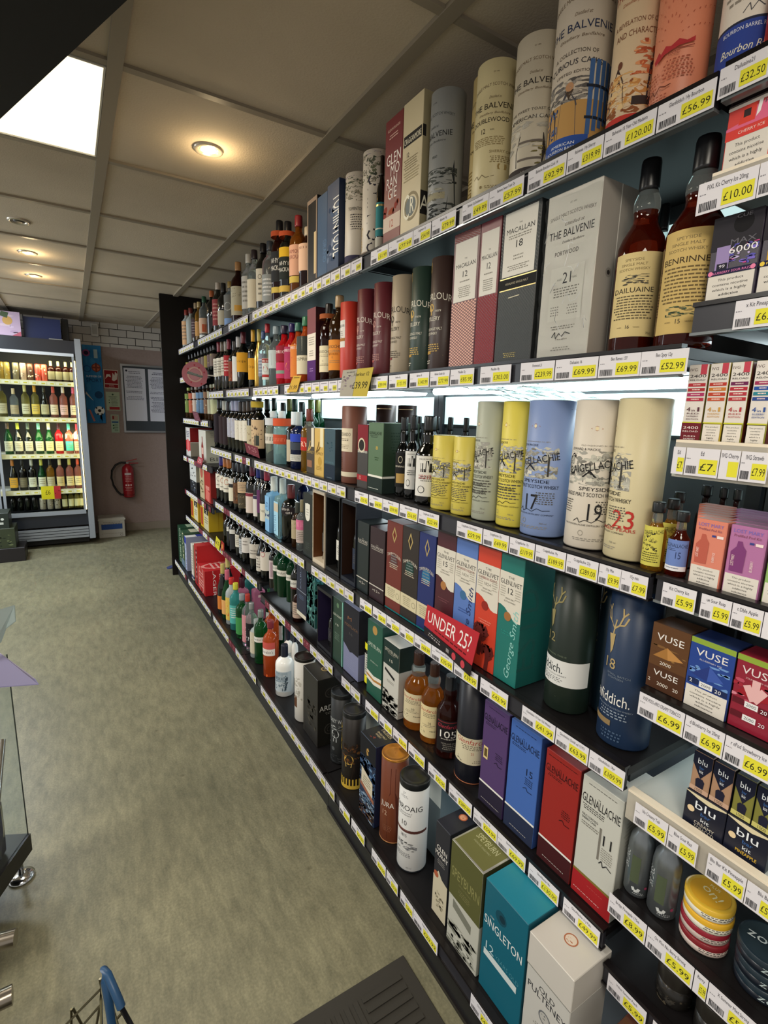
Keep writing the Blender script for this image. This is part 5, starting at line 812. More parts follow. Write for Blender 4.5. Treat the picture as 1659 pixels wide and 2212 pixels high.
# top shelf, far two bays
T = 'on the top shelf'
row(Z1, .785, .036, [
 (393, 715, 670, 'frost', '#7c2c24', [lb(.1, .7, '#c79c74', mp())], 'peach coloured frosted bottle with red cap, farthest', 'spirit'),
 (402, 712, 666, 'frost', '#6a2a24', [], 'white frosted bottle with a red cap, second from the end panel', 'spirit'),
 (413, 705, 655, 'black', '#8c7a60', [lb(.15, .6, '#3c2c30', mp('#8a7c80'))], 'dark bottle with a beige stopper', 'spirit'),
 (421, 700, .27, 'honey', '#a89468', [lb(.15, .5, '#b98a50')], 'thin golden bottle between dark and clear bottles', 'spirit', .03),
 (430, 695, 641, 'clear', '#1f4a34', [lb(.15, .5, '#c4a48c', [('r', .5, .1, .9, .6, '#b0502c')]), lb(.03, .12, '#d8d8d4')], 'clear bottle with green cap and orange splashed label', 'spirit'),
 (446, 690, .28, 'black', '#a0562c', [], 'black bottle with a coppery cap', 'spirit'),
 (459, 680, 611, 'dark', '#b8aca0', [lb(.15, .66, '#8c3a3c', mp('#c08a80')), ], 'dark port bottle with maroon label and white cap', 'spirit'),
 (470, 675, 612, 'black', '#1c1a1a', [lb(.12, .42, '#b4ac98')], 'dark bottle with black cap and small beige label', 'wine'),
 (484, 668, .25, 'clear', '#8c7440', [lb(.2, .7, '#6c6c68', [('d', .5, .5, .3, '#b4b4b0')]), lb(.05, .2, '#7c98c4')], 'clear engraved bottle with gold stopper', 'spirit'),
 (499, 650, 567, 'deep', '#a87c50', [lb(.14, .60, '#b0a890', [('z', .1, .6, .9, .95, 14, ['#8a8470', '#6a6454']), ('r', .45, .15, .95, .35, '#c9963c')])], 'broad dark bottle with a parchment label and tall cork', 'spirit', .040),
 (522, 630, 550, 'clear', '#c4c0b8', [lb(.15, .65, '#b4b0a8', mp())], 'clear bottle with a white cap', 'spirit'),
 (534, 620, 541, 'clear', '#2a2024', [lb(.12, .55, '#cfc4ac', [('p', [(.3, .35), (.6, .3), (.65, .8), (.35, .85)], '#17332a')])], 'clear bottle with a cream label carrying a dark green shape', 'spirit'),
 (552, 600, 527, 'black', '#141214', [lb(.15, .62, '#c4bcaa', [('d', .5, .75, .2, '#2a2828'), ('m', .5, .5, .4, 3, .15, '#2a2828')], 40)], 'black bottle with narrow white label and ring emblem', 'spirit'),
 (566, 600, .29, 'clear', '#3a4048', [lb(.1, .5, '#8c9090', mp('#d8d8d8'))], 'clear vodka bottle with silver lettering', 'spirit'),
 (579, 590, 482, 'deep', '#7a2a2c', [lb(.1, .6, '#96404a')], 'red labelled bottle mostly behind its lettered neighbour', 'spirit', .036, .84),
 (586, 590, 478, 'deep', '#17161a', [lb(.26, .62, '#26282a', [('t', 'WHYTE', .5, .62, .16, '#e4e2dc', .8), ('t', 'MACKAY', .5, .38, .16, '#e4e2dc', .8)]), lb(.13, .20, '#c9b054'), (.80, .86, 175, '#b04a24', ())], 'whisky bottle with black label, gold band and copper collar', 'spirit'),
 (603, 570, 480, 'black', '#17161a', [lb(.54, .66, '#d8ac24'), lb(.26, .54, '#1f2522', [('t', 'WHYTE', .5, .62, .18, '#e4e2dc', .8), ('t', 'MACKAY', .5, .34, .18, '#e4e2dc', .8)]), lb(.10, .18, '#c9a84c'), (.80, .86, 175, '#b04a24', ())], 'whisky bottle with yellow-topped black label and copper collar', 'spirit'),
 (625, 550, 467, 'amber', '#8c2a30', [lb(.24, .62, '#d8a488', [('t', 'FAMOUS', .5, .72, .12, '#7a3030', .8), ('t', 'GROUSE', .5, .54, .12, '#7a3030', .8), ('p', [(.1, .1), (.5, .35), (.9, .1)], '#a04a44')]), lb(.15, .23, '#c9b054')], 'amber whisky bottle with peach label and red cap', 'spirit'),
 (645, 540, 492, 'deep', '#b8a890', [lb(.30, .72, '#e0b89c', [('t', 'BELLS', .5, .8, .09, '#7a4a44', .7), ('p', [(.2, .1), (.8, .05), (.8, .3)], '#c98a80')])], 'dark bottle with pale peach label beside the framed display box', 'spirit')], T)
# second shelf, third bay
U = 'on the second shelf'
row(Z2, .785, .037, [
 (461, 790, 739, 'black', '#7c2432', [lb(.30, .66, W_, mp())], 'red wine with cream label and red cap, first of three alike'),
 (468, 788, 739, 'black', '#5c4c3c', [lb(.30, .67, W_, mp())], 'red wine with cream label and brown cap, second of three alike'),
 (475, 786, 738, 'black', '#8a8278', [lb(.31, .68, W_, mp())], 'red wine with cream label and grey cap, third of three alike'),
 (481, 784, 733, 'black', '#7c2030', [lb(.28, .68, '#a8262c', [('m', .5, .7, .7, 4, .15, '#e8c0b8')])], 'red wine with a scarlet label'),
 (493, 782, 737, 'black', '#241c1c', [lb(.18, .58, '#7c3820', [('z', 0, 0, 1, 1, 14, ['#a85428', '#5c2818', '#c4842c'])])], 'red wine with a mottled brown label'),
 (501, 780, 728, 'black', '#b0acac', [lb(.16, .62, '#dcdad4', [('k', [(.1, .5), (.5, .65), (.9, .6)], 2, '#33302c')], 48)], 'red wine with a narrow white label and white cap'),
 (511, 778, 714, 'black', '#5c1c24', [lb(.30, .64, '#d89c28', [('t', 'Vieja', .5, .5, .12, '#3a2c10', .7)])], 'dark wine bottle with a high yellow octagonal label'),
 (531, 776, 713, 'black', '#cf9a28', [lb(.15, .52, '#d69c2a', [('t', 'Vieja', .5, .55, .12, '#3a2c10', .7)])], 'dark wine bottle with a yellow label and gold capsule'),
 (544, 770, 712, 'gold', '#c4b060', [], 'gold foiled bottle behind the yellow labelled wine', 'burgundy', .037, .80),
 (553, 775, 716, 'clear', '#27406c', [lb(.2, .6, '#7f8494', [('m', .5, .7, .7, 5, .14, '#c4c8d0')])], 'clear vodka bottle with a blue cap', 'spirit'),
 (561, 770, 700, 'clear', '#a8242c', [lb(.12, .46, '#c9cfca', [('r', 0, .78, 1, .98, '#96302c'), ('t', 'SMIRNOFF', .5, .82, .1, '#e8e4dc', .84), ('r', 0, .12, 1, .24, '#a83430'), ('c', .5, .5, .2, '#a8443c')])], 'clear vodka bottle with a red cap and red banded label', 'vodka'),
 (580, 765, 705, 'clear', '#8c9aa0', [lb(.30, .60, '#b8c4c4', [('k', [(.3, .2), (.5, .8), (.7, .2)], 2, '#5c6870')])], 'clear vodka bottle behind the red capped one', 'vodka', .037, .80),
 (596, 760, 704, 'red', '#2c2038', [lb(.40, .66, '#8c1c30', [('t', 'SMIRNOFF', .5, .5, .2, '#e4dcd8', .84)]), lb(.12, .38, '#b83058', [('r', 0, .3, 1, .5, '#7c9484')])], 'raspberry red vodka bottle with a dark cap', 'vodka'),
 (612, 755, 700, 'red', '#2c2058', [lb(.10, .62, '#a03058', [('t', 'SMIRNOFF', .5, .84, .09, '#e4dcd8', .84), ('c', .5, .4, .22, '#d88a3c'), ('c', .7, .25, .15, '#8a2048')])], 'purple-red vodka bottle with fruit on its label', 'vodka'),
 (625, 750, 698, 'orange', '#3a6c5c', [lb(.12, .64, '#d07a34', [('t', 'SMIRNOFF', .5, .86, .09, '#e4dcd8', .84), ('c', .45, .5, .25, '#c43c4c'), ('k', [(.1, .2), (.9, .35)], 3, '#e4dcc4')])], 'orange vodka bottle with a mango coloured label', 'vodka'),
 (641, 745, 685, 'orange', '#3f7c58', [lb(.42, .70, '#3c403c', [('k', [(.05+.0*i, .1+.14*i), (.5, .2+.14*i), (.95, .1+.14*i)], 2, '#c4c4b4') for i in range(6)]), lb(.14, .42, '#cfc6ac', [('t', 'OSPREY', .5, .72, .16, '#3a382c', .9)])], 'rum bottle with zebra patterned sleeve and green cap', 'vodka'),
 (654, 745, 690, 'orange', '#b8b050', [lb(.14, .42, '#cfc6ac')], 'orange bottle with yellow-green cap behind the zebra patterned one', 'vodka', .036, .80)], U)
# second shelf, farthest bay: short black bottles in a tight row
for i in range(9):
    botpx('short black bottle with gold and plum label, %s from the end panel' % ('first', 'second', 'third', 'fourth', 'fifth', 'sixth', 'seventh', 'eighth', 'ninth')[i], 1.625, 402+i*6.6, 0, 800, .79, .165, 'wine', 'black', '#151315', [(.20, .66, 62, ('#8c7c3c', '#6a5658', '#74645c')[i % 3], [('z', 0, .3, 1, 1, 8, ['#b8a850', '#5c4448', '#948474'])])], name='small_wine_bottle', cat='wine bottle', seg=12, BR=.03, group='short black bottles beside the end panel')
for i in range(5):
    botpx('short black bottle in the back row beside the end panel, %s from the far end' % ('first', 'second', 'third', 'fourth', 'fifth', 'sixth', 'seventh')[i], 1.625, 414+i*7.5, 0, 790, .87, .17, 'wine', 'black', '#151315', (), name='small_wine_bottle', cat='wine bottle', seg=10, BR=.03, group='short black bottles in the back row by the end panel')
# third shelf, farthest bay: beer bottles
cc = [('#6a7c3c', '#8c9a50', 'green labelled'), ('#a8563c', '#3c3430', 'orange-red labelled'), ('#b4a498', '#8c8078', 'pink and white labelled'), ('#5c7894', '#222430', 'blue labelled'), ('#54708c', '#222430', 'second blue labelled'), ('#7c5c44', '#2c2420', 'brown picture labelled'), ('#a8a48c', '#8c8c74', 'pale green labelled'), ('#b8b890', '#a8a890', 'pale sleeved')]
for i, (c, k, wd) in enumerate(cc):
    botpx('%s beer bottle on the third shelf of the farthest bay' % wd, 1.313, 400+i*8, 0, 880, .785, .235, 'beer', 'brown', k, [(.18, .58, 70, c, [('z', 0, 0, 1, 1, 6, ['#d0c8b0', c])]), (.62, .8, 170, c, ())], name='beer_bottle', cat='beer bottle', seg=12, BR=.032)
# third shelf, third bay
V = 'on the third shelf'
row(Z3, .785, .037, [
 (460, 920, 862, 'black', '#1c1618', [lb(.1, .7, '#1c0f18', [('k', [(.1, .1), (.1, .95)], 4, '#8c3c50')])], 'wine bottle with a long dark plum label'),
 (473, 930, 866, 'black', '#a8a498', [lb(.1, .68, '#2c1a1c', [('k', [(.3, 0), (.3, 1)], 8, '#96544c')])], 'wine bottle with a dull red vertical stripe and pale capsule'),
 (481, 930, 868, 'black', '#1c1416', [lb(.1, .68, '#241416', [('k', [(.3, 0), (.3, 1)], 8, '#c4504c')])], 'wine bottle with a coral red vertical stripe'),
 (491, 935, 866, 'black', '#8c8ca4', [lb(.28, .66, '#a8a8b4', [('z', 0, 0, 1, 1, 16, ['#7c7c8c', '#c8c4b8', '#94844c'])])], 'left wine bottle with bluish landscape label and lilac capsule'),
 (499, 935, 866, 'black', '#8c8ca4', [lb(.28, .66, '#a8a8b4', [('z', 0, 0, 1, 1, 16, ['#7c7c8c', '#c8c4b8', '#94844c'])])], 'right wine bottle with bluish landscape label and lilac capsule'),
 (507, 940, 868, 'black', '#241c1c', [lb(.26, .64, W_, [('t', 'R', .5, .4, .4, '#3a2c28', .5, .3)])], 'wine bottle with big italic R on cream label, first of three'),
 (515, 940, 868, 'black', '#33261c', [lb(.26, .64, W_, [('t', 'R', .5, .4, .4, '#3a2c28', .5, .3)])], 'wine bottle with big italic R on cream label, second of three'),
 (523, 940, 866, 'black', '#33261c', [lb(.26, .64, W_, [('t', 'R', .5, .4, .4, '#3a2c28', .5, .3)])], 'wine bottle with big italic R on cream label, third of three'),
 (533, 940, 864, 'black', '#241814', [lb(.2, .55, '#b4a888', [('z', .2, .2, .8, .8, 5, ['#6c4830'])])], 'wine bottle half hidden by the large picture label bottle'),
 (543, 945, 860, 'black', '#17161a', [lb(.16, .64, '#c4a884', [('z', .15, .1, .85, .9, 12, ['#3a2c28', '#5c4438']), ('r', .4, .1, .7, .45, '#3c4440')]), (.84, .94, 60, '#a8902c', ())], 'large dark wine bottle with tan picture label and yellow neck tag', 'wine', .041),
 (562, 940, 862, 'black', '#141a18', [], 'dark wine bottle just behind the tan picture label one', 'wine', .037, .86),
 (573, 945, 888, 'clear', '#c4cccc', [lb(.36, .56, '#c9c2b4', [('t', 'DUNNET', .5, .3, .4, '#33302c', .95)]), (.72, .86, 170, '#c4c8cc', ())], 'clear gin bottle with a white lettered band', 'spirit', .038),
 (590, 950, 888, 'aqua', '#c8d0d0', [lb(.38, .56, '#b8482c', [('t', 'DUNNET', .5, .3, .35, '#d87c60', .8)]), (.72, .86, 170, '#c4502c', ())], 'clear bluish gin bottle with an orange-red label', 'spirit', .040),
 (618, 940, 890, 'black', '#d8e0e4', [lb(.1, .5, '#b8ac94', [], 40)], 'black gin bottle with a cream side label', 'squat', .036, .80),
 (627, 960, 890, 'navy', '#a8b0b0', [lb(.48, .62, '#2c44b0', ()), lb(.34, .47, '#3c4450'), lb(.14, .26, '#c8c8c0', mp())], 'navy gin bottle with a blue label and clear stopper', 'squat', .036)], V)
for i, (l, c, t) in enumerate(((578, '#17201c', 860), (597, '#16181c', 870), (610, '#6c6c30', 862), (621, '#12302a', 862), (642, '#6c6c30', 863), (655, '#5c6c30', 864), (636, '#101a18', 869))):
    botpx('tall bottle in the lit back row, %s from the left' % ('first', 'second', 'third', 'fourth', 'sixth', 'seventh', 'fifth')[i], Z3, l, 0, 890, .92, t, 'wine', 'emerald', c, [(.2, .5, 60, '#8c8c70', ())], name='wine_bottle', cat='wine bottle', seg=12, BR=.036, group='tall bottles in the lit back row of the third shelf')
# fourth shelf, third bay
X = 'on the fourth shelf'
HD = lambda c: [('d', .5, .66, .22, c), ('k', [(.5, .5), (.45, .3)], 2, '#3a302c'), ('m', .5, .2, .7, 1, .2, '#77706a')]
row(Z4, .785, .037, [
 (459, 1060, 985, 'black', '#2c2470', [lb(.28, .62, W_, HD('#3a3430'))], 'wine with portrait label and violet capsule, farther one'),
 (467, 1062, 987, 'black', '#2c2470', [lb(.28, .62, W_, HD('#2c2828'))], 'wine with portrait label and violet capsule, nearer one'),
 (475, 1065, 990, 'black', '#a05c24', [lb(.28, .62, W_, HD('#a8583c'))], 'wine with portrait label and orange capsule, farther one'),
 (483, 1070, 992, 'black', '#a05c24', [lb(.28, .62, W_, HD('#a8502c'))], 'wine with portrait label and orange capsule, nearer one'),
 (494, 1075, 999, 'black', '#17141a', [lb(.16, .46, '#d8d0b8', [('k', [(.6, .2), (.4, .5), (.7, .6)], 3, '#55584c')], 50), (.54, .66, 60, '#cfcac0', ())], 'wine bottle with a long white label and white shoulder mark'),
 (504, 1080, 1000, 'black', '#17141a', [lb(.16, .6, '#5c3c24', [('z', 0, 0, 1, 1, 16, ['#96562c', '#33241c', '#7c6448'])])], 'wine bottle with a dark orange collage label'),
 (514, 1085, 1000, 'black', '#17141a', [lb(.42, .64, '#c4a684', mp()), lb(.12, .40, '#4c4434', [('z', 0, 0, 1, 1, 14, ['#77684c', '#2c261c', '#a0906c'])])], 'wine bottle with a tan upper label over a dark picture'),
 (531, 1095, 1005, 'black', '#5c1830', [lb(.12, .50, '#d0c0b4', [('r', 0, .82, 1, .98, '#7c2a38')], 52)], 'wine bottle with a white label under a maroon band'),
 (544, 1100, 1008, 'black', '#1c2c7c', [lb(.12, .50, '#cfc8c0', [('r', 0, .82, 1, .98, '#33304c')], 50)], 'wine bottle with blue capsule and white label under a navy band'),
 (552, 1105, 1010, 'black', '#241838', [lb(.22, .62, '#5c2c58', [('k', [(.1, .5), (.9, .5)], 3, '#8c5488')])], 'wine bottle with a purple label'),
 (561, 1115, 1012, 'black', '#96283c', [lb(.12, .42, '#cfc8b4', [('t', 'Lager', .5, .55, .14, '#3a3630', .7, .2)])], 'wine bottle with a square cream label and red capsule'),
 (576, 1115, 1030, 'blue', '#c8ccc4', [(0.02, .66, 60, '#7fb0d8', [('r', 0, .35, 1, .6, '#a8b8b8'), ('t', 'GIN', .4, .68, .07, '#2c4a74', .4), ('d', .5, .7, .35, '#4a6c94'), ('p', [(.3, .45), (1, .52), (.9, .42)], '#3c4c6c'), ('p', [(0, .5), (.35, .45), (0, .38)], '#3c4c6c')])], 'sky blue square gin bottle with white cap', 'square', .036),
 (595, 1125, 1034, 'aqua', '#b8c4c0', [(.05, .62, 50, '#9cc8dc', [('r', 0, .7, 1, .95, '#c4b8a0'), ('t', 'PORTER', .5, .3, .4, '#6a94b4', 1.6, 0, 90)])], 'icy clear square bottle with tall white stopper', 'square', .034),
 (608, 1130, 1047, 'black', '#5c2020', [(.50, .62, 62, '#1a1012', [('t', 'OPIHR', .4, .55, .35, '#cfc8c0', .5), ('t', 'GIN', .6, .1, .3, '#cfc8c0', .3)])], 'broad black gin bottle with maroon stopper', 'squat', .043),
 (627, 1140, 1085, 'brown', '#3a3c34', [lb(.2, .62, '#a89a7c', [('z', 0, 0, 1, 1, 8, ['#8c7c60', '#c4b89c'])])], 'small brown bottle with a parchment label', 'squat', .030),
 (637, 1150, 1080, 'clear', '#7c7458', [lb(.42, .62, '#c8688c', [('t', 'PINK', .5, .3, .5, '#e08ca8', .8)]), lb(.16, .42, '#b8a8a0', mp())], 'clear gin bottle with a pink lettered label', 'squat', .032),
 (641, 1080, 1010, 'navy', '#17181c', [], 'blue-black bottle at the back beside the oval badge carton', 'wine', .034, .88)], X)
# fifth shelf, third bay
F5 = 'on the fifth shelf'
row(Z5A, .785, .037, [
 (481, 1150, .29, 'black', '#17141a', [], 'plain black wine bottle beside the yellow carton'),
 (487, 1150, .29, 'black', '#17141a', [lb(.5, .62, '#cfccc4', [], 30), lb(.1, .48, '#2c2c2e', [], 30)], 'black wine bottle with a small white square label, farther one'),
 (494, 1155, .29, 'black', '#17141a', [lb(.5, .62, '#cfccc4', [], 30), lb(.1, .48, '#2c2c2e', [], 30)], 'black wine bottle with a small white square label, nearer one'),
 (504, 1170, .27, 'black', '#5c2028', [lb(.28, .60, '#cfc8b8', mp())], 'wine bottle with a cream label and maroon capsule, farther one'),
 (507, 1175, .27, 'black', '#5c2028', [lb(.28, .60, '#cfc8b8', mp())], 'wine bottle with a cream label and maroon capsule, nearer one'),
 (514, 1180, .27, 'dark', '#a0a0a8', [lb(.18, .56, '#a8acb0', mp())], 'wine bottle with a pale blue-grey label'),
 (521, 1180, .29, 'black', '#17141a', [lb(.28, .66, '#cfc8c0', [('p', [(0, 0), (1, 0), (1, .3), (0, .15)], '#a82c30'), ('m', .5, .7, .5, 2, .2, '#77706a')])], 'wine bottle with a white label and red wedge at its foot'),
 (539, 1200, .29, 'black', '#17141a', [lb(.32, .66, '#c4bcb0', [('z', .5, .7, .9, .95, 4, ['#3a3c40']), ('m', .5, .5, .6, 2, .2, '#77706a')])], 'wine bottle with a pale label and small bird mark'),
 (552, 1210, .30, 'black', '#17141a', [lb(.14, .5, '#c4bcb0', [('m', .5, .95, .9, 5, .18, '#3a2c2c')], 56)], 'slim sloping wine bottle with a crowded label', 'burgundy'),
 (561, 1215, .29, 'black', '#17141a', [lb(.24, .66, '#cfc6b8', [('d', .4, .86, .18, '#a8304c')])], 'wine bottle with a tall cream label and a red heart ring'),
 (578, 1230, .28, 'black', '#17141a', [lb(.2, .6, '#c0b0b0', [('r', .3, .1, .7, .9, '#a08890')], 40)], 'wine bottle with a narrow greyish pink label', 'wine', .030),
 (586, 1240, .275, 'emerald', '#6c7472', [lb(.44, .56, '#cfccc0', GL_)], 'dark green gin bottle with white label, first of four', 'spirit', .038),
 (598, 1250, .275, 'emerald', '#6c7472', [lb(.44, .56, '#cfccc0', GL_)], 'dark green gin bottle with white label, second of four', 'spirit', .038),
 (612, 1260, .275, 'emerald', '#6c7472', [lb(.44, .56, '#cfccc0', GL_)], 'dark green gin bottle with white label, third of four', 'spirit', .038)], F5)
botpx('black gin bottle with white label and thin maroon line, nearest of four', Z5, 621, 0, 1280, .785, .285, 'spirit', 'black', '#77706e', [(.50, .62, 62, '#cfccc4', GL_), (.47, .5, 62, '#5c2428', ())], BR=.038, name='spirit_bottle', cat='spirit bottle')
botpx('small dark bottle with a parchment label beside the navy carton with a cream foot', Z5, 632, 0, 1310, .785, .17, 'squat', 'deep', '#17141a', [(.12, .55, 60, '#b49c8c', mp())], BR=.028, name='spirit_bottle', cat='spirit bottle')
# cartons in the farthest bay
def bx(label, z, l, r, py, H, D, col, front=(), side=(), sidecol=None, X0=.79, name='carton', cat='box', topcol=None, top=()):
    carton(label, z, l, r, py, X0, D, H, col, front, side, top, topcol, sidecol, name=name, cat=cat)
bx('white and red wine box beside the end panel in the farthest bay', 1.013, 402, 411, 960, .225, .17, '#c8c4c0', [('r', 0, .2, 1, .55, '#b02c30'), ('c', .5, .38, .3, '#c86060'), ('m', .5, .85, .7, 4, .06, '#55506c')], [('r', 0, .5, 1, 1, '#8c1c1c'), ('t', 'AMARO', .7, .75, .08, '#c8a0a0', .5), ('r', 0, .48, 1, .5, '#d8d4cc')], '#a09888')
bx('pale wine box with a picture of a red bottle in the farthest bay', 1.013, 430, 445, 970, .225, .16, '#c4c2b8', [('p', [(.35, .05), (.65, .05), (.65, .5), (.55, .65), (.55, .8), (.45, .8), (.45, .65), (.35, .5)], '#7c2420'), ('r', .38, .25, .62, .45, '#c89c90')], [('t', 'BIG', .5, .06, .12, '#55524a', .7), ('m', .4, .9, .4, 3, .05, '#8a8678')], '#a6a290')
bx('white and black carton with round pictures beside the end panel, lower shelf', .738, 411, 424, 1040, .235, .14, '#c4c4c0', [('r', 0, 0, 1, .4, '#1a1c20'), ('z', .1, .5, .9, .85, 12, ['#33343a', '#8c8c8c']), ('z', .1, .02, .9, .38, 8, ['#3c4458', '#8c9098'])], [('r', 0, 0, 1, .4, '#17181c')], '#9c9888')
bx('cream carton with a dark tree-like figure between white and red cartons', .738, 432, 441, 1050, .235, .12, '#b8a884', [('z', .1, .05, .9, .6, 16, ['#3a3020', '#6c5c38']), ('c', .5, .85, .3, '#a05040')])
bx('bright red carton with white lettering running up it, at the end of the farthest bay', .738, 442, 455, 1060, .245, .13, '#a02420', [('r', .2, .38, .8, .5, '#c4786c'), ('r', .45, .32, .6, .36, '#d8b0a8'), ('k', [(.2, .25), (.8, .15)], 8, '#c46458')], [], '#7c1c18')
bx('white promotional carton with yellow and red panel and a black two', Z5A, 413, 428, 1110, .165, .12, '#c9a02c', [('r', .05, .1, .3, .85, '#96301c'), ('r', .45, .05, .95, .95, '#bcb698'), ('r', .5, .7, .95, .95, '#17161a'), ('t', '2', .72, .74, .14, '#cfc8a0', .2), ('m', .7, .5, .4, 3, .1, '#55502c')])
bx('yellow promotional carton with a black two, the nearer and larger', Z5A, 434, 451, 1130, .175, .12, '#c8a018', [('r', .05, .1, .3, .85, '#96301c'), ('r', .42, .02, .98, .95, '#b8b090'), ('r', .48, .68, .98, .95, '#17161a'), ('t', '2', .74, .72, .14, '#cfc8a0', .2), ('m', .7, .5, .4, 3, .1, '#55502c')], [('r', .55, 0, .6, 1, '#a07c10'), ('r', .85, 0, 1, 1, '#7c3418')], '#b0900c')
# beer crates on the bottom shelf
def crate(label, l, r, py, H, D, col, f=(), s=(), sc=None, t=(), tc=None, X0=.69, z=Z7): carton(label, z, l, r, py, X0, D, H, col, f, s, t, tc, sc, name='beer_crate', cat='beer crate')
crate('dark green beer multipack with white lettering, next to the end panel', 385, 392, 1170, .30, .27, '#1c3c28', [('t', 'CARLSBERG', .5, .5, .2, '#a8b8a0', 1.8, 0, -90)], [], '#1f4430', [('r', .1, .2, .9, .8, '#8c9c80')])
crate('green and cream beer multipack, second from the end panel', 391, 399, 1180, .285, .27, '#2c4a34', [('t', 'LAGER', .5, .5, .2, '#c4bc98', 1.6, 0, -90), ('r', 0, 0, 1, .2, '#5c7080')], [], '#3c5840', [('r', 0, .2, 1, .9, '#b8b498')])
crate('blue and white beer multipack, third from the end panel', 399, 408, 1190, .27, .27, '#a8b0c4', [('r', 0, .8, 1, 1, '#26328c'), ('t', 'FOSTERS', .5, .45, .2, '#2c3c94', 1.6, 0, -90)], [], '#8c94b0', [('r', 0, .3, 1, .8, '#2c3484'), ('r', 0, 0, 1, .3, '#cfccc8')])
crate('white beer multipack with a navy foot, just left of the red ones', 408, 419, 1210, .27, .27, '#cfc8bc', [('r', 0, .04, 1, .12, '#3c4464'), ('m', .5, .8, .6, 8, .07, '#8c8880')], [('r', 0, .04, 1, .1, '#4c5060')], '#b4a890', [('m', .5, .7, .8, 4, .14, '#5c5c60')])
crate('red and white lager multipack standing behind the big red crate', 419, 434, 1180, .295, .20, '#a81c22', [('r', .55, .05, .85, .9, '#17141a'), ('m', .7, .8, .2, 6, .12, '#d8d4d0')], [('r', 0, 0, .7, .28, '#d8d0cc'), ('t', 'CAFFREY', .3, .1, .1, '#3a302c', .4, 0, 80), ('r', .7, 0, 1, .5, '#b0a890'), ('z', .7, .05, 1, .5, 14, ['#3a3c34', '#7c3c2c', '#cfc8b4'])], '#b82024', [], '#b42a2c')
crate('big red beer crate with white lettering down its side, in front of the taller multipacks', 418, 443, 1270, .175, .24, '#a82426', [('d', .5, .5, .32, '#c87c74'), ('m', .5, .75, .5, 2, .12, '#d89c94'), ('m', .5, .45, .6, 3, .12, '#d89c94')], [('t', 'LAGER', .22, .5, .12, '#e8dcd8', .8, 0, -90), ('t', 'BEER', .40, .5, .10, '#e8dcd8', .5, 0, -90), ('k', [(.6, .2), (.6, .7)], 1, '#d8a8a0'), ('z', .3, .05, .9, .3, 18, ['#8c1418', '#c8484c'])], '#b01c22', [('d', .5, .5, .3, '#d88c84'), ('m', .5, .7, .7, 4, .14, '#e0aca4')], '#b8282c')
crate('deep red box pushed back under the fifth shelf behind the wine tops', 446, 470, 1220, .20, .20, '#8c1418', [], [], '#7c1216', X0=.86)
# ================================================================== vape bay, at the right edge
XV = .79
def vb(label, z, l, r, py, H, D, col, front=(), side=(), top=(), X0=XV, sidecol=None, topcol=None, name='vape_box', cat='vape box', group=None, rough=.35):
    return carton(label, z, l, r, py, X0, D, H, col, front, side, top, topcol, sidecol, name=name, cat=cat, group=group, rough=rough)
NIC = lambda v0, v1, s=1: [('r', .03, v0, .97, v1, '#dcd6cc')] + [('t', t, .5, v1-(v1-v0)*(.20+.165*i), (v1-v0)*.085, INK, w_*s) for i, (t, w_) in enumerate((('This product', .52), ('contains nicotine', .72), ('which is a highly', .70), ('addictive', .40), ('substance', .42)))]
vb('red and pink vape kit box with a nicotine warning panel, upper right', V2, 1556, 1653, 380, .100, .06, '#d84a44', NIC(0, .55)+[('r', 0, .55, 1, .68, '#d8443c'), ('t', 'CHERRY ICE', .55, .60, .04, '#f0d8d0', .55), ('p', [(0, .68), (1, .68), (1, .95), (.6, .9), (.3, .75), (0, .72)], '#e06a8c'), ('p', [(.25, .72), (.6, .72), (.62, .98), (.38, .98)], '#dc4638'), ('r', .35, .80, .5, .90, '#3a2c2c'), ('p', [(.62, .75), (.7, .8), (.74, .98), (.66, .98)], '#f0ece8'), ('r', 0, .95, 1, 1, '#dcd0c8'), ('t', 'pixl', .88, .90, .06, '#5c5450', .2)], sidecol='#b09890')
vb('dark vape kit box in the shadow on top of the red and pink one', V2+.1016, 1590, 1680, 200, .028, .07, '#2c2024')
rz_ = lambda a, b, c: [('r', 0, .62, 1, 1, '#2c2a30'), ('c', .62, .88, .2, '#141316'), ('t', 'CUE', .62, .94, .04, '#6c6a70', .3), ('r', .14, .40, .42, .66, a), ('z', .42, .42, .98, .66, 24, [b, c, '#c0b0dc', '#5c58b0']), ('t', 'MAX', .66, .66, .060, '#6a6870', .5), ('t', '6000', .68, .56, .075, '#f0ecf0', .56), ('r', .18, .40, .40, .47, '#262634'), ('t', '99', .29, .42, .035, '#e8e4ec', .12), ('r', 0, .34, 1, .40, '#1f2040')]
vb('purple and pink vape box with warning panel and large six thousand', V3, 1522, 1625, 640, .128, .07, '#3a3440', NIC(0, .34)+rz_('#9a88b8', '#d84a90', '#7c6cc8')+[('t', 'BLUEBERRY SOUR RAZZ', .5, .355, .026, '#e884b8', .8), ('c', .07, .37, .05, '#e884a8'), ('c', .93, .37, .05, '#e884a8')], sidecol='#504860')
vb('yellow and navy vape box with warning panel, cut off by the right edge', V3, 1629, 1740, 640, .128, .07, '#3a3440', NIC(0, .34)+rz_('#c89a30', '#e0b83c', '#c88a20')+[('t', 'PINEAPPLE ICE', .5, .355, .026, '#e8c84c', .7), ('c', .07, .37, .05, '#e8c84c')], sidecol='#504860')
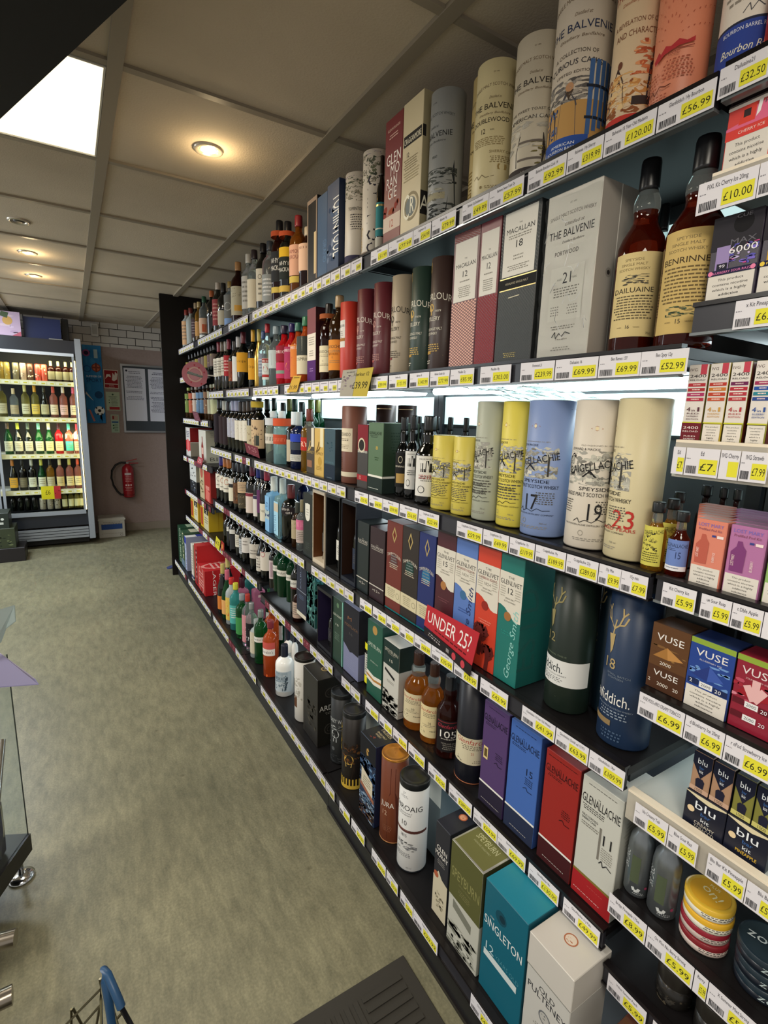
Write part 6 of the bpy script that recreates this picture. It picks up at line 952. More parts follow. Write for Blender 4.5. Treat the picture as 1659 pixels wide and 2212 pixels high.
def ivg(flav, c, bars, foot=None):
    o = [('r', 0, .28, 1, 1, '#ddd6ce'), ('t', 'IVG', .24, .92, .035, '#4a2c28', .36), ('r', .6, .91, .92, .97, '#8c6c80'), ('k', [(.6, .91), (.92, .97)], 1.5, '#ddd6ce'), ('k', [(.92, .91), (.6, .97)], 1.5, '#ddd6ce'), ('k', [(.6, .94), (.92, .94)], 1.5, '#c04454'), ('t', '2400', .5, .84, .038, '#3a3436', .84), ('t', 'RELOAD', .5, .80, .020, '#3a3436', .8)]
    for i, b in enumerate(bars): o += [('r', .06, .73-i*.06, .94, .77-i*.06, b), ('m', .5, .745-i*.06, .5, 1, .03, '#f0d8d0')]
    o += [('t', '4', .24, .42, .055, c, .20), ('t', 'in', .50, .42, .030, c, .18), ('t', '1', .76, .42, .055, c, .10)]
    o += [('t', w_, .5, .385-i*.035, .020, c, .62) for i, w_ in enumerate(flav)] + [('r', 0, .275, 1, .29, '#c8c83c')]
    if foot: o += [('r', 0, 0, 1, .275, '#6a1c26'), ('t', '2400', .5, .20, .035, '#e8dcd8', .8), ('t', 'RELOAD', .5, .16, .020, '#e8dcd8', .8)]+[('t', w_, .5, .10-i*.035, .018, '#e8dcd8', .62) for i, w_ in enumerate(flav)]
    else: o += [('r', .04, .02, .96, .265, '#dcd6cc')]+[('t', w_, .5, .225-.034*i, .017, INK, ww) for i, (w_, ww) in enumerate((('This product', .7), ('contains', .5), ('nicotine', .46), ('which is a', .56), ('highly', .36), ('addictive', .5), ('substance.', .6)))]
    return o
vb('narrow white four-in-one vape box with maroon foot, leftmost of four', V4, 1476, 1517, 900, .116, .05, '#6a1c26', ivg(['RED', 'RASPBERRY', 'EDITION'], '#55303a', ['#b03038', '#a83034', '#a83060', '#b03044'], 1), sidecol='#7c8430')
vb('narrow white four-in-one vape box with amber lettering, second of four', V4, 1521, 1562, 900, .116, .05, '#c8b03c', ivg(['PINEAPPLE', 'EDITION'], '#c8963c', ['#b8382c', '#c87830', '#b8402c', '#c05030']), sidecol='#7c6a20')
vb('narrow white four-in-one vape box with red lettering, third of four', V4, 1566, 1608, 900, .116, .05, '#8c8c30', ivg(['RED', 'EDITION'], '#b02c34', ['#6a2450', '#b02838', '#b03440', '#b02c34']), sidecol='#5c1c18')
vb('narrow white four-in-one vape box with blue lettering, fourth of four', V4, 1617, 1660, 900, .116, .05, '#8c8c30', ivg(['BLUEBERRY', 'EDITION'], '#2c5098', ['#9c3058', '#2450a0', '#2c8090', '#2c4890']), sidecol='#5c1c18')
for i, (l, r, c, fl) in enumerate(((1486, 1554, '#d8826c', 'CHERRY ICE'), (1560, 1641, '#b070a0', 'BLUEBERRY'), (1648, 1735, '#8cb468', 'DOUBLE APPLE'))):
    ft = NIC(0, .30)+[('t', 'LOST MARY', .5, .90, .05, '#8070c0', .8), ('t', 'Prefilled Pod Kit', .5, .84, .035, '#8c5068', .74), ('p', [(.12, .34), (.5, .34), (.52, .66), (.42, .72), (.38, .78), (.26, .78), (.24, .70), (.1, .62)], ('#b85c4c', '#7c3c74', '#5c8c44')[i]), ('t', 'LOST MARY', .22, .50, .04, '#f0d8d0', .34, 0, 90), ('r', .58, .76, .70, .79, '#3c4488'), ('r', .74, .75, .94, .79, '#f0dcd8'), ('t', fl, .75, .46, .035, '#f0dcd8', .34, 0, 90)]
    for k in range(7 if i < 2 else 5):
        vb('%s vape pod kit box with a printed device, %s' % (('salmon', 'mauve', 'green')[i], ('front one of its row' if k == 0 else '%s from the front in its row' % ('', 'second', 'third', 'fourth', 'fifth', 'sixth', 'seventh')[k])), V5, (l, 1250+10*i), (r, 1250+10*i), 1180, .100, .0235, c, ft if k == 0 else (), X0=.785+k*.0245, sidecol=('#a86458', '#8c5480', '#6a8c50')[i], topcol=('#a8786c', '#94708c', '#86a070')[i], group='vape pod kit boxes filed behind one another')
    if False: pass
def vuse(c, c2, flav, nic=True):
    o = [('r', 0, .2, 1, .92, c), ('r', 0, .92, 1, 1, '#8ca43c' if nic else c), ('t', 'VUSE', .5, .76, .10, '#e4e0dc', .72), ('t', flav, .5, .70, .022, '#c8c4c8', .5), ('z', .05, .38, .95, .7, 14, [c2])]
    o += [('p', [(.1, .48), (.5, .66), (.48, .44)], '#26387c' if nic else '#7c5428'), ('p', [(.5, .66), (.85, .5), (.48, .44)], '#3c58a8' if nic else '#a87838')]
    if nic: o += [('r', .05, .34, .30, .42, '#1c2850'), ('t', '2', .12, .355, .05, '#e8e8ec', .06), ('r', .32, .33, .62, .41, '#e4e4e4'), ('t', '2000', .47, .35, .04, '#2a2a34', .22), ('r', .64, .32, .95, .40, '#1c2850'), ('t', '20', .75, .335, .05, '#e8e8ec', .14)]+NIC(0, .31)
    return o
vb('brown vape pod box with gold folded shapes, leftmost on its shelf', V6, (1396, 1466), (1475, 1503), 1420, .112, .05, '#4a3220', vuse('#5c3c22', '#7c5830', 'CREAMY TOBACCO', False)[:3]+[('z', .05, .42, .95, .68, 12, ['#7c5830', '#8c6838', '#55361c']), ('p', [(.1, .5), (.45, .68), (.5, .5)], '#a07038'), ('p', [(.45, .68), (.9, .55), (.5, .5)], '#b88448'), ('t', '2000', .45, .40, .05, '#e4dcd0', .3), ('r', 0, 0, 1, .36, '#4a2c1a'), ('t', 'VUSE', .5, .22, .085, '#e4e0dc', .66), ('t', '2', .08, .10, .05, '#e4dcd0', .06), ('t', '2000', .45, .08, .05, '#e4dcd0', .3), ('t', '20', .8, .08, .05, '#e4dcd0', .14)], sidecol='#1c1614')
vb('blue vape pod box with folded paper shapes and nicotine warning', V6, (1475, 1506), (1568, 1550), 1480, .112, .05, '#26386c', vuse('#26428c', '#6c94cc', 'BLUEBERRY ICE'), sidecol='#16181c')
vb('red vape pod box with umbrella shapes, at the right edge', V6, (1571, 1552), (1668, 1590), 1540, .112, .05, '#8c2034', [('r', 0, .92, 1, 1, '#8ca43c'), ('t', 'VUSE', .5, .76, .10, '#e4d8d8', .72), ('t', 'STRAWBERRY ICE', .5, .70, .022, '#e0b8b8', .5), ('z', 0, .34, 1, .70, 18, ['#b84c60', '#d08090', '#a02838']), ('p', [(.1, .5), (.5, .72), (.9, .5), (.5, .44)], '#981c28'), ('k', [(.5, .44), (.5, .72)], 1, '#e0b0b0'), ('k', [(.5, .44), (.3, .62)], 1, '#e0b0b0'), ('k', [(.5, .44), (.7, .62)], 1, '#e0b0b0'), ('r', .04, .34, .3, .42, '#5c1420'), ('r', .32, .33, .62, .41, '#e4e4e4'), ('t', '2000', .47, .35, .04, '#2a2a34', .22), ('r', .64, .32, .95, .40, '#5c1420'), ('t', '20', .75, .335, .05, '#e8e8ec', .14), ('r', .04, .16, .3, .24, '#5c1420'), ('r', .32, .15, .62, .23, '#e4e4e4'), ('t', '2000', .47, .17, .04, '#2a2a34', .22), ('t', '20', .75, .155, .05, '#e8e8ec', .14)], sidecol='#16181c')
vb('stack of black vape pod boxes behind the brown one', V6, (1420, 1440), (1520, 1470), 1400, .125, .08, '#1c2020', X0=.845, topcol='#26302c', top=[('t', 'VUSE', .5, .5, .3, '#8c9894', .6)])
for i, (l, r, fl) in enumerate((((1473, 1767), (1559, 1819), 0), ((1560, 1825), (1652, 1880), 1))):
    f = ['CREAMY', 'TOBACCO'] if fl == 0 else ['PINEAPPLE']
    Yl, Yr = colY(*l, XV), colY(*r, XV)
    carton_at(('navy display tray of vape kits lettered in white, with cream notch', 'navy display tray of vape kits with yellow pineapple artwork')[i], V7, XV, Yr, Yl, .11, .058, '#121628', [('t', 'blu', .52, .60, .22, '#e4e8ec', .5), ('t', 'bar', .55, .46, .10, '#3c68a8', .24), ('t', 'kit', .55, .30, .11, '#e4e8ec', .2)]+[('t', w_, .55, .16-.12*k, .09, ('#c8c0b0', '#e0b83c')[i], .5) for k, w_ in enumerate(f)]+[('c', .18, .52, .09, '#e0c8a0'), ('p', [(0, 1), (1, 1), (1, .96), (.6, .86), (.3, .9), (0, .98)], '#d8cca8')], (), name='display_tray', cat='display tray')
    W2 = (Yl-Yr)/2
    for k in range(2):
        y1 = Yl-k*W2-.001
        carton_at(('tan vape kit box with navy chevron standing in its tray, %s one', 'yellow-green vape kit box with navy chevron standing in its tray, %s one')[i] % ('left', 'right')[k], V7+.0586, XV+.005, y1-W2+.002, y1, .05, .066, ('#a88468', '#7c7a38')[i], [('p', [(0, 1), (1, 1), (1, .7), (.5, .35), (0, .7)], '#14182c'), ('t', 'blu', .5, .72, .14, '#e4e8ec', .5), ('t', 'bar', .5, .60, .07, '#3c68a8', .24), ('t', 'kit', .5, .50, .08, '#e4e8ec', .2), ('p', [(.3, .12), (.7, .12), (.74, .3), (.62, .36), (.38, .36), (.26, .3)], '#1c1c30'), ('r', 0, 0, 1, .12, ('#c4a088', '#c8c070')[i]), ('t', '1000', .5, .02, .08, '#4c4030', .4)], (), sidecol='#14182c', topcol='#14182c', name='vape_box', cat='vape box')
# bottles and cans below
MG = mat('#7e8488', .30, .75)
for i, (l, r, py) in enumerate(((1349, 1411, 1880), (1402, 1473, 1900))):
    cx, cy, R = fit(l, r, py, XV); t = thing('water_bottle', ('silver aluminium bottle with a green tint, left of the two', 'silver aluminium bottle with a green tint, right of the two')[i], 'water bottle', (cx, cy, V8+.0008))
    REG.append(dict(o=t, x=cx, y=cy, R=R, z=V8, H=.15, k=1))
    m = MB(); m.lathe([(0, R*.9), (.004, R), (.095, R), (.112, R*.88), (.122, R*.60), (.128, R*.5), (.142, R*.5)], MG, 36)
    F = Face(m, lambda u, v, e: (-(R+e)*cos((u-.5)*pi+.5), -(R+e)*sin((u-.5)*pi+.5), v*.15), pi*R, .15, True)
    F.draw([('r', .30, .2, .52, .55, '#4c5640'), ('t', 'BRIDGE', .22, .45, .09, '#b4b8b8', .5, 0, 90), ('k', [(.40, .14), (.44, .10), (.52, .10), (.56, .14)], .5, '#c8cccc'), ('m', .55, .08, .3, 2, .02, '#b0b4b4'), ('c', .72, .16, .04, '#8c3450')]); m.obj('metal_body', t)
    m = MB(); m.lathe([(.142, R*.55), (.150, R*.55), (.150, .002)], mat('#55595c', .3, .6), 24, closed=False); m.obj('cap', t)
def can(label, px, z, H, R, col, rim, ops=(), top=(), rimc='#d8d8d4', name='nicotine_can'):
    cx, cy = px; t = thing(name, label, 'can', (cx, cy, z+.0004))
    m = MB(); m.lathe([(0, R*.95), (.002, R), (H*.55, R)], mat(col, .3), 40, closed=True); Face(m, lambda u, v, e: (-(R+e)*cos((u-.5)*pi+.9), -(R+e)*sin((u-.5)*pi+.9), v*H), pi*R, H, True).draw(ops); m.obj('can_body', t)
    m = MB(); m.lathe([(H*.56, R*1.015), (H-.001, R*1.015), (H, R*.99), (H, R*.9), (H-.0006, .001)], mat(rim, .3), 40, closed=False)
    Face(m, lambda u, v, e: ((v-.5)*2*R*.85, -(u-.5)*2*R*.85, H+.0002+e), 2*R*.85, 2*R*.85).draw(top); m.obj('lid', t)
    return t
cx, cy, R = .828, .306, .035
SM = [('m', .55, .42, .6, 2, .16, '#55504c')]
can('white and maroon nicotine can at the bottom of the stack of four', (cx, cy), V8, .021, R, '#c8b8b0', '#7c2028', SM)
can('maroon nicotine can second from the bottom of the stack', (cx+.001, cy+.001), V8+.0215, .021, R, '#b8a8a0', '#8c2030', SM+[('r', .55, .55, .8, .95, '#a03040'), ('t', 'on', .68, .62, .25, '#e0d4d0', .1)])
can('yellow and white nicotine can third from the bottom of the stack', (cx, cy-.001), V8+.0430, .021, R, '#d8d4c4', '#d8a82c', SM)
can('yellow-lidded nicotine can on top of the stack', (cx, cy), V8+.0645, .021, R, '#d8d4c4', '#d8b038', SM, [('c', .5, .5, .48, '#d4a024'), ('t', 'on!', .5, .42, .26, '#ece0b0', .5, .0, -20), ('t', 'PLUS', .5, .72, .1, '#ece0b0', .25)])
zx, zy, zr = .835, .222, .038
for k in range(3): can(('dark teal nicotine can at the bottom of the right hand stack', 'dark teal nicotine can in the middle of the right hand stack', 'dark teal nicotine can with big white lettering, top of the right hand stack')[k], (zx, zy+.001*k), V8+.0235*k, .023, zr, '#161c26', '#1c2a34', [('t', 'zone', .45, .25, .5, '#b8c8c8', .36, .2)], [('t', 'zone', .5, .40, .26, '#dce4e4', .8, 0, 10)] if k == 2 else ())
for i in range(3): can('small dark ribbed can in the shadow near the bottom right corner, %s from the left' % ('first', 'second', 'third')[i], (.83, .335-.065*i), V9, .07, .028, '#1c1a18', '#26231f', [('z', 0, 0, 1, .9, 30, ['#3a3630', '#4c4436', '#2c2a26'])])
vb('carton printed with a cup of coffee beans, bottom right corner', Z7, (1316, 2150), (1400, 2212), 2150, .235, .10, '#4c2c22', [('r', 0, .2, .45, 1, '#b0a890'), ('c', .5, .72, .28, '#1c1614'), ('c', .5, .74, .20, '#4c3020'), ('z', .38, .68, .62, .80, 12, ['#a87c5c', '#5c3c28']), ('t', 'CAFE', .5, .45, .1, '#d8ccb8', .6)], name='carton', cat='box', X0=.70)

# ================================================================== price tickets
def colZ(px, X, z):
    a = (px-WPX/2)/FPX; z -= CAMH
    return -(X*(RT[0]-a*FW[0]) + z*(RT[2]-a*FW[2]))/(RT[1]-a*FW[1])
ORDN = lambda n: '%d%s' % (n, 'th' if 10 < n % 100 < 14 else {1: 'st', 2: 'nd', 3: 'rd'}.get(n % 10, 'th'))
def ticket(z, l, r, price, name, where, X=XL, h=.036, dz=0, tilt=0, wtext=None):
    zz = z-.0395+dz; Yl, Yr = colZ(l, X, zz+.02), colZ(r, X, zz+.02); W = Yl-Yr
    m = MB(); wp = paper('#dedbe0'); m.box((-.0006, -W/2, 0), (0, W/2, h), wp)
    F = Face(m, lambda u, v, e: (-.0006-e, W/2-u*W, v*h), W, h)
    w = min(.5, .042/W)
    ops = [('t', name, .5, .74, .15, '#44424a', min(.92, .058*len(name)*.036/W)), ('m', .10, .60, .14, 1, .08, '#77757c'), ('b', .05, .08, .36, .36), ('r', .44, .10, .96, .62, '#dfd83a'), ('t', price, .70, .22, .26, '#2a2a18', .46)]
    if W < .03: ops = ops[:1]+ops[3:]
    F.draw(ops)
    o = m.obj('price_ticket', None, (X-.0040, (Yl+Yr)/2, zz), 0); o.rotation_euler[0] = tilt
    tag(o, 'price ticket reading %s %s' % (price.strip() or 'nothing', where), 'price ticket', 'price tickets clipped along the shelf edges')
TK = {
 'on the top shelf edge': (Z1, XL, [(1424, 1550, '£56.99', 'Glenfiddich 14y Bourbon', 'under the blue-footed tube'), (1309, 1421, '£120.00', 'Balvenie 15 Year Old Madeira'), (1229, 1307, '£319.99', 'Balvenie 19y Sherry'), (1144, 1227, '£92.99', 'Balvenie Bourbon Cask 14'), (1060, 1135, '£57.99', 'Balvenie Sweet Toast Oy'), (1002, 1059, '£49.99', 'Balvenie 12y Doublewood', 'under the cream tube'), (936, 988, '£79.99', 'Balvenie 14y'), (896, 934, '£54.99', 'Cragganmore 12y'), (842, 895, '£77.99', 'Glenmorangie 12y', 'under the deep red carton'), (804, 841, '£51.99', 'Glen Moray', 'under the tall tree tube')]),
 'on the second shelf edge': (Z2, XL, [(1388, 1490, '£52.99', 'Ben Spey 12y'), (1297, 1387, '£69.99', 'Ben Rinnes 15Y', 'marked with fifteen'), (1203, 1295, '£69.99', 'Dailuaine 16', 'marked with sixteen'), (1128, 1201, '£239.99', 'Portwood 21'), (1041, 1107, '£303.00', 'Macallan 18y'), (976, 1027, '£85.95', 'Macallan 12y'), (932, 974, '£77.99', 'Aberlour Double Oak'), (888, 930, '£140.99', 'Aberlour 18'), (843, 883, '£123.99', 'Aberlour 16y'), (804, 840, '£89.99', 'Aberlour')]),
 'on the third shelf edge': (Z3, XL, [(1345, 1402, '£7.99', '15y min'), (1297, 1344, '£9.99', '13y Min'), (1227, 1295, '£289.00', 'Craigellachie 23y'), (1160, 1225, '£189.99', 'Craigellachie 19y'), (1104, 1158, '£119.99', 'Craigellachie 17y'), (1047, 1102, '£49.99', 'Craigellachie 13y'), (990, 1045, '£59.99', 'Craigellachie 13y Armagnac', 'under the grey-green tube'), (907, 951, '£22.99', 'Craigellachie 13y 20cl'), (866, 905, '£56.95', 'Kilkerran Peated'), (830, 864, '£59.99', 'Kilkerran 12y', 'under the black bottles'), (800, 829, '£44.99', 'GlenAllachie 8'), (769, 798, '£55.95', 'Bunnahabhain 12')]),
 'on the fourth shelf edge': (Z4, XL, [(1276, 1352, '£109.99', 'Glenfiddich 18yr'), (1204, 1274, '£63.99', 'Glenfiddich Distill ed 15YO'), (1131, 1202, '£41.99', 'Glenfiddich 12 Year Old Whisky'), (1041, 1100, '£42.99', 'Glenlivet 12y'), (984, 1035, '£39.99', 'Glenlivet Caribbean Reserve'), (935, 982, '£35.99', 'Glenlivet Founders Reserve'), (898, 934, '£68.99', 'Glenlivet 15y'), (867, 897, '£25.95', 'Tamnavulin'), (838, 866, '£25.99', 'Tamnavulin'), (808, 837, '£24.99', 'Tamnavulin', 'under the brick red carton'), (780, 806, '£58.00', 'Dalmore 12')]),
 'on the fifth shelf edge': (Z5, XL, [(1220, 1298, '£49.99', 'GlenAllachie 11y Palo', 'under the off-white carton'), (1145, 1210, '£130.00', 'GlenAllachie 18y'), (1078, 1138, '£69.99', 'GlenAllachie 15', 'under the blue carton'), (1026, 1077, '£59.99', 'GlenAllachie 12y'), (973, 1022, '£289.99', 'Glenfarclas 25y'), (928, 966, '£75.95', 'Glenfarclas 105'), (885, 920, '£46.99', 'Glenfarclas 10'), (852, 882, '£36.99', 'Speyburn 15'), (822, 850, '£27.99', 'Speyburn'), (792, 820, '£55.99', 'Mortlach')]),
 'on the bottom shelf edge': (Z7, XB, [(1020, 1072, '£42.99', 'Old Pulteney 12y', 'under the teal carton'), (896, 948, '£29.99', 'Singleton 12'), (868, 895, '£28.99', 'Speyburn'), (838, 862, '£39.99', 'Laphroaig 10'), (806, 836, '£38.99', 'Jura 12y'), (762, 790, '£42.99', 'Talisker', 'under the splashed carton'), (736, 758, '£39.95', 'Smokehead')]),
 'on the vape shelf edge': (V1, XL, [(1557, 1668, '£32.50', 'Dailuaine21')]),
 'on the protruding clear shelf, top right': (V2, XL, [(1510, 1640, '£10.00', 'PIXL Kit Cherry Ice 20mg'), (1642, 1740, '£10.00', 'PIXL Kit', 'cut by the right edge')]),
 'on the black vape shelf below the purple box': (V3, XL, [(1590, 1700, '£6.99', 'x Kit Pineapple')]),
 'on the clear shelf under the four-in-one boxes': (V4, XL, [(1456, 1482, '£7.', 'Ed', 'leftmost'), (1484, 1556, '£7.', 'Ed', 'second'), (1558, 1600, '', 'IVG Cherry', 'third'), (1602, 1662, '£7.99', 'IVG Strawb', 'right')]),
 'on the vape shelf edge under the pod kit boxes': (V5, XL, [(1434, 1506, '£5.99', 'Kit Cherry Ice', 'leftmost'), (1517, 1582, '£5.99', 'ue Sour Rasp', 'second'), (1584, 1650, '£5.99', 't Dble Apple', 'third'), (1652, 1700, '£5.99', 'Kit', 'fourth')]),
 'on the edge under the folded-paper pod boxes': (V6, XL, [(1383, 1480, '£6.99', 'VUSE PODS ePRO CREAMY TOBACCO', 'leftmost'), (1482, 1566, '£6.99', 'd Blueberry Ice 20mg', 'middle'), (1568, 1670, '£6.99', 'r ePod Strawberry Ice', 'right')]),
 'on the clear shelf under the navy trays': (V7, XL, [(1374, 1444, '£5.99', 'blu Creamy Tob', 'leftmost'), (1446, 1508, '£5.99', 'Blue Sour Raz', 'second'), (1530, 1612, '£5.99', 'Blu Bar Kit Pineapple', 'third'), (1614, 1690, '£5.99', 'Blu Bar', 'fourth')]),
 'on the edge under the aluminium bottles': (V8, XL, [(1318, 1398, '£8.99', 'Bridge Pineapple 175m'), (1400, 1500, '£5.99', 'On Plus Nic Berry Strong', 'left'), (1502, 1530, '£5.99', 'Berry', 'middle'), (1532, 1640, '£5.99', 'X Summer Mint Strong', 'right')]),
 'on the lowest vape shelf edge': (V9, XL, [(1316, 1398, '£5.99', 'Velvet Summer Peach', 'left'), (1412, 1500, '£5.99', 'Velvet Mint', 'right')]),
}
for wh, (z, X, L) in TK.items():
    for it in L: ticket(z, it[0], it[1], it[2] or ' ', it[3], (it[4]+' ' if len(it) > 4 else '')+wh, X, h=.040 if z in (V2, V4, V6, V7, V8) else .036, dz=-.003 if z in (V2, V4, V6, V7) else 0)
# smaller tickets farther along: one built, the rest copied
m = MB(); m.box((-.0006, -.034, 0), (0, .034, .036), paper('#cfcbd0')); F = Face(m, lambda u, v, e: (-.0006-e, .034-u*.068, v*.036), .068, .036)
F.draw([('m', .5, .78, .8, 1, .2, '#77757c'), ('r', .08, .12, .34, .30, '#8a888e'), ('r', .48, .12, .92, .58, '#c9c244'), ('m', .70, .25, .34, 1, .5, '#66641c')])
small = m.mesh('price_ticket'); m = MB(); m.box((-.0006, -.032, 0), (0, .032, .036), paper('#6a2834')); Face(m, lambda u, v, e: (-.0006-e, .032-u*.064, v*.036), .064, .036).draw([('z', .05, .1, .95, .9, 10, ['#8c4450', '#b07c80'])]); mar = m.mesh('promotion_strip')
SHN = {Z1: 'top', Z2: 'second', Z3: 'third', Z4: 'fourth', Z5: 'fifth', Z7: 'bottom'}
def smalls(z, X, y0, y1, wh, pm):
    y = y1-.04; n = 0; k = 0
    while y > y0+.035:
        if random.random() < .93:
            p_ = random.random() < pm
            o = bpy.data.objects.new('promotion_strip' if p_ else 'price_ticket', mar if p_ else small); COL.objects.link(o); o.location = (X-.0040, y, z-.0395)
            if p_: k += 1; tag(o, 'maroon promotion strip on %s, %s from the far end' % (wh, ORDN(k)), 'promotion strip', 'maroon promotion strips between the tickets')
            else: n += 1; tag(o, 'small unreadable price ticket on %s, %s from the far end' % (wh, ORDN(n)), 'price ticket', 'price tickets clipped along the shelf edges')
        y -= .0715
random.seed(11)
lastY = lambda d: min(colZ(it[0], TK[d][1], TK[d][0]-.02) for it in TK[d][2][-1:])
for z, d, pm in ((Z1, 'on the top shelf edge', 0), (Z2, 'on the second shelf edge', 0), (Z3, 'on the third shelf edge', .06), (Z4, 'on the fourth shelf edge', .12), (Z5, 'on the fifth shelf edge', .15), (Z7, 'on the bottom shelf edge', .10)):
    X = TK[d][1]; y0 = lastY(d)+.004; far = 4.42 if z in (Z1, Z7) else (2.44 if z == Z5 else 3.43)
    smalls(z, X, y0, far, 'the %s shelf edge' % SHN[z], pm)
smalls(Z5A, XL, 2.46, 4.42, 'the two farthest bays fifth edge', .3)
for z, w_, pm in ((1.625, 'second', 0), (1.313, 'third', 0), (1.013, 'fourth', .2), (.738, 'fifth', .5)): smalls(z, XL, 3.45, 4.42, 'the farthest bay %s edge' % w_, pm)

# ================================================================== cards standing at the shelf edges
def cardq(name, label, cat, pts, col, ops=(), th=.0012):
    """upright card through four corners: bottom-left, bottom-right, top-right, top-left as seen from the aisle"""
    a, b, c, d = [Vector(p) for p in pts]; n = (b-a).cross(d-a).normalized()
    if n.x > 0: n = -n
    m = MB(); q = [a, b, c, d]; bk = [p-n*th for p in q]; cm = paper(col)
    m.poly(q, cm); m.poly(bk[::-1], cm)
    for i in range(4): m.poly([q[i], q[(i+1) % 4], bk[(i+1) % 4], bk[i]], cm)
    F = Face(m, lambda u, v, e: tuple(a.lerp(b, u).lerp(d.lerp(c, u), v)+n*(e+.0002)), (b-a).length, (d-a).length); F.draw(ops)
    return tag(m.obj(name), label, cat)
def cq(px, X, py0, py1, px2, X2=None): pass
def P3(px, py, X): r = ray(px, py); return (X, r[1]*X/r[0], CAMH+r[2]*X/r[0])
X = .764
cardq('age_check_card', 'red card asking under 25 with a black strip, on the fourth shelf edge', 'sign', [P3(916, 1350, X), P3(1019, 1438, X), P3(1036, 1368, X), P3(923, 1306, X)], '#b52a34', [('t', 'UNDER 25?', .48, .30, .50, '#f0e6e2', .86), ('m', .55, .14, .7, 1, .12, '#5c1018')])
cardq('age_check_card', 'black strip with red round symbols hanging below the red age card', 'sign', [P3(916, 1368, .760), P3(1015, 1462, .760), P3(1019, 1440, .760), P3(916, 1352, .760)], '#221c1e', [('m', .25, .6, .36, 2, .3, '#b8b0b0'), ('c', .66, .5, .04, '#c0404c'), ('c', .84, .5, .04, '#c0404c'), ('r', .50, .3, .56, .7, '#8c8888')])
cardq('promotion_card', 'tilted yellow and silver promotion card with twelve, below the red tube', 'promotion card', [P3(733, 857, .755), P3(792, 857, .755), P3(807, 793, .752), P3(741, 800, .752)], '#b8a440', [('r', 0, 0, .5, 1, '#a09a8c'), ('z', .05, .15, .45, .8, 14, ['#7c6c74', '#94848c', '#6a5c60']), ('t', 'Aberlour 12', .66, .74, .13, '#4a4420', .5), ('t', '£39.99', .68, .30, .24, '#33300f', .5), ('m', .3, .88, .3, 1, .1, '#55504c')])
cardq('promotion_card', 'slanted yellow price card reading 21.99 at the second shelf edge', 'promotion card', [P3(620, 847, .758), P3(641, 846, .758), P3(651, 811, .755), P3(634, 812, .755)], '#c29a38', [('t', '21.99', .45, .16, .26, '#4a3a10', .84), ('m', .5, .85, .7, 1, .15, '#7c6420')])
cardq('promotion_card', 'dark red promotion card leaning out below the picture label wine', 'promotion card', [P3(533, 978, .758), P3(561, 990, .758), P3(556, 966, .754), P3(528, 956, .754)], '#6a2430', [('t', '9.25', .55, .4, .4, '#a87478', .6), ('z', .05, .05, .95, .3, 10, ['#8c4c54'])])
cardq('promotion_card', 'dark red leaning card among the bottles near the end panel', 'promotion card', [P3(421, 908, .758), P3(434, 911, .758), P3(427, 891, .755), P3(415, 888, .755)], '#5c2c38', [('m', .5, .8, .8, 5, .16, '#8c5c68')])
cardq('promotion_card', 'pinkish red card clipped below the wine boxes of the farthest bay', 'promotion card', [P3(423, 1007, .758), P3(434, 1012, .758), P3(439, 991, .755), P3(428, 986, .755)], '#9c3a44', [('t', '25', .5, .5, .35, '#d8b0b0', .6), ('r', 0, 0, 1, .35, '#5c2838')])
cardq('promotion_card', 'small yellow price flag standing up over the red multipacks', 'promotion card', [P3(464, 1180, .758), P3(473, 1190, .758), P3(476, 1169, .755), P3(467, 1158, .755)], '#c8bc2c', [('t', '£5', .5, .4, .35, '#4a4810', .6)])
cardq('promotion_card', 'red card with an orange flame shape beside the yellow flag', 'promotion card', [P3(477, 1190, .762), P3(484, 1189, .762), P3(484, 1174, .762), P3(478, 1167, .762)], '#96281c', [('c', .4, .45, .25, '#c8803c')])
cardq('promotion_card', 'thin white and red card strip lying over the gin bottles', 'promotion card', [P3(558, 1291, .76), P3(590, 1285, .84), P3(590, 1280, .84), P3(558, 1286, .76)], '#d8c8c8', [('r', .5, 0, 1, 1, '#c0505c')])
# round pink badge
c0 = P3(421, 809, .655); m = MB(); n = 28; R = .074
pts = [(c0[0]+cos(2*pi*i/n)*R*(1.15 if i in (7, 25) else 1), c0[1], c0[2]+sin(2*pi*i/n)*R) for i in range(n)]
m.poly(pts, paper('#b4707c')); m.poly([(p[0], p[1]+.002, p[2]) for p in pts][::-1], paper('#b4707c'))
m.box((c0[0]+R*.8, c0[1]+.0005, c0[2]-.004), (.768, c0[1]+.0015, c0[2]+.004), paper('#c8c4c0'))
F = Face(m, lambda u, v, e: (c0[0]+(u-.5)*2*R, c0[1]-.0004-e, c0[2]+(v-.5)*2*R), 2*R, 2*R)
F.draw([('d', .5, .5, .30, '#c8a49c'), ('c', .5, .5, .22, '#b8848c'), ('p', [(.18, .52), (.24, .62), (.82, .46), (.78, .38)], '#6c7472'), ('t', 'COCKTAIL', .5, .49, .06, '#9ca4a0', .5, 0, -11)]+[('p', [(a, b), (a+.08, b+.03), (a+.05, b-.06)], '#a83440') for a, b in ((.2, .72), (.45, .88), (.62, .78), (.7, .16), (.3, .2), (.82, .62))])
tag(m.obj('cocktail_badge'), 'round pink badge with a grey band standing out from the farthest bay', 'badge')
# crumpled film tucked under the second shelf
m = MB(); random.seed(5); vs = []
for j in range(7):
    for i in range(18): vs.append((.80+.03*j+random.uniform(-.004, .004), .98-.0155*i, 1.452-.0006*j*j+random.uniform(-.006, .003)))
m.add(vs, [(j*18+i, j*18+i+1, (j+1)*18+i+1, (j+1)*18+i) for j in range(6) for i in range(17)], film)
tag(m.obj('plastic_film'), 'crumpled clear plastic film hanging under the second shelf above the grey-green tube', 'plastic film')
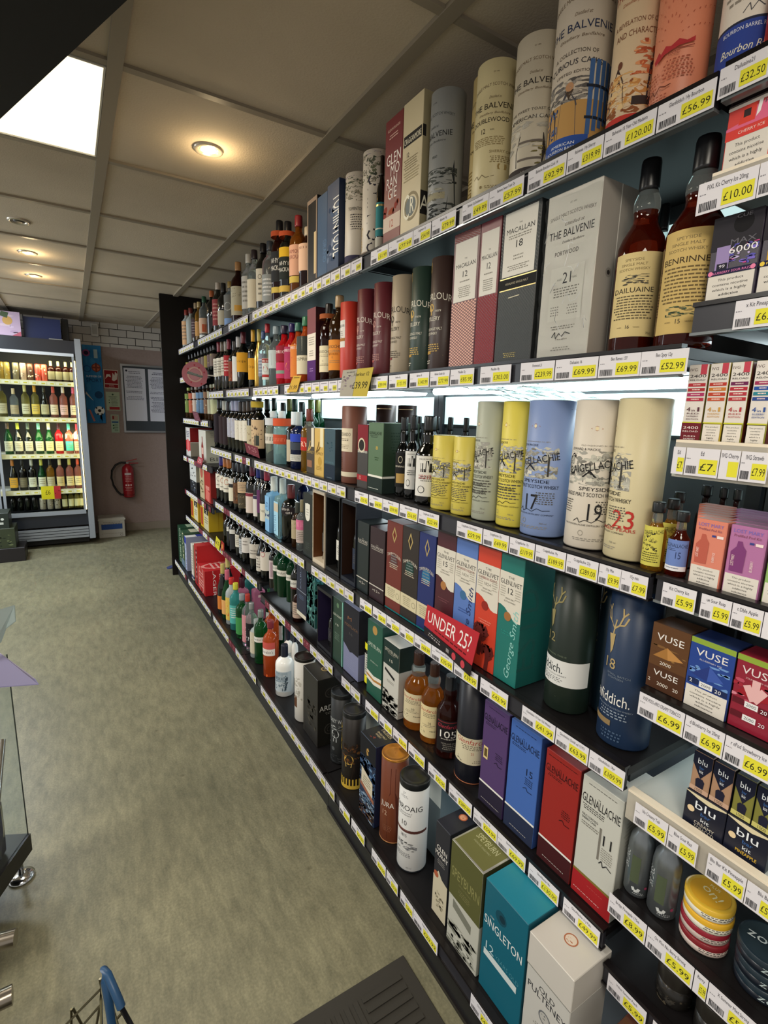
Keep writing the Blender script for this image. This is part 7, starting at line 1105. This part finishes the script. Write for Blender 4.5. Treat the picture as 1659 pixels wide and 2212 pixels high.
# ================================================================== far end: fridge, wall and what hangs there
FY = 5.80; FX1 = .135; FXL = -1.75
t = thing('drinks_fridge', 'tall glass-fronted drinks fridge, lit yellow inside, against the back wall', 'fridge', (0, 0, 0))
FB = mat('#1b1f27', .35); FG = mat('#8f959c', .3, .3); FW_ = mat('#c4c8cb', .3)
m = MB(); m.box((FXL, FY+.03, 1.865), (FX1-.04, YW-.02, 1.98), FB); m.box((FXL, FY+.02, .21), (FX1-.04, FY+.06, .335), FB); m.box((FXL, YW-.06, .2), (FX1-.04, YW-.02, 1.87), mat('#16161a', .6)); m.box((FXL, FY+.06, .2), (FX1-.04, YW-.02, .30), FB)
m.box((FXL, FY+.10, .02), (FX1-.06, YW-.06, .09), mat('#121212', .6)); m.obj('cabinet', t)
m = MB(); m.box((FX1-.055, FY-.005, .07), (FX1-.005, FY+.05, 2.0), FG); m.box((FX1-.02, FY+.05, .07), (FX1, YW-.02, 1.98), FG); m.obj('side_post', t)
m = MB()
for k in range(4): m.box((FXL, FY+.01, .085+.028*k), (FX1-.06, FY+.05, .107+.028*k), mat('#8c9196', .35, .4))
m.obj('vent_grille', t)
m = MB()
for a in ((FX1-.09, .0), ): m.box((-.02, FY+.012, .33), (.062, FY+.03, .345), FG)
for xa, xb_ in ((-.59, .066), (-1.26, -.605)):
    m.box((xa, FY+.005, .325), (xb_, FY+.03, .365), FG); m.box((xa, FY+.005, 1.835), (xb_, FY+.03, 1.862), FW_); m.box((xa, FY+.005, .365), (xa+.022, FY+.03, 1.835), FG); m.box((xb_-.018, FY+.005, .365), (xb_, FY+.03, 1.835), FG)
m.obj('door_frame', t)
m = MB(); m.box((-.57, FY+.014, .36), (.05, FY+.018, 1.84), mat('#f4f8f4', .02, trans=1, ior=1.05)); m.obj('glass_pane', t)
m = MB(); m.box((.062, FY+.045, .36), (.074, FY+.06, 1.80), mat('#ffe9a0', .5, emit=5.0)); m.box((FXL+.1, FY+.02, 1.838), (.04, FY+.034, 1.856), mat('#eef4f6', .5, emit=1.2)); m.obj('light_strip', t)
FS = [1.60, 1.262, .915, .570, .372]
for k, z in enumerate(FS[:4]):
    m = MB(); m.box((FXL+.05, FY+.075, z-.008), (.055, YW-.07, z), mat('#d8d8cc', .3)); o = m.obj('shelf', t)
    m = MB(); m.box((FXL+.05, FY+.062, z-.042), (.058, FY+.074, z+.002), mat('#e4deb4', .35)); Fc = Face(m, lambda u, v, e: (-.53+u*.58, FY+.062-e, z-.040+v*.04), .58, .04)
    Fc.draw([('r', .03+.12*q, .15, .13+.12*q, .85, '#f0ecd8') for q in range(8)]+[('r', .07+.12*q, .3, .12+.12*q, .6, '#cfc03c') for q in range(8)]); m.obj('price_rail', o)
for a in ((-.22, 1.55, 3.0), (-.22, .9, 1.6)): area('fridge_light', (a[0], FY+.055, a[1]+.22), .5, a[2], (1, .86, .5), (radians(65), 0, 0), .05)
l = area('fridge_light', (.050, FY+.10, 1.08), .05, 5.0, (1, .84, .42), (0, radians(90), 0), 1.3)
def fb(i, x, z, H, R, kd, g, cap, lab, words, y=FY+.125, capz=None):
    botl = bottle(words, z, x, y, R, H, kd, g, cap, lab, seg=14, name='wine_bottle' if kd in ('wine', 'burgundy') else 'beer_bottle' if kd == 'beer' else 'spirit_bottle', cat='wine bottle' if kd in ('wine', 'burgundy') else 'bottle', reg=False, rot=radians(90), capz=capz)
def FX(px, py): r = ray(px, py); return r[0]*(FY+.1)/r[1]
def fcan(px, py, z, c, words, R=.0265, H=.155):
    x = FX(px, py); t = thing('drink_can', words, 'can', (x, FY+.125, z+.0006)); m = MB(); m.lathe([(0, R*.85), (.006, R), (H-.01, R), (H, R*.86)], mat(c, .3, .3), 16)
    Face(m, lambda u, v, e: (-(R+e)*cos((u-.5)*pi+pi/2), -(R+e)*sin((u-.5)*pi+pi/2), v*H), pi*R, H, True).draw([('z', .15, .2, .85, .85, 8, ['#d8ccb0', '#6a5c4c'])]); m.obj('can_body', t)
TOPS = 'on the top fridge shelf'
for px, c, w_ in ((2, '#8c7430', 'tan'), (14, '#94803c', 'dull gold'), (34, '#6a6450', 'grey patterned'), (50, '#a08c7c', 'pinkish grey'), (65, '#4c3428', 'dark brown'), (82, '#b04438', 'bright red'), (95, '#a84838', 'dull red')): fcan(px, 805, FS[0], c, '%s drink can %s' % (w_, TOPS))
for k, px in enumerate((110, 126, 142, 156)): fb(0, FX(px, 800), FS[0], .19, .030, 'squat', 'deep', '#8c8c70', [(.1, .5, 70, '#7c7860', [])], 'squat dark jar-like bottle %s, %s of four' % (TOPS, ('first', 'second', 'third', 'fourth')[k]))
SH = [
 (FS[1], 'on the second fridge shelf', 880, [(6, 'whitewine', '#3c3c34', '#cfc8a4', 'pale wine bottle with white label'), (31, 'clear', '#c4b088', '#b0a080', 'squat clear spirit bottle with wide label'), (56, 'whitewine', '#c8c078', '#d0cca8', 'white wine bottle with cream label'), (77, 'whitewine', '#d89c30', '#d8bc5c', 'white wine bottle with orange cap and yellow label'), (97, 'dark', '#3c3c2c', '#c0b890', 'slender dark wine bottle'), (117, 'rose', '#c85444', '#e8d8b8', 'rosé bottle with a coral cap and heart label'), (138, 'rose', '#e0d4c0', '#e0b8b0', 'rosé bottle with a white cap and patterned label'), (160, 'rose', '#d05878', '#ecdcb8', 'rosé bottle with a pink cap beside the fridge light')]),
 (FS[2], 'on the third fridge shelf', 955, [(18, 'green', '#5c4c3c', '#c8ccb0', 'green bottle with teal topped label'), (40, 'dark', '#a8b43c', '#d0ccb0', 'dark wine bottle with a lime cap'), (62, 'dark', '#4c5c54', '#d0ccb4', 'dark wine bottle with white neck crescent'), (85, 'green', '#6aa8a0', '#d4d4b8', 'green wine bottle with aqua cap'), (107, 'green', '#d8d8b8', '#d8cc98', 'green wine bottle with white cap and figure label'), (128, 'red', '#3c1c24', '#dcc098', 'dark rosé bottle with a bright red edge'), (150, 'rose', '#4cb0a8', '#4cc0b0', 'rosé bottle with a turquoise round label and cap'), (168, 'rose', '#c8384c', '#e0c8a0', 'rosé bottle with crimson cap at the right end')]),
 (FS[3], 'on the fourth fridge shelf', 1035, [(29, 'dark', '#c07c38', '#d8a438', 'dark wine bottle with an orange label'), (50, 'black', '#2c2c28', '#6c6450', 'black wine bottle with grey portrait label'), (70, 'black', '#c4c4b4', '#d8d8c0', 'dark wine bottle with a white bird label'), (91, 'green', '#c8c858', '#d8d8c0', 'green wine bottle with yellow-green cap'), (110, 'honey', '#3c3c30', '#c8c0a0', 'amber tinted bottle with navy lower label'), (131, 'rose', '#d8cc9c', '#e0cc90', 'rosé bottle with cream cap and broad label'), (152, 'rose', '#d0c868', '#e8d8a0', 'rosé bottle with yellow cap and cream label'), (170, 'rose', '#d05030', '#e8dca8', 'rosé bottle with orange-red cap at the right end')]),
]
for z, wh, py, L in SH:
    for px, g, c, lc, words in L: fb(0, FX(px, py), z, .292 if 'squat' not in words else .26, .033, 'burgundy' if g in ('green', 'dark') else 'wine', g, c, [(.10, .42, 70, lc, [('m', .5, .7, .6, 3, .2, '#8c8468')])], words+' '+wh)
for k, px in enumerate((29, 44, 60, 75)): fb(0, FX(px, 1090), FS[4], .185, .026, 'beer', 'dark', '#2c3428', [], 'small dark green bottle on the fridge floor, %s from the left' % ('first', 'second', 'third', 'fourth')[k])
for k, px in enumerate((93, 109, 125)): fcan(px, 1095, FS[4], '#b0a894', 'pale can on the fridge floor, %s of three' % ('left', 'middle', 'right')[k], H=.115)
for k, px in enumerate((140, 154, 167, 178)): fb(0, FX(px, 1085), FS[4], .185, .024, 'wine', 'whitewine', '#c8c84c', [(.1, .5, 70, '#d0cc9c', [])], 'small white wine bottle with yellow cap on the fridge floor, %s from the left' % ('first', 'second', 'third', 'fourth')[k])
def P2(px, py, Y): r = ray(px, py); return (r[0]*Y/r[1], Y, CAMH+r[2]*Y/r[1])
def board(name, label, cat, x0, x1, z0, z1, Y, col, ops=(), th=.004, rough=None):
    m = MB(); m.box((x0, Y, z0), (x1, Y+th, z1), paper(col) if rough is None else mat(col, rough)); Face(m, lambda u, v, e: (x0+u*(x1-x0), Y-.0002-e*1.5, z0+v*(z1-z0)), x1-x0, z1-z0).draw(ops); return tag(m.obj(name), label, cat)
a, b = P2(90, 1075, FY+.045), P2(116, 1050, FY+.045)
board('promotion_card', 'yellow promotion card reading £6 with a red end, on the fourth fridge rail', 'promotion card', a[0], P2(131, 1060, FY+.045)[0], a[2]-.02, b[2], FY+.056, '#d8c820', [('t', '£6', .34, .35, .36, '#4a4410', .25), ('r', .66, 0, 1, 1, '#b02c30'), ('z', .7, .2, .95, .8, 5, ['#d8b0a8', '#5c1418'])], th=.002)
# on top of the fridge
board('banner_board', 'pink and lilac banner board with a pineapple, on top of the fridge', 'banner', -1.0, -.327, 1.984, 2.19, FY+.04, '#b9a3ba', [('z', .3, .1, 1, .9, 14, ['#c4b0c8', '#ad94b0', '#c8b4c0']), ('c', .86, .62, .055, '#c09a5c'), ('p', [(.78, .8), (.86, .72), (.88, .95), (.8, 1)], '#4c5c44'), ('p', [(.9, .0), (1, 0), (1, .2)], '#b05c6c'), ('c', .66, .45, .05, '#5c7cb0'), ('c', .66, .45, .03, '#c4b4cc')], th=.02)
m = MB(); m.box((-.31, FY+.10, 1.982), (-.02, YW-.1, 2.17), mat('#13224e', .45)); tag(m.obj('storage_box'), 'dark blue box standing on top of the fridge', 'box')
m = MB(); m.box((-.015, FY+.16, 1.982), (.045, YW-.12, 2.19), mat('#0d0e12', .5), .004); m.box((-.12, FY+.055, 1.982), (-.01, FY+.09, 1.99), mat('#9a9890', .4)); tag(m.obj('speaker_box'), 'narrow black cabinet standing on the fridge beside the blue box', 'speaker')
# wall pieces
x0, x1 = .150, .322
board('sport_poster', 'tall blue poster with sports balls and white lettering beside the fridge', 'poster', .150, .322, 1.205, 2.005, YW-.03, '#2f7cb4', [('z', 0, 0, 1, 1, 20, ['#3c88bc', '#2872ac']), ('c', .68, .72, .24, '#c0684c'), ('d', .68, .72, .25, '#7c3c30'), ('k', [(.44, .72), (.92, .72)], 1.6, '#7c3c30'), ('k', [(.68, .66), (.68, .78)], 1.6, '#7c3c30'), ('c', .70, .165, .27, '#e8e8e4'), ('c', .70, .165, .09, '#1c1c20'), ('c', .54, .20, .05, '#1c1c20'), ('c', .86, .20, .05, '#1c1c20'), ('c', .60, .12, .05, '#1c1c20'), ('c', .82, .12, .05, '#1c1c20'), ('t', 'SUMMER OF', .52, .595, .025, '#e4e8ec', .8), ('t', 'SPORT', .52, .535, .045, '#1c3860', .84), ('p', [(.02, .38), (.1, .36), (.42, .29), (.3, .33), (.05, .41)], '#d8d4cc'), ('c', .72, .37, .22, '#1f4c78'), ('p', [(.1, .18), (.22, .17), (.44, .03), (.34, .02)], '#c47c74'), ('d', .2, .70, .2, '#24508c'), ('c', .2, .90, .2, '#9c4c7c'), ('c', .2, .90, .12, '#2c2040'), ('r', .6, .84, .8, .95, '#a8c0c8')], th=.002)
board('fire_sign', 'red fire action sign with a flame and hand', 'sign', .333, .470, 1.575, 1.770, YW-.006, '#d0c4b8', [('r', .04, .04, .96, .96, '#8c1c22'), ('p', [(.55, .45), (.70, .40), (.9, .5), (.95, .8), (.8, .9), (.75, .7), (.62, .85)], '#d8ccc4'), ('p', [(.1, .5), (.3, .65), (.5, .6), (.45, .75), (.2, .75)], '#d8ccc4'), ('r', .04, .22, .96, .26, '#d0c4b8'), ('t', 'Fire', .5, .13, .07, '#d8b0a8', .3), ('t', 'action', .5, .05, .06, '#d8b0a8', .4)])
board('fire_notice', 'pale green fire notice with small print and a red foot', 'sign', .340, .472, 1.342, 1.540, YW-.006, '#a8b49c', [('c', .5, .86, .07, '#2c4438'), ('m', .5, .72, .6, 2, .07, '#2c4438'), ('m', .6, .56, .5, 5, .07, '#5c6c5c'), ('c', .22, .55, .04, '#2c4438'), ('c', .22, .42, .04, '#2c4438'), ('r', .2, .05, .95, .2, '#9c2c30')])
board('extinguisher_notice', 'narrow notice with red, blue and green panels below the fire signs', 'sign', .372, .450, 1.105, 1.300, YW-.006, '#9cb09c', [('r', .1, .70, .9, .95, '#a89484'), ('r', .2, .74, .4, .92, '#7c2024'), ('r', .1, .54, .9, .62, '#2c5484'), ('m', .6, .45, .5, 5, .09, '#4c6450'), ('c', .28, .4, .1, '#2c5c3c'), ('c', .28, .25, .1, '#2c5c3c')])
t = thing('notice_board', 'silver framed grey notice board with two printed sheets', 'notice board', (0, YW-.02, 0))
m = MB(); m.box((.512, -.002, 1.115), (1.15, .014, 1.83), mat('#3f454c', .9)); m.obj('felt_panel', t)
m = MB(); fm = mat('#a4a6aa', .3, .6)
for q in (((.494, -.010, 1.108), (.514, .016, 1.84)), ((1.148, -.010, 1.108), (1.168, .016, 1.84)), ((.514, -.010, 1.108), (1.148, .016, 1.128)), ((.514, -.010, 1.82), (1.148, .016, 1.84))): m.box(*q, fm)
m.obj('frame', t)
for k, (xa, xb_) in enumerate(((.525, .735), (.765, 1.0))):
    board('notice_sheet', ('left', 'right')[k]+' white printed sheet pinned on the grey notice board', 'notice', xa, xb_, 1.235, 1.80, YW-.0238, '#cdcfdc', [('m', .5, .93, .7, 2, .03, '#55566a'), ('m', .47, .84, .84, 9, .026, '#6c6e80'), ('m', .44, .56, .8, 2, .026, '#6c6e80'), ('m', .47, .46, .86, 3, .026, '#6c6e80')]+([('c', .12, .95, .05, '#2c2c38')] if k == 0 else [('m', .47, .36, .84, 8, .026, '#6c6e80')]), th=.001)
t = thing('fire_extinguisher', 'red fire extinguisher with a black hose hung on the back wall', 'fire extinguisher', (.497, YW-.085, .40))
RD = mat('#8f1620', .25, coat=.4)
m = MB(); m.lathe([(.0, .050), (.012, .060), (.30, .060), (.335, .052), (.355, .030), (.37, .018)], RD, 24); m.lathe([(-.002, .049), (.03, .0612), (.03, .061)], mat('#1a1414', .5), 24, closed=False)
Face(m, lambda u, v, e: (-(.0603+e)*cos((u-.5)*pi+pi/2), -(.0603+e)*sin((u-.5)*pi+pi/2), .04+v*.25), pi*.06, .25, True).draw([('r', .3, .84, .65, .94, '#b8a8a8'), ('m', .48, .76, .4, 4, .07, '#c08c8c'), ('c', .35, .40, .05, '#d8b8b8'), ('c', .48, .40, .05, '#d8b8b8'), ('c', .61, .40, .05, '#d8b8b8'), ('m', .48, .28, .4, 3, .06, '#c08c8c')]); m.obj('cylinder', t)
m = MB(); m.box((-.012, -.012, .365), (.012, .012, .395), mat('#8c8c88', .3, .7)); m.add([(-.01, -.008, .40), (.10, -.008, .425), (.10, .008, .425), (-.01, .008, .40), (-.01, -.008, .392), (.10, -.008, .418), (.10, .008, .418), (-.01, .008, .392)], [(0, 1, 2, 3), (4, 7, 6, 5), (0, 4, 5, 1), (2, 6, 7, 3), (1, 5, 6, 2), (0, 3, 7, 4)], RD); m.box((-.01, -.008, .372), (.11, .008, .380), RD); m.obj('handle', t)
m = MB(); m.tube([(-.012, 0, .382), (-.06, 0, .385), (-.115, -.01, .36), (-.155, -.02, .30), (-.165, -.02, .22), (-.15, -.02, .14), (-.115, -.02, .07), (-.085, -.02, .035), (-.055, -.02, .03)], .011, mat('#0f0d0d', .45), 10); m.obj('hose', t)
m = MB(); m.box((-.035, -.024, 0), (.035, .024, .13), mat('#c4c2bc', .35), .006); m.box((-.022, -.027, .02), (.022, -.024, .11), mat('#a4a29c', .3)); tag(m.obj('wall_sensor', None, (.277, YW-.03, 2.095)), 'small white sensor box high on the tiled wall', 'sensor')
t = thing('wall_vent', 'white louvred vent box with a blue card, standing by the skirting', 'vent', (.295, 6.05, 0)); m = MB(); m.box((-.125, 0, .0), (.125, .2, .215), mat('#a8a49a', .5), .004); m.box((-.128, -.006, .188), (.132, .2, .206), mat('#aeaaa0', .5)); m.obj('vent_body', t)
m = MB(); Face(m, lambda u, v, e: (-.125+u*.25, -.001-e, v*.215), .25, .215).draw([('r', .1, .42, .9, .68, '#27447c'), ('m', .5, .76, .84, 2, .07, '#77736a'), ('m', .5, .2, .8, 1, .05, '#8a867c'), ('d', .85, .12, .05, '#55514a')]); m.obj('vent_card', t)
t = thing('chrome_knob', 'round chrome knob half hidden by the end panel, low on the wall', 'handle', (.99, YW-.06, .70)); m = MB(); vs = []
m.lathe([(-.05, .004), (-.043, .026), (-.025, .043), (0, .05), (.025, .043), (.043, .026), (.05, .004)], mat('#b0b4bc', .1, 1), 20); m.obj('knob', t); m = MB(); m.tube([(0, 0, 0), (0, .06, 0)], .015, mat('#b0b4bc', .2, 1)); m.obj('spindle', t)
m = MB(); m.add([(0, 0, 0), (.12, .02, 0), (.12, .09, 0), (0, .07, 0), (.12, .02, .03), (.12, .09, .03)], [(0, 3, 2, 1), (0, 1, 4), (3, 5, 2), (0, 4, 5, 3), (1, 2, 5, 4)], mat('#343c66', .6)); tag(m.obj('door_wedge', None, (.63, 4.62, 0)), 'small dull blue wedge on the floor behind the end panel', 'wedge')
# stacked cases by the fridge
def case(label, x0, x1, y0, y1, z0, z1, col, ops=(), tops=(), name='drinks_case'):
    m = MB(); m.box((x0, y0, z0), (x1, y1, z1), card(col), .002); Face(m, lambda u, v, e: (x0+u*(x1-x0), y0-.0002-e*1.5, z0+v*(z1-z0)), x1-x0, z1-z0).draw(ops); tag(m.obj(name), label, 'drinks case')
case('black plinth box on the floor in front of the fridge', -1.1, -.435, 5.42, 5.70, 0, .125, '#161214', (), name='plinth_box')
case('green and gold cardboard drinks case on the black plinth', -1.1, -.495, 5.43, 5.69, .126, .305, '#2c3420', [('p', [(.3, 0), (.72, .95), (0, 1), (0, 0)], '#8c7c34'), ('z', .78, .1, .98, .7, 20, ['#1c241c', '#3c4430', '#5c6444']), ('m', .5, .5, .3, 2, .16, '#c4b468')])
case('dark green drinks case with white marks, top of the stack by the fridge', -1.1, -.53, 5.44, 5.68, .306, .44, '#1c2620', [('r', .86, .25, .93, .4, '#b0b4ac'), ('r', .6, .1, .8, .6, '#3c4838'), ('c', .92, .6, .02, '#c4c8c0')])

# ================================================================== left foreground
def PZ(px, py, z): r = ray(px, py); k = (z-CAMH)/r[2]; return Vector((r[0]*k, r[1]*k, z))
t = thing('display_rack', 'black floor rack with clear side panel and chrome foot at the left edge', 'display rack', (0, 0, 0))
a = PZ(66, 1800, .16); dn = Vector((-.42, -.9, 0)).normalized(); lf = Vector((-.9, .42, 0)).normalized()
def slab(m, o, u, v, w, mt):
    q = [o, o+u, o+u+v, o+v]; q2 = [p+w for p in q]; m.add(q+q2, [(3, 2, 1, 0), (4, 5, 6, 7), (0, 1, 5, 4), (1, 2, 6, 5), (2, 3, 7, 6), (3, 0, 4, 7)], mt)
m = MB(); slab(m, a, dn*.34, lf*.45, Vector((0, 0, -.055)), mat('#141214', .4)); slab(m, a+dn*.03+lf*.02+Vector((0, 0, -.055)), dn*.28, lf*.4, Vector((0, 0, -.03)), mat('#100f10', .5)); m.obj('base_tray', t)
m = MB(); slab(m, a+lf*.006, lf*.003, dn*.34, Vector((0, 0, .56)), mat('#e8efec', .03, trans=.97, ior=1.06)); slab(m, a+lf*.006-dn*.001, lf*.003, dn*.002, Vector((0, 0, .56)), mat('#39403c', .3)); m.obj('clear_panel', t)
f = PZ(47, 1896, 0); m = MB(); m.lathe([(0, .034), (.006, .034), (.012, .022), (.016, .010)], mat('#d8dce0', .12, 1), 24, (f.x, f.y)); m.lathe([(.014, .007), (.078, .007)], mat('#8c9094', .2, 1), 12, (f.x, f.y)); m.obj('levelling_foot', t)
b0 = a+dn*.30+lf*.02; m = MB(); slab(m, b0+Vector((0, 0, -.12)), lf*.012, dn*.02, Vector((0, 0, .25)), mat('#8a6c4c', .5)); m.obj('wooden_post', t)
p0, p1 = PZ(5, 1598, .62), PZ(-8, 1740, .52); m = MB(); m.tube([p0, p1], .007, mat('#b8b8b4', .15, 1), 12); m.obj('chrome_upright', t)
c = a+dn*.09+lf*.066+Vector((0, 0, .003))
m = MB(); m.lathe([(.001, .026), (.01, .046), (.08, .050), (.15, .046), (.19, .030), (.21, .010)], mat('#2c2650', .08, coat=.8), 18, matf=None); me = m.mesh('wrapped_pack'); random.seed(9)
for v in me.vertices: v.co.x += random.uniform(-.004, .004); v.co.y += random.uniform(-.004, .004); v.co.z += random.uniform(-.003, .003)
me.polygons.foreach_set('use_smooth', [False]*len(me.polygons)); o = bpy.data.objects.new('wrapped_pack', me); COL.objects.link(o); o.location = c; tag(o, 'purple plastic wrapped pack standing in the black floor rack', 'wrapped pack')
for k, (px, py, px2, py2) in enumerate(((-20, 2040, 34, 2025), (-20, 2170, 27, 2148))):
    q0, q1 = PZ(px, py, .28), PZ(px2, py2, .28); m = MB(); m.tube([q0, q1], .017, mat('#8c8478', .25, 1), 16); m.lathe([(-.002, .001), (0, .0165)], mat('#5c5650', .4), 8)
    m2 = MB(); m2.tube([q0, q1], .017, mat('#8c8478', .25, 1), 16); m2.tube([q0-(q1-q0)*1.0, q0], .012, mat('#6a645c', .3, 1), 12); m2.tube([q0-(q1-q0), Vector((q0.x-(q1.x-q0.x), q0.y-(q1.y-q0.y), 0))], .012, mat('#6a645c', .3, 1), 12)
    tag(m2.obj('trolley_rail'), ('upper', 'lower')[k]+' brushed metal tube end poking in at the bottom left edge', 'metal tube')
# lavender card and white leaflet
q = [PZ(-40, 1385, .80), PZ(0, 1410, .80), PZ(76, 1466, .74), PZ(84, 1478, .735), PZ(0, 1484, .735), PZ(-60, 1487, .735)]
m = MB(); m.poly([q[0], q[1], q[2], PZ(0, 1464, .745), PZ(-60, 1466, .745)], paper('#a39db2')); m.poly([q[2], q[3], q[4], q[5], PZ(-60, 1466, .745), PZ(0, 1464, .745)], paper('#6f6c8e')); m.poly([p-Vector((0, 0, .0015)) for p in (q[0], q[1], q[3], q[4], q[5])], paper('#7c7894'))
tag(m.obj('header_card'), 'lavender card corner jutting in from the left edge', 'card')
m = MB(); w4 = [PZ(-30, 1325, .92), PZ(31, 1307, .92), PZ(33, 1342, .88), PZ(12, 1358, .86), PZ(2, 1386, .83), PZ(-30, 1420, .80)]; m.poly(w4, paper('#c4d4d4')); m.poly([p+Vector((.001, .001, -.001)) for p in w4][::-1], paper('#b4c4c4')); tag(m.obj('leaflet'), 'pale blue-white leaflet sheet at the left edge above the lavender card', 'leaflet')
# blue wire shopping basket, bottom left
t = thing('shopping_basket', 'blue handled wire shopping basket at the bottom left corner', 'basket', (0, 0, 0))
WR_ = mat('#b8b4a0', .2, 1); BL = mat('#1f4468', .4)
hz = .40; top = PZ(225, 2094, hz+.10)
def BP(px, py, z): return PZ(px, py, z)
h0, h1 = BP(247, 2250, hz-.02), BP(292, 2230, hz+.0)
m = MB(); m.tube([h0, BP(236, 2170, hz+.05), BP(227, 2118, hz+.09), top, BP(232, 2105, hz+.10), BP(256, 2160, hz+.07), BP(262, 2176, hz+.06)], .0065, BL, 12); m.obj('handle_grip', t)
m = MB(); m.tube([BP(262, 2176, hz+.06), h1, BP(330, 2330, hz-.04)], .004, mat('#33343a', .3, .8), 8); m.tube([BP(216, 2114, hz+.085), BP(218, 2160, hz+.045), BP(220, 2260, hz-.03)], .0022, WR_, 8); m.tube([BP(236, 2150, hz+.06), BP(262, 2240, hz-.01)], .002, WR_, 8); m.obj('handle_wire', t)
m = MB()
r1 = [BP(152, 2178, .33), BP(158, 2176, .33), BP(216, 2140, .40)]
for (x0_, y0_, z0_, x1_, y1_, z1_) in ((216, 2138, .42, 140, 2216, .30), (216, 2172, .38, 170, 2225, .30), (157, 2177, .345, 178, 2216, .30), (154, 2180, .345, 154, 2260, .26), (216, 2172, .38, 200, 2260, .28), (240, 2205, .36, 205, 2260, .28), (262, 2190, .38, 240, 2215, .36), (120, 2240, .28, 300, 2250, .28)):
    m.tube([BP(x0_, y0_, z0_), BP(x1_, y1_, z1_)], .0021, mat('#55503c', .3, .7), 6)
m.obj('wire_frame', t)
# floor mat
t = thing('floor_mat', 'dark ribbed rubber entrance mat on the floor at the bottom of the photo', 'mat', (.19, .43, 0))
MM = mat('#33302a', .85); m = MB(); m.box((-.45, -.46, .0005), (.45, .45, .006), MM, .003); m.obj('mat_base', t)
m = MB(); s = .0
for j in range(7):
    for i in range(7):
        cx = -.36+.12*i; cy = -.36+.12*j
        for k in range(5):
            o_ = -.048+.024*k
            if (i+j) % 2: m.box((cx+o_-.006, cy-.055, .006), (cx+o_+.006, cy+.055, .0095), MM)
            else: m.box((cx-.055, cy+o_-.006, .006), (cx+.055, cy+o_+.006, .0095), MM)
m.obj('raised_ribs', t)
ease()
